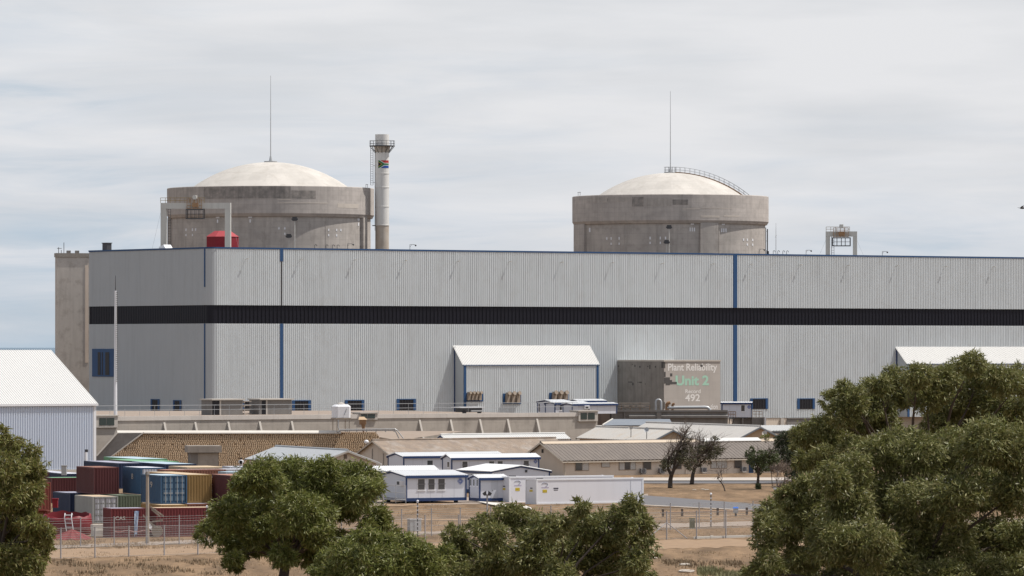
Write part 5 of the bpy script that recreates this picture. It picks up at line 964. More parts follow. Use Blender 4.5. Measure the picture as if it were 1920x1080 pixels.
def container(label, xc, d, level, col, Lu=2.44, Lv=6.06, doors=False, roof=None, u=YU, v=YV, mark=None, end=None, z=None, gapped=False):
    H = 2.6; C = XY(xc, d, level * 2.62 if z is None else z); t = Thing('shipping_container', label, 'container', C, 'shipping containers in the yard')
    m = CM[col]; k = MB()
    k.corr(C + u * 0.12 + UP * 0.14, u * (Lu - 0.24), UP * (H - 0.28), -v, 0.28, 0.045) if not doors else None
    k.corr(C + v * Lv - v * 0.12 + UP * 0.14, -v * (Lv - 0.24), UP * (H - 0.28), -u, 0.28, 0.04)
    k.corr(C + u * Lu + v * 0.12 + UP * 0.14, v * (Lv - 0.24), UP * (H - 0.28), u, 0.28, 0.04); k.corr(C + u * (Lu - 0.12) + v * Lv + UP * 0.14, -u * (Lu - 0.24), UP * (H - 0.28), v, 0.28, 0.04)
    mm = [m, CM[end]] if end else m
    if end: k.m = [1 if i < 4 * max(1, round((Lu - 0.24) / 0.28)) else 0 for i in range(len(k.f))]
    t.part('side_panels', k, mm)
    f = MB(); w = 0.13
    for a_, b_ in ((-0.045, -0.05), (Lu - w + 0.045, -0.05), (-0.045, Lv - w + 0.05), (Lu - w + 0.045, Lv - w + 0.05)): f.box(C + u * a_ + v * b_, u * w, v * w, UP * H)
    for z_ in (0.0, H - 0.135):
        f.box(C + u * w - v * 0.048 + UP * (z_ + 0.002), u * (Lu - 2 * w), v * 0.12, UP * 0.13); f.box(C + u * w + v * (Lv - 0.07) + UP * (z_ + 0.002), u * (Lu - 2 * w), v * 0.12, UP * 0.13)
        f.box(C - u * 0.043 + v * w + UP * (z_ + 0.002), v * (Lv - 2 * w), u * 0.12, UP * 0.13); f.box(C + u * (Lu - 0.075) + v * w + UP * (z_ + 0.002), v * (Lv - 2 * w), u * 0.12, UP * 0.13)
    t.part('frame', f, m)
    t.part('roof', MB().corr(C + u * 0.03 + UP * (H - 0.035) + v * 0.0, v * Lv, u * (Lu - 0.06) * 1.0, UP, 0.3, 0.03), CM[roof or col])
    t.part('floor', MB().box(C + u * 0.1 + v * 0.1 + UP * 0.03, u * (Lu - 0.2), v * (Lv - 0.2), UP * 0.1), M_steeld)
    if doors:
        for s0, s1 in ((0.13, Lu / 2 - 0.015), (Lu / 2 + 0.015, Lu - 0.13)):
            dp = t.part('door', MB().box(C + u * s0 + v * 0.02 + UP * 0.14, u * (s1 - s0), v * 0.05, UP * (H - 0.28)), m)
            k = MB()
            for i in range(4):
                for j in range(2): k.box(C + u * (s0 + 0.10 + j * (s1 - s0 - 0.06) / 2) - v * 0.012 + UP * (0.28 + i * 0.57), u * (s1 - s0 - 0.3) / 2, v * 0.03, UP * 0.42)
            t.part('door_rib', k, CM[{'blue': 'lblue', 'grey': 'white'}.get(col, col)] if col != 'blue' else cmat('blue_faded', (0.12, 0.20, 0.29)), dp)
            k = MB()
            for f_ in (0.28, 0.72): q = C + u * (s0 + (s1 - s0) * f_) - v * 0.05; k.tube([q + UP * 0.1, q + UP * (H - 0.1)], 0.03, 5); k.box(q + UP * 0.95 - v * 0.02 - u * 0.2, u * 0.4, v * 0.02, UP * 0.06)
            t.part('lock_rod', k, M_steel, dp)
    if mark:
        kind, txt = mark
        if kind == 'side': t.part('side_marking', text_mesh(txt, C + v * (Lv * 0.52) - u * 0.055 + UP * H * 0.55, -v, 0.65, 0.55, -u), M_concl)
        if kind == 'front': t.part('side_marking', text_mesh(txt, C + u * 0.35 - v * 0.06 + UP * H * 0.6, u, 0.9, 0.33, -v), M_concl)
        if kind == 'down':
            for i, ch in enumerate(txt): t.part('side_marking', text_mesh(ch, C + v * (Lv - 0.45) - u * 0.055 + UP * (H * 0.86 - i * 0.31), -v, 0.42, 0.22, -u), mat('print_pale_blue', (0.5, 0.58, 0.75), 0.6))
    return t
def dlev(y, z): return (ZC - z) * FPX / (y - HY)
X = {}
# upper level, front row
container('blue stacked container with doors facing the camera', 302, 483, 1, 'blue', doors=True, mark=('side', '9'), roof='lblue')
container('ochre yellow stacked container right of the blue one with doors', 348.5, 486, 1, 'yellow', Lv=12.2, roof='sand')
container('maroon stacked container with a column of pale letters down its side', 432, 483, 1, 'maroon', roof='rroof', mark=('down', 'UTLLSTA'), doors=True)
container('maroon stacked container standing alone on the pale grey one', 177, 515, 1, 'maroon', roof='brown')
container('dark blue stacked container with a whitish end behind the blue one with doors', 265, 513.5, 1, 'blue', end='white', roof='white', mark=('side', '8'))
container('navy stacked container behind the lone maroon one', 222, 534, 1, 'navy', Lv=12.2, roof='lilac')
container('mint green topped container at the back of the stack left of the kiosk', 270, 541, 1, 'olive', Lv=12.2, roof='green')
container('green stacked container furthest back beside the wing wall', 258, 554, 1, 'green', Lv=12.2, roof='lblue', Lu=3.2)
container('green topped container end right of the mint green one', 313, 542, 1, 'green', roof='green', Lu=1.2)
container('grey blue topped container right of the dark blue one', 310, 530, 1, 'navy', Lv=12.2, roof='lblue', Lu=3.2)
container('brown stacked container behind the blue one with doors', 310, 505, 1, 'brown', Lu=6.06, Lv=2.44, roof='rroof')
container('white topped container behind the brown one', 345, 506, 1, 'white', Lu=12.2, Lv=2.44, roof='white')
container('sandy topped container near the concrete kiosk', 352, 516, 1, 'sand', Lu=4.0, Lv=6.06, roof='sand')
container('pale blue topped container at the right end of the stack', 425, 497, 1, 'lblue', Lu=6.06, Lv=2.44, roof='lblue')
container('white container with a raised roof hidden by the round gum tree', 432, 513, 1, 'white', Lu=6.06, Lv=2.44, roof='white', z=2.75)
# lower level
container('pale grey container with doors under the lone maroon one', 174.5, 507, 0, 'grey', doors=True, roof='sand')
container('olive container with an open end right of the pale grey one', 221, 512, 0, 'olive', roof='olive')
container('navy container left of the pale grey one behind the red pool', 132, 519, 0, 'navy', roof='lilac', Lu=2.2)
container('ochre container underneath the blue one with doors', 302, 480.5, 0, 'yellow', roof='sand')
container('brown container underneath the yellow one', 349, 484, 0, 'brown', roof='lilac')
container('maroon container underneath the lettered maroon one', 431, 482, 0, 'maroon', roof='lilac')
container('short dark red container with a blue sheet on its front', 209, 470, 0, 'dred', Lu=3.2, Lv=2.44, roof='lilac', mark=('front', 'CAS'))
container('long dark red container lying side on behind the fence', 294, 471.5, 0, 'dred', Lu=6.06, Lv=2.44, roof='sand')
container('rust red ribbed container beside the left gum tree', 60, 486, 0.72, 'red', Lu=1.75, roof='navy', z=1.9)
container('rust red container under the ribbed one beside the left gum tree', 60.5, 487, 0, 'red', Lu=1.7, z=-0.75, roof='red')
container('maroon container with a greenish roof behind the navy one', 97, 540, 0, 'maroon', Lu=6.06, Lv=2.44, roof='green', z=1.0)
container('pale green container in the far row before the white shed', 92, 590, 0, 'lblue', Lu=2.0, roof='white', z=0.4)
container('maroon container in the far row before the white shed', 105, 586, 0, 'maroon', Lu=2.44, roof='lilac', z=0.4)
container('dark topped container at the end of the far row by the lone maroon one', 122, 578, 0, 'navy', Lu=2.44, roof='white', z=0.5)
p = XY(111, 600, 0); single('grey_cabinet', 'small grey cabinet on the far row of containers', 'cabinet', MB().box(XY(115, 575, 3.0), (0.55, 0, 0), (0, 0.5, 0), (0, 0, 1.0)).box(XY(114.5, 574.9, 4.0), (0.65, 0, 0), (0, 0.7, 0), (0, 0, 0.08)), M_steel, XY(115, 575, 3.0))
p = XY(62, 640, 0); single('low_wall', 'low pale wall at the foot of the white shed', 'wall', MB().box(XY(60, 650, 0), (7.6, 0, 0), (0, 0.4, 0), (0, 0, 1.15)).box(XY(59, 649.9, 1.152), (7.8, 0, 0), (0, 0.6, 0), (0, 0, 0.12)), M_concl, XY(60, 650, 0))
# blue sheet hanging on the short red container
p = XY(251, 470.8, 0.55); pz = XY(251, 470, 0); u, v = YU, YV; q = XY(209, 470, 0); a = tx(q, u, 251); b = tx(q, u, 259.5); o = q + u * a - v * 0.13
m = MB(); vs = []
for i in range(7):
    for j in range(5): vs.append(o + u * ((b - a) * j / 4 * (1 - 0.06 * i * (j > 2))) + UP * (2.35 - 2.05 * i / 6 - (0.3 if (i == 6 and j in (0, 3)) else 0)) - v * (0.05 * math.sin(j * 1.9 + i)))
m.add(vs, [(i * 5 + j, i * 5 + j + 1, (i + 1) * 5 + j + 1, (i + 1) * 5 + j) for i in range(6) for j in range(4)])
m2 = MB(); m2.v = m.v; m2.f = m.f; single('plastic_sheet', 'torn blue and white plastic sheet hanging on the short dark red container', 'sheet', m, mat('sheet_blue', (0.13, 0.24, 0.46), 0.5, 1.0, 1.8, (0.6, 0.65, 0.72)), o)

# red collapsible pool with a ladder and a red cover below
d = 482; p = G(130, 1003); d = p.y; s_ = FPX / d; t = Thing('red_pool', 'red sagging fabric pool with a crumpled rim beside the left gum tree', 'pool', p); rx = 46 / s_; cx = XY(126, d, 0)
m = MB(); n = 40; rings = []
for j, (k, z) in enumerate(((0.92, 0.0), (1.0, 0.4), (1.03, 0.9), (1.0, 1.45), (0.97, 1.8), (0.90, 1.86), (0.88, 1.5), (0.86, 0.5))):
    rings.append([cx + V((math.cos(i * 2 * math.pi / n) * rx * k, math.sin(i * 2 * math.pi / n) * rx * 0.8 * k, (z + (0.05 * math.sin(i * 1.7 + 0.6) + 0.06 * math.sin(i * 0.63)) * (z / 1.8) * (1 if j < 6 else 0.6)) + (0.22 * math.sin(i * 2 * math.pi / n) * z / 1.8)))  for i in range(n)])
for r in rings: m.v += [tuple(q) for q in r]
for j in range(len(rings) - 1): m.f += [(j * n + i, j * n + (i + 1) % n, (j + 1) * n + (i + 1) % n, (j + 1) * n + i) for i in range(n)]
m.m = [0] * len(m.f); t.part('fabric_wall', m, mat('pool_red', (0.17, 0.014, 0.020), 0.5, 0.5, 0.8, (0.11, 0.010, 0.014)), smooth=70)
m = MB(); m.add([q + V((0, 0, 0.0)) for q in rings[-1]], [tuple(range(n))]); t.part('pool_floor', m, mat('pool_inside', (0.12, 0.012, 0.018), 0.5))
p = XY(121, d - rx * 0.86, 0.75); t = Thing('pool_ladder', 'bent white ladder hanging over the red pool rim', 'ladder', p); m = MB(); k = MB()
for dx in (0, 0.62): m.tube([p + V((dx + 0.22, -0.1, -0.55)), p + V((dx + 0.12, -0.05, 0.1)), p + V((dx, 0, 0.9)), p + V((dx + 0.02, 0.25, 1.25)), p + V((dx + 0.05, 0.6, 1.1))], 0.045, 5)
for i in range(5): z_ = 1.1 - i * 0.36; o_ = 0.0 if z_ > 0.9 else (0.9 - z_) * 0.14; k.tube([p + V((o_, 0, z_)), p + V((0.62 + o_, 0, z_))], 0.035, 5)
t.part('rail', m, M_white); t.part('rung', k, M_white)
p = G(135, 1012); m = MB(); r0 = [p + V((math.cos(i * math.pi / 10) * 1.75, math.sin(i * math.pi / 10) * 0.9 - 0.4, 0.05 + 0.5 * max(0, math.sin(i * math.pi / 10)) + 0.1 * math.sin(i * 3))) for i in range(20)]
m.add(r0 + [p + V((0, 0.1, 0.95))], [(i, (i + 1) % 20, 20) for i in range(20)]); single('red_tarpaulin', 'crumpled red tarpaulin on the ground in front of the red pool', 'tarpaulin', m, mat('tarp_red', (0.17, 0.03, 0.032), 0.8), p)
p = XY(98, 495, 1.9); single('red_crate', 'small bright red crate between navy container and left gum tree', 'crate', MB().box(p, (0.5, 0, 0), (0, 0.6, 0), (0, 0, 0.75)).box(p + V((-0.05, -0.05, 0.752)), (0.6, 0, 0), (0, 0.7, 0), (0, 0, 0.12)), M_red, p)
p = XY(176.5, 500, 0); a = YU; b = YV; single('concrete_block', 'cream concrete block step under the pale grey container doors', 'block', MB().box(G(176.5, 1006), a * 1.65, b * 1.0, UP * 0.55).box(G(176.5, 1006) + UP * 0.552 + b * 0.25, a * 1.7, b * 0.9, UP * 0.5), M_kerb, G(176.5, 1006))
p = G(171, 1001); single('white_bag', 'pale bag slumped beside the red pool', 'bag', MB().ball(p + UP * 0.4, 0.34, 10, (0.8, 0.7, 1.25)), M_white, p, smooth=60)
# timber planks leaning, spool, white rag
p = G(290, 1005); t = Thing('plank_heap', 'loose timber planks leaning between the two dark red containers', 'planks', p)
for k_, (x0, y0, x1, y1) in enumerate(((282, 952, 307, 970), (284, 957, 300, 970), (268, 968, 300, 1000), (277, 978, 301, 996), (285, 980, 305, 977))):
    a, b = P(x0, y0, 468.5), P(x1, y1, 468.0 - 0.12 * k_); t.part('plank', MB().box(a, b - a, (0, 0.12, 0), (0, 0, 0.16)), M_wood)
p = G(294.5, 1008); t = Thing('cable_spool', 'pale wooden cable spool at the foot of the timber planks', 'spool', p); 
for o in (0, 0.5): t.part('flange', MB().cyl(p + V((0, o, 0.55)), p + V((0, o + 0.07, 0.55)), 0.5, n=20), M_wood)
t.part('hub', MB().cyl(p + V((0, 0.075, 0.55)), p + V((0, 0.495, 0.55)), 0.25, n=12), M_wood)
p = P(281, 988, 464); m = MB(); vs = [P(278, 980, 464), P(281, 981, 464), P(285.5, 988, 464.1), P(284.5, 995, 464.2), P(281, 992, 464), P(279, 987, 463.9)]; m.prism(vs, V((0, 0.04, 0))); single('white_rag', 'white rag caught beside the timber pole', 'rag', m, M_white, p)
p = G(250, 1011); m = MB(); 
for i in range(14): x_ = 215 + i * 5; m.tube([P(x_, 996 + 1.2 * math.sin(i), 467), P(x_ + 5, 996 + 1.2 * math.sin(i + 1), 467)], 0.05, 4)
single('barrier_tape', 'sagging red and white barrier tape in front of the short dark red container', 'tape', m, mat('tape', (0.55, 0.15, 0.13), 0.5, 1.0, 3.0, (0.7, 0.66, 0.64)), p)

# timber pole in the yard
p = G(276.5, 1019); d = p.y; h = zat(890, d); t = Thing('timber_pole', 'tall weathered timber pole in front of the containers', 'pole', p); t.part('shaft', MB().tube([p, p + UP * h], [0.17, 0.13], 10), M_wood); t.part('cap', MB().cyl(p + UP * h, p + UP * (h + 0.22), 0.24, 0.16, 10), M_concd)

# person on the far side of the containers, seen from behind
def person(p, H=1.75):
    t = Thing('person', 'person seen from behind in white shirt with a black backpack near the block bank', 'person', p)
    s = H / 1.75; me = bpy.data.meshes.new('body'); J = [(0, 0, .95), (0, 0, 1.15), (0, .01, 1.38), (0, 0, 1.52), (0, -.01, 1.60), (0, -.01, 1.70), (.19, 0, 1.42), (.30, .03, 1.16), (.27, -.12, .98), (-.19, 0, 1.42), (-.31, .02, 1.17), (-.28, -.10, .98), (.10, 0, .88), (.11, -.02, .48), (.12, .02, .08), (.13, -.12, .04), (-.10, 0, .88), (-.11, .03, .48), (-.12, .06, .08), (-.13, -.08, .04)]
    R_ = [.15, .14, .17, .07, .085, .09, .075, .055, .035, .075, .055, .035, .1, .07, .05, .04, .1, .07, .05, .04]
    Ed = [(0, 1), (1, 2), (2, 3), (3, 4), (4, 5), (2, 6), (6, 7), (7, 8), (2, 9), (9, 10), (10, 11), (0, 12), (12, 13), (13, 14), (14, 15), (0, 16), (16, 17), (17, 18), (18, 19)]
    me.from_pydata([V(q) * s for q in J], Ed, []); o = bpy.data.objects.new('body', me); COL.objects.link(o); o.parent = t.o; me.materials.append(mat('skin', (0.16, 0.09, 0.06), 0.6))
    sk = o.modifiers.new('skin', 'SKIN'); sk.use_smooth_shade = True
    for i, vv in enumerate(me.skin_vertices[0].data): vv.radius = (R_[i] * s, R_[i] * s * 0.85); vv.use_root = (i == 0)
    ss = o.modifiers.new('sub', 'SUBSURF'); ss.levels = 1; ss.render_levels = 1
    P_ = V(p)
    t.part('hair', MB().ball(P_ + V((0, 0.0, 1.70)) * s, 0.125 * s, 12, (1, 1.05, 1.0)), mat('black_hair', (0.015, 0.012, 0.012), 0.6), smooth=60)
    m = MB().lathe(P_, [(0.21, 0.88), (0.22, 1.1), (0.25, 1.36), (0.2, 1.47), (0.09, 1.53)], 16)
    for sx_ in (-1, 1): m.tube([P_ + V((sx_ * .17, 0, 1.44)), P_ + V((sx_ * .25, .01, 1.32)), P_ + V((sx_ * .30, .03, 1.14))], [0.12, 0.105, 0.09], 8)
    t.part('shirt', m, M_white, smooth=60)
    m = MB()
    for sx_ in (-1, 1): m.tube([P_ + V((sx_ * .1, 0, .93)), P_ + V((sx_ * .11, 0, .5)), P_ + V((sx_ * .12, .04, .08))], [0.15, 0.11, 0.085], 8)
    t.part('trousers', m, mat('lilac_trousers', (0.42, 0.38, 0.42), 0.8), smooth=60)
    m = MB().box(P_ + V((-.17, -.38, .98)), (.34, 0, 0), (0, .2, 0), (0, 0, .46)); t.part('backpack', m, mat('black_nylon', (0.012, 0.012, 0.016), 0.7)); 
person(XY(452, 700, zat(858.5, 700) - 1.78))
# ---------------------------------------------------------------- fences
M_post = mat('fence_post', (0.33, 0.32, 0.33), 0.7, 0.4, 2.0, (0.25, 0.24, 0.24))
mw = bpy.data.materials.new('chain_link'); mw.use_nodes = True; t_ = mw.node_tree; n_ = t_.nodes; l_ = t_.links
bs = n_['Principled BSDF']; bs.inputs['Base Color'].default_value = (0.36, 0.35, 0.35, 1); bs.inputs['Roughness'].default_value = 0.6
tr_ = n_.new('ShaderNodeBsdfTransparent'); ms_ = n_.new('ShaderNodeMixShader'); ms_.inputs[0].default_value = 0.07
l_.new(tr_.outputs[0], ms_.inputs[1]); l_.new(bs.outputs[0], ms_.inputs[2]); l_.new(ms_.outputs[0], n_['Material Output'].inputs[0])
def fence(label, bases, h, posts, wires, brace=(), mesh=True, lean=0.0, r=0.06):
    """bases: ground line through seen points; posts: columns where posts stand"""
    pts = [G(x, y) for x, y in bases]; t = Thing('chain_link_fence', label, 'fence', pts[0])
    def at(x):
        for a, b in zip(bases, bases[1:]):
            if a[0] <= x <= b[0] or b is bases[-1]:
                pa, pb = G(*a), G(*b); dr = (pb - pa).normalized(); return pa + dr * tx(pa, dr, x)
    for x in posts:
        p = at(x); t.part('post', MB().tube([p, p + UP * h], r, 6).cyl(p + UP * h, p + UP * (h + 0.05), r * 1.3, n=6), M_post)
    A_, B_ = at(bases[0][0]), at(bases[-1][0])
    w = MB()
    for z in wires: w.tube([at(x) + UP * z for x, _ in bases], 0.013, 3)
    t.part('wire', w, M_steel)
    if mesh:
        m = MB(); ln = [at(x) for x, _ in bases]
        for a, b in zip(ln, ln[1:]): m.add([a + UP * 0.05, b + UP * 0.05, b + UP * (h - 0.45), a + UP * (h - 0.45)], [(0, 1, 2, 3)])
        t.part('wire_mesh', m, mw)
    for x in brace:
        p = at(x); dr = (B_ - A_).normalized()
        for k in (-1, 1): t.part('brace', MB().tube([p + UP * h * 0.62, p + dr * (2.4 * k) + UP * 0.05], 0.045, 5), M_post)
    return t, at
near_posts = [-14, 50, 114, 178, 241.5, 308, 371, 434, 497, 560, 622, 684, 735.5, 797, 860, 921, 980, 1038, 1095, 1151, 1198, 1250, 1306, 1361, 1417, 1472, 1527]
fence('nearer chain link fence with slim grey posts', [(-60, 1053), (114, 1048), (371, 1040), (735, 1021), (1250, 1012), (1530, 1004)], 2.45, near_posts, (0.1, 0.9, 1.6, 1.98, 2.15, 2.3, 2.42), brace=(1250,))
far_posts = [-30, 30, 91, 151, 214, 275, 336, 397, 458, 519, 580, 640, 697, 753, 809, 863, 920, 977, 1033, 1090, 1146, 1203, 1257, 1311, 1358, 1412, 1466]
fence('farther chain link fence behind the patrol track', [(-60, 1029), (151, 1025), (336, 1020), (809, 1005), (1311, 992), (1480, 987)], 2.45, far_posts, (0.1, 0.9, 1.6, 2.0, 2.2, 2.4), r=0.05)
for i, (x, yb_, yt_) in enumerate(((783, 1006, 939.5), (1333, 988, 926), (388, 1017, 950))):
    p = G(x, yb_); h = zat(yt_, p.y); t = Thing('electric_fence_pole', ['slim pole with white insulators in front of the nearest cabin', 'slim pole with white insulators in front of the asphalt road', 'slim pole with white insulators in front of the long dark red container'][i], 'pole', p, 'electric fence poles')
    t.part('pole', MB().tube([p, p + UP * h], 0.05, 6), M_steeld); m = MB(); z = 0.5
    while z < h: m.box(p + V((-0.09, -0.1, z)), (0.18, 0, 0), (0, 0.06, 0), (0, 0, 0.10)); z += 0.36
    t.part('insulator', m, M_white); t.part('top_knob', MB().ball(p + UP * h, 0.11, 8), M_white)
# guard rail between fences, white beam, small furniture
t = Thing('pipe_rail', 'low brown pipe rail with stub posts behind the right fence', 'rail', G(1243, 969)); a, b = G(1238, 969), G(1425, 965); m = MB().tube([a + UP * 0.45, b + UP * 0.45], 0.07, 6); t.part('rail', m, M_rust)
for x in (1243, 1278.5, 1345, 1400): f_ = (x - 1238) / 187; p = a.lerp(b, f_); t.part('stub_post', MB().box(p - V((0.12, 0.1, 0)), (0.24, 0, 0), (0, 0.2, 0), (0, 0, 0.75)), mat('old_timber', (0.10, 0.075, 0.06), 0.9))
p = G(1301, 1010.5); q = G(1417, 1007); single('white_beam', 'long white beam lying at the foot of the right fence', 'beam', MB().box(p, q - p, (0, 0.3, 0), UP * 0.2).box(p + (q - p) * 0.27 + V((0, -0.03, 0)), (q - p) * 0.04, (0, 0.3, 0), UP * 0.26), M_kerb, p)
p = G(1379.5, 968); t = Thing('blue_topped_bin', 'grey bin with a blue lid on a post behind the right fence', 'bin', p); t.part('bin_body', MB().box(p + V((-0.25, -0.2, 0.35)), (0.5, 0, 0), (0, 0.4, 0), (0, 0, 0.45)), M_steel); t.part('lid', MB().prism([p + V((-0.28, -0.25, 0.8)), p + V((0.28, -0.25, 0.8)), p + V((0.24, 0.0, 0.95)), p + V((-0.24, 0.0, 0.95))], V((0, 0.25, 0))), mat('sign_blue', (0.03, 0.12, 0.42))); t.part('post', MB().box(p + V((-0.1, -0.1, 0)), (0.2, 0, 0), (0, 0.2, 0), (0, 0, 0.35)), M_steeld)
p = G(769, 996.5); t = Thing('metal_cabinet', 'grey metal cabinet standing between the fences below the nearest cabin', 'cabinet', p); w = tx(p, CU, 790); h = zat(974.5, p.y); t.part('casing', MB().box(p, CU * w, CV * 0.6, UP * h), M_steel); t.part('lid', MB().box(p - CU * 0.05 - CV * 0.05 + UP * (h + 0.002), CU * (w + 0.1), CV * 0.7, UP * 0.08), M_white); t.part('door', MB().box(p + CU * w * 0.36 - CV * 0.03, CU * w * 0.6, CV * 0.02, UP * (h - 0.1)), M_steel)
p = G(1293, 991); t = Thing('green_box', 'small olive box on a peg between the fences', 'box', p); t.part('casing', MB().box(p, (0.5, 0, 0), (0, 0.4, 0), (0, 0, 0.9)), mat('olive_box', (0.19, 0.19, 0.12), 0.8)); t.part('lid', MB().box(p + V((-0.04, -0.04, 0.902)), (0.58, 0, 0), (0, 0.48, 0), (0, 0, 0.07)), mat('olive_box', (0.19, 0.19, 0.12)))
# lamp and camera posts
def post_lamp(x, yb_, yt_, d, label, style):
    p = XY(x, d, max(0.0, zat(yb_, d))); h = zat(yt_, d) - p.z; t = Thing('lamp_post', label, 'lamp post', p); t.part('pole', MB().tube([p, p + UP * h], 0.075, 8), M_post)
    if style == 'box': t.part('lamp_head', MB().box(p + V((-0.32, -0.25, h)), (0.5, 0, 0), (0, 0.4, 0), (0, 0, 0.42)).box(p + V((-0.1, -0.3, h + 0.1)), (0.25, 0, 0), (0, 0.04, 0), (0, 0, 0.25)), M_steeld)
    if style == 'twin':
        for k in (-1, 1): t.part('lamp_head', MB().prism([p + V((0.05 * k, -0.15, h - 0.1)), p + V((0.1 * k, -0.15, h + 0.35)), p + V((0.45 * k, -0.15, h + 0.1)), p + V((0.3 * k, -0.15, h - 0.12))], V((0, 0.3, 0))), M_steeld)
    if style == 'cam': t.part('camera_head', MB().box(p + V((-0.25, -0.3, h)), (0.4, 0, 0), (0, 0.5, 0), (0, 0, 0.25)), M_white); t.part('camera_hood', MB().box(p + V((-0.28, -0.35, h + 0.252)), (0.46, 0, 0), (0, 0.6, 0), (0, 0, 0.06)), M_steeld)
    return t
post_lamp(718.5, 985, 915, dd(990), 'lamp post with a box head beside the nearest cabin steps', 'box')
post_lamp(913.5, 985, 927, dd(992), 'lamp post with twin spotlight heads in front of the small cabin', 'twin')
post_lamp(1454.5, 940, 918, dd(943), 'white camera post at the left edge of the large tree', 'cam')
# steps with handrails at the nearest cabin
p = G(706, 943); t = Thing('cabin_steps', 'grey metal steps and handrails at the left end of the nearest cabin', 'steps', p); q = G(761, 946.5); m = MB(); e = q - p
for f_ in (0.0, 0.33, 0.66, 1.0): m.tube([p + e * f_, p + e * f_ + UP * 2.1], 0.035, 5)
for z in (0.7, 1.3, 2.05): m.tube([p + UP * z, q + UP * (z - 0.05)], 0.03, 5)
t.part('handrail', m, M_steel); t.part('landing', MB().box(p + UP * 0.45, e, V((0, 1.2, 0)), UP * 0.1), M_steel); t.part('tread', MB().box(p - UP * 0 + V((-0.6, 0, 0)), (0.55, 0, 0), (0, 1.0, 0), (0, 0, 0.25)), M_steel)
# stones
r = random.Random(3)
for i, (x, y, w_, lb) in enumerate(((1227, 1047, 0.28, 'small white stone near the bush'), (1284, 1060, 0.5, 'flat white stone in the dry grass, the upper of two'), (1287, 1073, 0.65, 'largest flat white stone at the bottom of the picture'), (1318, 918, 0.3, 'pale stone right of the leaning trees'), (1325, 919, 0.35, 'pale stone beside the one right of the leaning trees'), (1302, 919, 0.25, 'small pale stone nearest the leaning trees'))):
    p = G(x, y); m = MB().ball(p + UP * w_ * 0.12, w_, 12, (1.0, 0.8, 0.22)); m.v = [(a + r.uniform(-.07, .07) * w_, b + r.uniform(-.07, .07) * w_, c_ + r.uniform(-.05, .05) * w_) for a, b, c_ in m.v]
    single('stone', lb, 'stone', m, mat('pale_stone', (0.42, 0.38, 0.33), 0.9, 0.6, 2.0, (0.33, 0.29, 0.25)), p, 'white stones in the dry grass')
# a bird
p = P(1917, 390, 400); m = MB(); m.ball(p, 0.09, 8, (2.4, 0.9, 0.9)); m.prism([p + V((-0.05, 0, 0.02)), p + V((0.1, 0.5, 0.15)), p + V((0.0, 0.55, 0.15)), p + V((-0.15, 0.1, 0.02))], UP * 0.02); m.prism([p + V((-0.05, 0, 0.02)), p + V((0.1, -0.5, 0.15)), p + V((0.0, -0.55, 0.15)), p + V((-0.15, -0.1, 0.02))], UP * 0.02); m.prism([p + V((-0.2, 0, 0)), p + V((-0.36, 0.07, 0.02)), p + V((-0.36, -0.07, 0.02))], UP * 0.02)
single('bird', 'dark bird flying at the right edge of the sky', 'bird', m, M_steeld, p)

# ---------------------------------------------------------------- dry grass tufts on the near ground
def tufts(name, n, xr, yr, hr, m, label, seed):
    g = np.random.default_rng(seed); x = g.uniform(*xr, n * 3); y = g.uniform(*yr, n * 3); f_ = np.sin(x * 0.05 + 1.7 * np.sin(y * 0.21)) + np.sin(x * 0.021 - y * 0.33 + 2) + g.normal(size=n * 3) * 0.8; k_ = np.argsort(-f_)[:n]; x = x[k_]; y = y[k_]; d = ZC * FPX / (y - HY); bx = (x - CX) / FPX * d
    vs = []; fs = []
    nb = 4
    for k in range(nb):
        a = g.uniform(0, 2 * math.pi, n); h = g.uniform(*hr, n); w = h * 0.16; l = g.uniform(0.1, 0.5, n) * h
        c, s_ = np.cos(a), np.sin(a); ox = bx + g.uniform(-0.15, 0.15, n); oy = d + g.uniform(-0.15, 0.15, n)
        A = np.stack([ox - w * s_, oy + w * c, np.zeros(n)], 1); B_ = np.stack([ox + w * s_, oy - w * c, np.zeros(n)], 1); T = np.stack([ox + l * c, oy + l * s_, h], 1)
        vs.append(np.stack([A, B_, T], 1).reshape(-1, 3))
    vs = np.concatenate(vs); me = bpy.data.meshes.new(name); nf = len(vs) // 3
    me.vertices.add(len(vs)); me.vertices.foreach_set('co', vs.ravel()); me.loops.add(nf * 3); me.loops.foreach_set('vertex_index', np.arange(nf * 3)); me.polygons.add(nf); me.polygons.foreach_set('loop_start', np.arange(nf) * 3); me.polygons.foreach_set('loop_total', np.full(nf, 3)); me.update()
    me.materials.append(m); o = bpy.data.objects.new(name, me); COL.objects.link(o); tag(o, label, None, None, 'stuff')
M_grass = mat('dry_grass', (0.44, 0.32, 0.205), 0.9, 1.0, 0.3, (0.30, 0.22, 0.14)); M_grass2 = mat('olive_grass', (0.16, 0.165, 0.075), 0.9, 1.0, 0.4, (0.22, 0.20, 0.11))
tufts('dry_grass', 5000, (-60, 1980), (1034, 1090), (0.05, 0.17), M_grass, 'tufts of dry brown grass on the near ground', 1)
tufts('dry_grass', 3500, (600, 1480), (945, 1012), (0.04, 0.15), M_grass, 'dry grass around the fences', 2)
tufts('dry_grass', 2500, (-60, 700), (1012, 1030), (0.06, 0.22), M_grass, 'dry grass at the foot of the left fences', 4)
tufts('dry_grass', 900, (1310, 1420), (1066, 1090), (0.15, 0.4), M_grass2, 'low green grass beside the large tree', 5)
tufts('dry_grass', 350, (1240, 1390), (1052, 1066), (0.1, 0.3), mat('dark_dry_grass', (0.19, 0.145, 0.095), 0.9, 0.8, 0.5, (0.26, 0.19, 0.12)), 'dark dry grass around the white stones', 6)
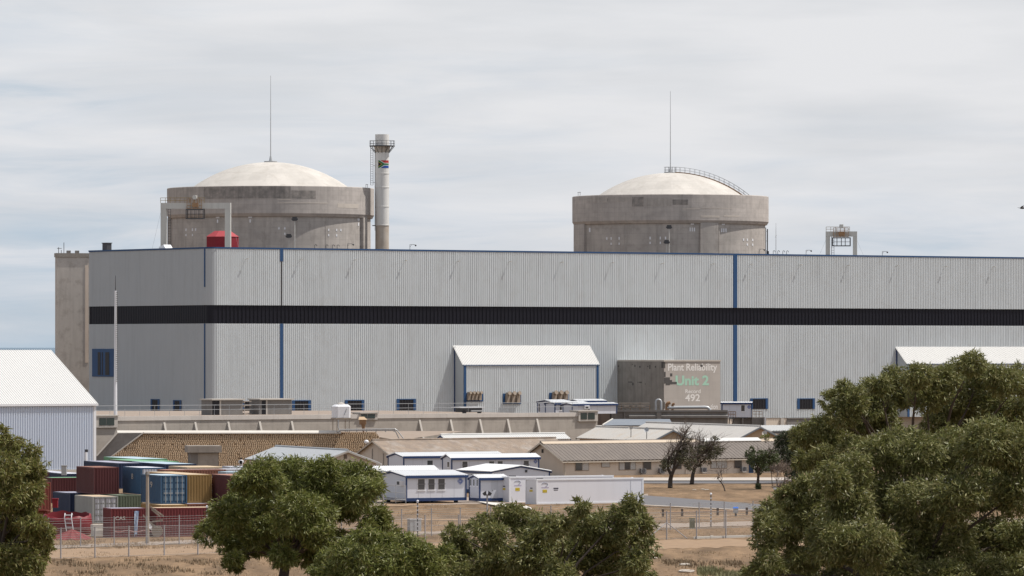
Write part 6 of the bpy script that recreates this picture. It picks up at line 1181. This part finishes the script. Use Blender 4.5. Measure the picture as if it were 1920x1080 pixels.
tufts('dry_grass', 500, (100, 420), (1050, 1080), (0.1, 0.3), mat('dark_dry_grass', (0.10, 0.075, 0.05)), 'dark dry grass at the bottom left', 8)

# ---------------------------------------------------------------- trees
def leaf_mat(name, cols, rough=0.48, trans=0.28):
    m = bpy.data.materials.new(name); m.use_nodes = True; t = m.node_tree; n = t.nodes; l = t.links; b = n['Principled BSDF']
    g = n.new('ShaderNodeNewGeometry'); r = n.new('ShaderNodeValToRGB'); l.new(g.outputs['Random Per Island'], r.inputs[0]); e = r.color_ramp.elements
    e[0].position = 0.0; e[0].color = (*cols[0], 1); e[1].position = 1.0; e[1].color = (*cols[-1], 1)
    for i, c in enumerate(cols[1:-1]): q = e.new((i + 1) / (len(cols) - 1)); q.color = (*c, 1)
    l.new(r.outputs[0], b.inputs['Base Color']); b.inputs['Roughness'].default_value = rough; b.inputs['Specular IOR Level'].default_value = 0.3
    tl = n.new('ShaderNodeBsdfTranslucent'); l.new(r.outputs[0], tl.inputs[0]); mx = n.new('ShaderNodeMixShader'); mx.inputs[0].default_value = trans
    l.new(b.outputs[0], mx.inputs[1]); l.new(tl.outputs[0], mx.inputs[2]); l.new(mx.outputs[0], n['Material Output'].inputs[0]); return m
M_gum = leaf_mat('gum_leaves', [(0.062, 0.074, 0.017), (0.140, 0.162, 0.036), (0.205, 0.215, 0.058), (0.100, 0.120, 0.026), (0.33, 0.31, 0.14)])
M_gum2 = leaf_mat('gum_leaves_olive', [(0.060, 0.070, 0.019), (0.142, 0.156, 0.044), (0.215, 0.214, 0.072), (0.118, 0.112, 0.036), (0.35, 0.33, 0.16)])
M_bark = mat('bark', (0.075, 0.058, 0.046), 0.9, 0.9, 2.0, (0.045, 0.036, 0.03), bump=0.5)
M_twig = mat('grey_twig', (0.17, 0.14, 0.12), 0.9, 0.7, 2.0, (0.10, 0.08, 0.07))
def leaves(centres, radii, counts, Lf, Wf, seed, droop=0.35, shell=0.55, per=22):
    """leaf blades in starry tufts; the tufts sit through the volume of each clump, most of them near its outside"""
    g = np.random.default_rng(seed); tn = np.maximum(3, counts // per); C_ = np.repeat(centres, tn, 0); R_ = np.repeat(radii, tn, 0); n = len(C_)
    d = g.normal(size=(n, 3)); d /= np.linalg.norm(d, axis=1, keepdims=True)
    rr = np.where(g.random(n) < 0.8, g.uniform(0.74, 0.96, n), g.uniform(0.15, 0.74, n))
    ph = np.repeat(g.uniform(0, 6.28, (len(centres), 3)), tn, 0)
    lump = 0.97 + 0.14 * np.sin(d[:, 0] * 4 + ph[:, 0]) * np.sin(d[:, 1] * 4 + ph[:, 1]) + 0.13 * np.sin(d[:, 2] * 5 + ph[:, 2])
    tc_ = C_ + d * (rr * lump)[:, None] * R_
    ts = g.uniform(0.10, 0.24, n) * R_[:, 0]; td = d * 0.9 + g.normal(size=(n, 3)) * 0.35; td[:, 2] += 0.15
    tc_ = np.repeat(tc_, per, 0); ts = np.repeat(ts, per); td = np.repeat(td, per, 0); n = len(tc_)
    p = tc_ + g.normal(size=(n, 3)) * (ts * 0.55)[:, None]
    ax = td * 0.55 + g.normal(size=(n, 3)) * 0.62; ax[:, 2] -= droop; ax /= np.linalg.norm(ax, axis=1, keepdims=True)
    sd = np.cross(ax, g.normal(size=(n, 3))); sd /= np.linalg.norm(sd, axis=1, keepdims=True) + 1e-9
    L_ = (Lf * g.uniform(0.6, 1.35, n))[:, None]; W_ = (Wf * g.uniform(0.7, 1.3, n))[:, None]
    return np.stack([p, p + ax * L_ * 0.45 + sd * W_ * 0.5, p + ax * L_, p + ax * L_ * 0.45 - sd * W_ * 0.5], 1).reshape(-1, 3)
def quads_obj(name, vs, m, parent, origin):
    vs = vs - np.array(origin)[None]; me = bpy.data.meshes.new(name); nf = len(vs) // 4
    me.vertices.add(len(vs)); me.vertices.foreach_set('co', vs.astype(np.float32).ravel()); me.loops.add(nf * 4); me.loops.foreach_set('vertex_index', np.arange(nf * 4)); me.polygons.add(nf); me.polygons.foreach_set('loop_start', np.arange(nf) * 4); me.polygons.foreach_set('loop_total', np.full(nf, 4)); me.update()
    me.materials.append(m); o = bpy.data.objects.new(name, me); COL.objects.link(o); o.parent = parent; return o
def tree(name, label, cat, xb, d, clumps, m, seed, Lf=0.18, Wf=0.042, dens=1.0, depth=1.0, trunk_r=0.22, twigs=True, group=None, gzf=True, droop=0.5, zb=None, flat=0.85):
    """clumps: (x, y, radius) as seen from the photograph's spot; each gets its own depth in the crown"""
    g = np.random.default_rng(seed); base = XY(xb, d, (gz(d) if zb is None else zb) - 0.1); t = Thing(name, label, cat, base, group)
    cen = []; rad = []; cnt = []; W_ = max(c[0] + c[2] for c in clumps) - min(c[0] - c[2] for c in clumps); sc = d / FPX; half = W_ * sc * 0.5 * depth
    mx_ = sum(c[0] for c in clumps) / len(clumps); top = min(c[1] - c[2] for c in clumps); bot = max(c[1] + c[2] for c in clumps)
    for c in clumps:
        x, y, r = c[:3]; k = 1 - min(1, abs(x - mx_) / (W_ * 0.5)) ** 2
        dy = c[3] if len(c) > 3 else g.choice([-1, -0.55, -0.1, 0.35, 0.8]) * half * math.sqrt(max(k, 0.05)) * 0.8
        p = P(x, y, d + dy); cen.append(p); rr = r * sc * (d + dy) / d * 0.89; rad.append((rr, rr * 1.05, rr * flat)); cnt.append(int(1.0 * dens * r * r * (0.15 * 0.036) / (Lf * Wf) * (180 / d) ** -2 * 2.6) + 44)
    # backing foliage so the far side of the crown is there too
    for c in list(clumps)[::2]:
        x, y, r = c[:3]; p = P(x + g.uniform(-15, 15), y + g.uniform(0, 18), d + half * g.uniform(0.5, 1.0)); rr = r * sc; cen.append(p); rad.append((rr, rr, rr * flat)); cnt.append(int(cnt[0] * 0.2) + 10)
    vs = leaves(np.array([q[:] for q in cen]), np.array(rad), np.array(cnt), Lf, Wf, seed, droop)
    quads_obj('crown', vs, m, t.o, t.loc)
    # trunk and limbs
    tm = MB(); lm = MB(); hub = base + UP * max(0.5, (P(xb, bot, d).z - base.z) * 0.55); hub.z = max(hub.z, base.z + 0.6)
    if name == 'gum_tree': hub.z = base.z + 0.35 * (P(xb, top, d).z - base.z)
    jit = lambda s_: V((g.uniform(-s_, s_), g.uniform(-s_, s_), g.uniform(-s_, s_) * 0.5))
    tm.tube([base - UP * 0.2, base + (hub - base) * 0.3 + jit(0.12), base + (hub - base) * 0.7 + jit(0.12), hub], [trunk_r * 1.25, trunk_r, trunk_r * 0.92, trunk_r * 0.85], 10); t.part('trunk', tm, M_bark, smooth=60)
    for p, rr in list(zip(cen, rad))[:len(clumps)][::2]:
        v_ = p - hub; a = hub + v_ * 0.35 + UP * v_.length * 0.08 + jit(0.25); b = hub + v_ * 0.7 + UP * v_.length * 0.06 + jit(0.25); q = trunk_r * 0.36
        p = b.lerp(p, 0.6); lm.tube([hub - UP * 0.1, a, b, p], [q, q * 0.7, q * 0.4, q * 0.12], 6)
        for _ in range(3): e_ = p + V((g.normal(), g.normal(), g.normal() + 0.2)).normalized() * rr[0] * 0.5; lm.tube([b.lerp(p, 0.5), (b.lerp(p, 0.5) + e_) / 2 + jit(0.1), e_], [q * 0.18, q * 0.12, 0.006], 4)
    t.part('limb', lm, M_bark, smooth=60)
    return t, cen
gm = [(490, 893, 48), (455, 905, 30), (548, 885, 42), (590, 893, 35), (612, 878, 30), (640, 893, 42), (680, 895, 38), (694, 920, 30), (665, 925, 42), (430, 962, 45), (405, 985, 30), (465, 940, 50), (520, 930, 45), (560, 965, 55), (590, 935, 40), (595, 1000, 35), (545, 1010, 40), (705, 970, 30), (718, 985, 20), (690, 990, 22), (455, 1000, 40), (428, 1018, 26), (440, 1045, 20), (470, 1030, 22), (625, 1010, 30), (575, 1035, 38), (610, 1045, 30), (505, 985, 28), (500, 1012, 36), (530, 1042, 30), (478, 1000, 34), (635, 1040, 26), (600, 962, 40), (650, 955, 34)]
tree('gum_tree', 'round green gum tree in the middle foreground in front of the containers', 'tree', 535, 182, gm, M_gum, 11, trunk_r=0.2)
bmA = [(612, 1062, 36), (650, 1040, 40), (700, 1020, 32), (730, 1030, 36), (690, 1062, 48), (745, 1062, 45), (790, 1040, 30), (800, 1070, 40), (640, 1085, 45), (765, 1090, 45), (715, 1095, 45), (765, 1022, 30), (815, 1052, 32), (832, 1038, 24), (668, 1014, 26), (690, 1003, 20)]
tree('gum_bush', 'leafy gum bush at the bottom edge right of the round gum tree', 'bush', 700, 165, bmA, M_gum, 12, trunk_r=0.13, group='gum bushes along the bottom edge')
bmB = [(852, 1000, 22), (868, 1022, 30), (850, 1040, 26), (905, 985, 30), (925, 1005, 34), (958, 968, 36), (990, 985, 36), (1015, 1000, 36), (1042, 985, 32), (1084, 952, 22), (1092, 985, 34), (1125, 975, 22), (1140, 1000, 36), (1175, 968, 34), (1185, 945, 24), (1205, 985, 26), (1205, 1015, 24), (1165, 1020, 36), (1190, 1055, 32), (1110, 1030, 44), (1060, 1040, 50), (1000, 1045, 52), (940, 1050, 50), (890, 1060, 44), (1130, 1070, 44), (1050, 1085, 44), (960, 1090, 44), (860, 1080, 40), (1195, 1085, 36)]
tree('gum_bush', 'broad leafy gum bush at the bottom edge in front of the white reefer boxes', 'bush', 1040, 168, bmB, M_gum2, 13, trunk_r=0.16, group='gum bushes along the bottom edge')
rbA = [(1822, 683, 30), (1795, 700, 36), (1840, 705, 32), (1768, 712, 36), (1720, 706, 34), (1675, 708, 28), (1650, 722, 26), (1690, 735, 44), (1738, 740, 44), (1630, 735, 30), (1600, 752, 34), (1572, 738, 18), (1582, 725, 14), (1555, 752, 20), (1580, 775, 36), (1640, 770, 44), (1612, 795, 34), (1550, 800, 34), (1520, 812, 34), (1498, 815, 20), (1510, 838, 26), (1790, 745, 44), (1835, 755, 44), (1880, 712, 40), (1915, 715, 40), (1870, 765, 44), (1920, 775, 50), (1765, 790, 40), (1815, 800, 44), (1505, 866, 22), (1530, 868, 26), (1570, 832, 34), (1605, 845, 34), (1545, 850, 26), (1660, 800, 30)]
tree('large_gum_tree', 'tallest spreading gum tree on the right, rising over the annex roof', 'tree', 1720, 200, rbA, M_gum2, 14, trunk_r=0.32, group='large gum trees on the right')
rbB = [(1690, 830, 40), (1650, 850, 50), (1720, 855, 60), (1790, 850, 60), (1850, 830, 60), (1900, 840, 60), (1600, 880, 40), (1560, 900, 40), (1520, 915, 34), (1485, 930, 34), (1455, 960, 34), (1435, 985, 26), (1440, 1015, 30), (1480, 985, 44), (1530, 970, 50), (1590, 950, 56), (1650, 930, 60), (1720, 940, 60), (1790, 930, 60), (1850, 920, 60), (1910, 920, 60), (1500, 1040, 44), (1560, 1020, 54), (1560, 1000, 36), (1630, 1020, 60), (1700, 1020, 60), (1780, 1020, 64), (1860, 1010, 64), (1920, 1010, 60), (1440, 1060, 34), (1500, 1080, 44), (1590, 1080, 54), (1680, 1085, 60), (1770, 1090, 60), (1860, 1085, 60), (1930, 1080, 60), (1405, 1075, 20)]
tree('large_gum_tree', 'dense gum tree filling the lower right corner', 'tree', 1700, 172, rbB, M_gum2, 15, trunk_r=0.3, group='large gum trees on the right')
lt = [(-5, 815, 24), (15, 835, 28), (45, 850, 32), (62, 880, 26), (40, 890, 40), (10, 880, 40), (66, 905, 22), (50, 930, 36), (15, 930, 40), (-15, 900, 40), (30, 965, 36), (60, 985, 30), (82, 1005, 24), (85, 1028, 16), (72, 985, 22), (20, 1000, 40), (50, 1020, 36), (62, 1052, 26), (20, 1050, 40), (-15, 980, 40), (-15, 1050, 40), (50, 1080, 36), (10, 1090, 40)]
tree('gum_tree', 'olive gum tree cut off by the left edge of the picture', 'tree', 0, 176, lt, leaf_mat('gum_leaves_yellowish', [(0.080, 0.092, 0.022), (0.155, 0.168, 0.042), (0.22, 0.215, 0.065), (0.155, 0.128, 0.045), (0.31, 0.28, 0.12)]), 16, trunk_r=0.2)

# ---------------------------------------------------------------- wind bent trees by the long house
def bent_tree(name, label, cat, pts_trunks, tips, blobs, d, seed, zb=0.0, m=None, tw=26, group=None, Lf=0.24, Wf=0.10):
    g = np.random.default_rng(seed); x0, y0 = pts_trunks[0][0][:2]; base = P(x0, y0, d); base.z = max(zb - 0.05, base.z); t = Thing(name, label, cat, base, group); tm = MB(); lm = MB()
    off = {}
    def pt(x, y, dy=0.0): return P(x, y, d + dy)
    for k, tr_ in enumerate(pts_trunks):
        q = [pt(x, y, 0.5 * math.sin(i * 1.3 + k) if i else 0) for i, (x, y, r_) in enumerate(tr_)]; tm.tube(q, [r_ for _, _, r_ in tr_], 8)
    t.part('trunk', tm, M_bark, smooth=60)
    for (xa, ya, xb, yb_, n) in tips:
        for _ in range(n):
            a = pt(xa + g.uniform(-4, 4), ya + g.uniform(-4, 4), g.uniform(-.6, .6)); b = pt(xb + g.normal() * 9, yb_ + g.normal() * 7, g.uniform(-1.8, 1.8)); c = a.lerp(b, 0.5) + V((g.normal() * .2, g.normal() * .2, g.normal() * .2)); lm.tube([a, c, b], [0.05, 0.035, 0.012], 4)
            for _ in range(3): e_ = c.lerp(b, g.uniform(0, 1)); f_ = e_ + (b - a) * 0.25 + V((g.normal(), g.normal(), g.normal())) * 0.35; lm.tube([e_, e_.lerp(f_, .5) + V((g.normal(), 0, g.normal())) * .08, f_], [0.022, 0.016, 0.008], 3)
    if lm.f: t.part('branches', lm, M_twig)
    if blobs:
        cen = np.array([pt(x, y, g.uniform(-1.5, 1.5))[:] for x, y, r_, c_ in blobs]); rad = np.array([[r_ * d / FPX] * 3 for x, y, r_, c_ in blobs]); cnt = np.array([c_ for *_, c_ in blobs])
        quads_obj('crown', leaves(cen, rad, np.maximum((cnt * (3.2 if name in ('small_tree', 'dark_shrub_tree') else 1.8)).astype(int), 30), Lf, Wf, seed, 0.1, 0.3, 10), m, t.o, t.loc)
    return t
M_dkleaf = leaf_mat('dark_dusty_leaves', [(0.043, 0.046, 0.026), (0.080, 0.080, 0.041), (0.109, 0.102, 0.058), (0.145, 0.123, 0.080)], 0.6, 0.15)
M_brleaf = leaf_mat('dry_brown_twigs', [(0.145, 0.102, 0.072), (0.217, 0.160, 0.123), (0.116, 0.087, 0.065)], 0.8, 0.1)
d = G(1257, 915).y
bent_tree('leaning_tree', 'sparse leaning tree with a forked trunk, the left of the pair before the house', 'tree', [[(1256.5, 915, .30), (1257, 900, .26), (1259, 890, .24)], [(1259, 891, .22), (1253, 880, .17), (1252, 866, .12), (1256, 855, .08)], [(1259, 891, .22), (1264, 880, .18), (1275, 868, .15), (1283, 852, .10)], [(1262, 884, .16), (1268, 855, .16), (1274, 835, .12), (1284, 815, .07), (1293, 800, .04)]], [(1254, 862, 1255, 838, 9), (1256, 850, 1262, 825, 8), (1270, 845, 1278, 815, 12), (1284, 815, 1290, 800, 14), (1280, 822, 1275, 805, 8), (1276, 838, 1298, 822, 12), (1266, 855, 1300, 845, 10), (1276, 868, 1296, 862, 8), (1272, 840, 1262, 838, 6)], [(1245, 871, 9, 160), (1254, 864, 12, 260), (1265, 858, 12, 240), (1275, 850, 13, 260), (1284, 838, 12, 200), (1280, 862, 12, 220), (1292, 850, 12, 160), (1288, 826, 9, 90), (1296, 866, 9, 130), (1245, 877, 6, 60)], d, 21, m=M_dkleaf, group='wind bent trees by the house')
d = G(1297, 908).y
bent_tree('leaning_tree', 'sparse leaning tree with a wind swept crown, right one of the pair before the house', 'tree', [[(1297, 908, .28), (1299, 890, .22), (1303, 876, .19), (1309, 862, .14), (1318, 845, .09)], [(1301, 880, .13), (1312, 870, .10), (1322, 860, .06)], [(1304, 872, .12), (1296, 850, .09), (1300, 832, .06)]], [(1304, 866, 1300, 830, 10), (1310, 858, 1318, 826, 16), (1314, 852, 1335, 826, 18), (1318, 848, 1350, 832, 16), (1308, 860, 1335, 852, 12), (1305, 855, 1308, 815, 10), (1315, 845, 1352, 845, 12), (1296, 846, 1290, 825, 6)], [(1298, 873, 11, 200), (1290, 868, 10, 160), (1310, 865, 12, 200), (1322, 850, 14, 260), (1336, 838, 14, 260), (1348, 842, 10, 160), (1330, 856, 12, 180), (1312, 845, 13, 200), (1342, 852, 9, 110), (1340, 826, 8, 80), (1322, 832, 10, 100), (1302, 850, 11, 140)], d, 22, m=M_dkleaf, group='wind bent trees by the house')
d = G(1358, 921).y
bent_tree('bare_sapling', 'bare bent sapling on the dry grass right of the leaning trees', 'tree', [[(1359.5, 921, .09), (1357, 912, .08), (1352, 904, .07), (1349, 902, .06)], [(1351, 904, .05), (1347, 898, .04), (1348, 890, .03)], [(1351, 904, .05), (1354, 897, .04), (1352, 885, .03), (1354, 870, .02)]], [(1348, 890, 1350, 878, 4), (1353, 885, 1356, 870, 4), (1347, 898, 1349, 892, 3)], [], d, 23)
d = G(1420, 917).y
bent_tree('small_tree', 'small dark leafy tree at the end of the house near the blue sign', 'tree', [[(1420.5, 917, .26), (1421, 905, .17), (1422, 890, .15), (1420, 872, .12), (1414, 858, .08)], [(1422, 885, .12), (1430, 868, .09), (1440, 858, .06)]], [(1425, 860, 1435, 842, 10), (1438, 856, 1452, 838, 8), (1416, 862, 1406, 852, 6)], [(1406, 852, 9, 170), (1413, 862, 11, 240), (1420, 874, 11, 240), (1430, 854, 11, 240), (1440, 862, 10, 200), (1448, 852, 10, 200), (1428, 868, 10, 180), (1436, 876, 8, 120), (1424, 884, 7, 90), (1422, 912, 5, 90), (1452, 862, 9, 150), (1410, 845, 6, 60)], d, 24, m=leaf_mat('dark_green_leaves', [(0.043, 0.061, 0.026), (0.080, 0.099, 0.038), (0.102, 0.113, 0.049)], 0.55, 0.15))
d = G(1490, 906).y
bent_tree('dark_shrub_tree', 'tall dark evergreen shrub between house and large tree', 'tree', [[(1488, 905, .25), (1487, 880, .2), (1482, 850, .14), (1476, 825, .08)]], [], [(1462, 826, 11, 300), (1474, 820, 12, 360), (1488, 826, 14, 380), (1466, 842, 12, 320), (1480, 842, 15, 420), (1495, 846, 15, 380), (1474, 860, 13, 320), (1488, 866, 14, 360), (1482, 884, 12, 240), (1500, 876, 14, 300), (1495, 894, 10, 180), (1456, 838, 6, 80), (1505, 826, 14, 250)], d, 25, m=leaf_mat('evergreen_leaves', [(0.032, 0.043, 0.023), (0.051, 0.065, 0.032), (0.080, 0.087, 0.046)], 0.6, 0.1), Lf=0.22, Wf=0.1)
d = G(1450, 912).y
bent_tree('dry_shrub', 'rounded dry brown shrub on thin stems under the dark evergreen', 'shrub', [[(1448, 912, .05), (1447, 895, .04), (1446, 882, .03)], [(1456, 911, .05), (1457, 895, .04), (1458, 880, .03)], [(1470, 911, .06), (1471, 895, .05), (1468, 882, .03)]], [(1446, 882, 1444, 872, 8), (1458, 880, 1456, 868, 10), (1468, 882, 1472, 872, 8)], [(1445, 874, 9, 240), (1456, 872, 10, 280), (1466, 875, 10, 260), (1476, 880, 8, 170), (1448, 882, 7, 130), (1460, 884, 8, 150)], d, 26, m=M_brleaf, Lf=0.2, Wf=0.04)
d = G(1462, 922).y
bent_tree('dry_shrub', 'low tangled dry shrub at the foot of the large tree', 'shrub', [[(1458, 922, .05), (1462, 914, .04), (1468, 908, .03)], [(1464, 922, .05), (1470, 914, .04), (1478, 906, .02)]], [(1456, 918, 1460, 902, 8), (1464, 918, 1476, 902, 12), (1470, 916, 1486, 900, 10)], [(1462, 914, 8, 200), (1472, 910, 9, 220), (1480, 906, 8, 160), (1466, 918, 7, 150)], d, 27, m=M_brleaf, Lf=0.2, Wf=0.04)
p = P(1434, 823, 716); bent_tree('house_shrub', 'small green shrub top behind the ridge under the pale dish', 'shrub', [[(1436, 830, .08), (1436, 822, .05)]], [], [(1430, 821, 5, 60), (1437, 819, 6, 90)], 716, 28, m=M_gum)
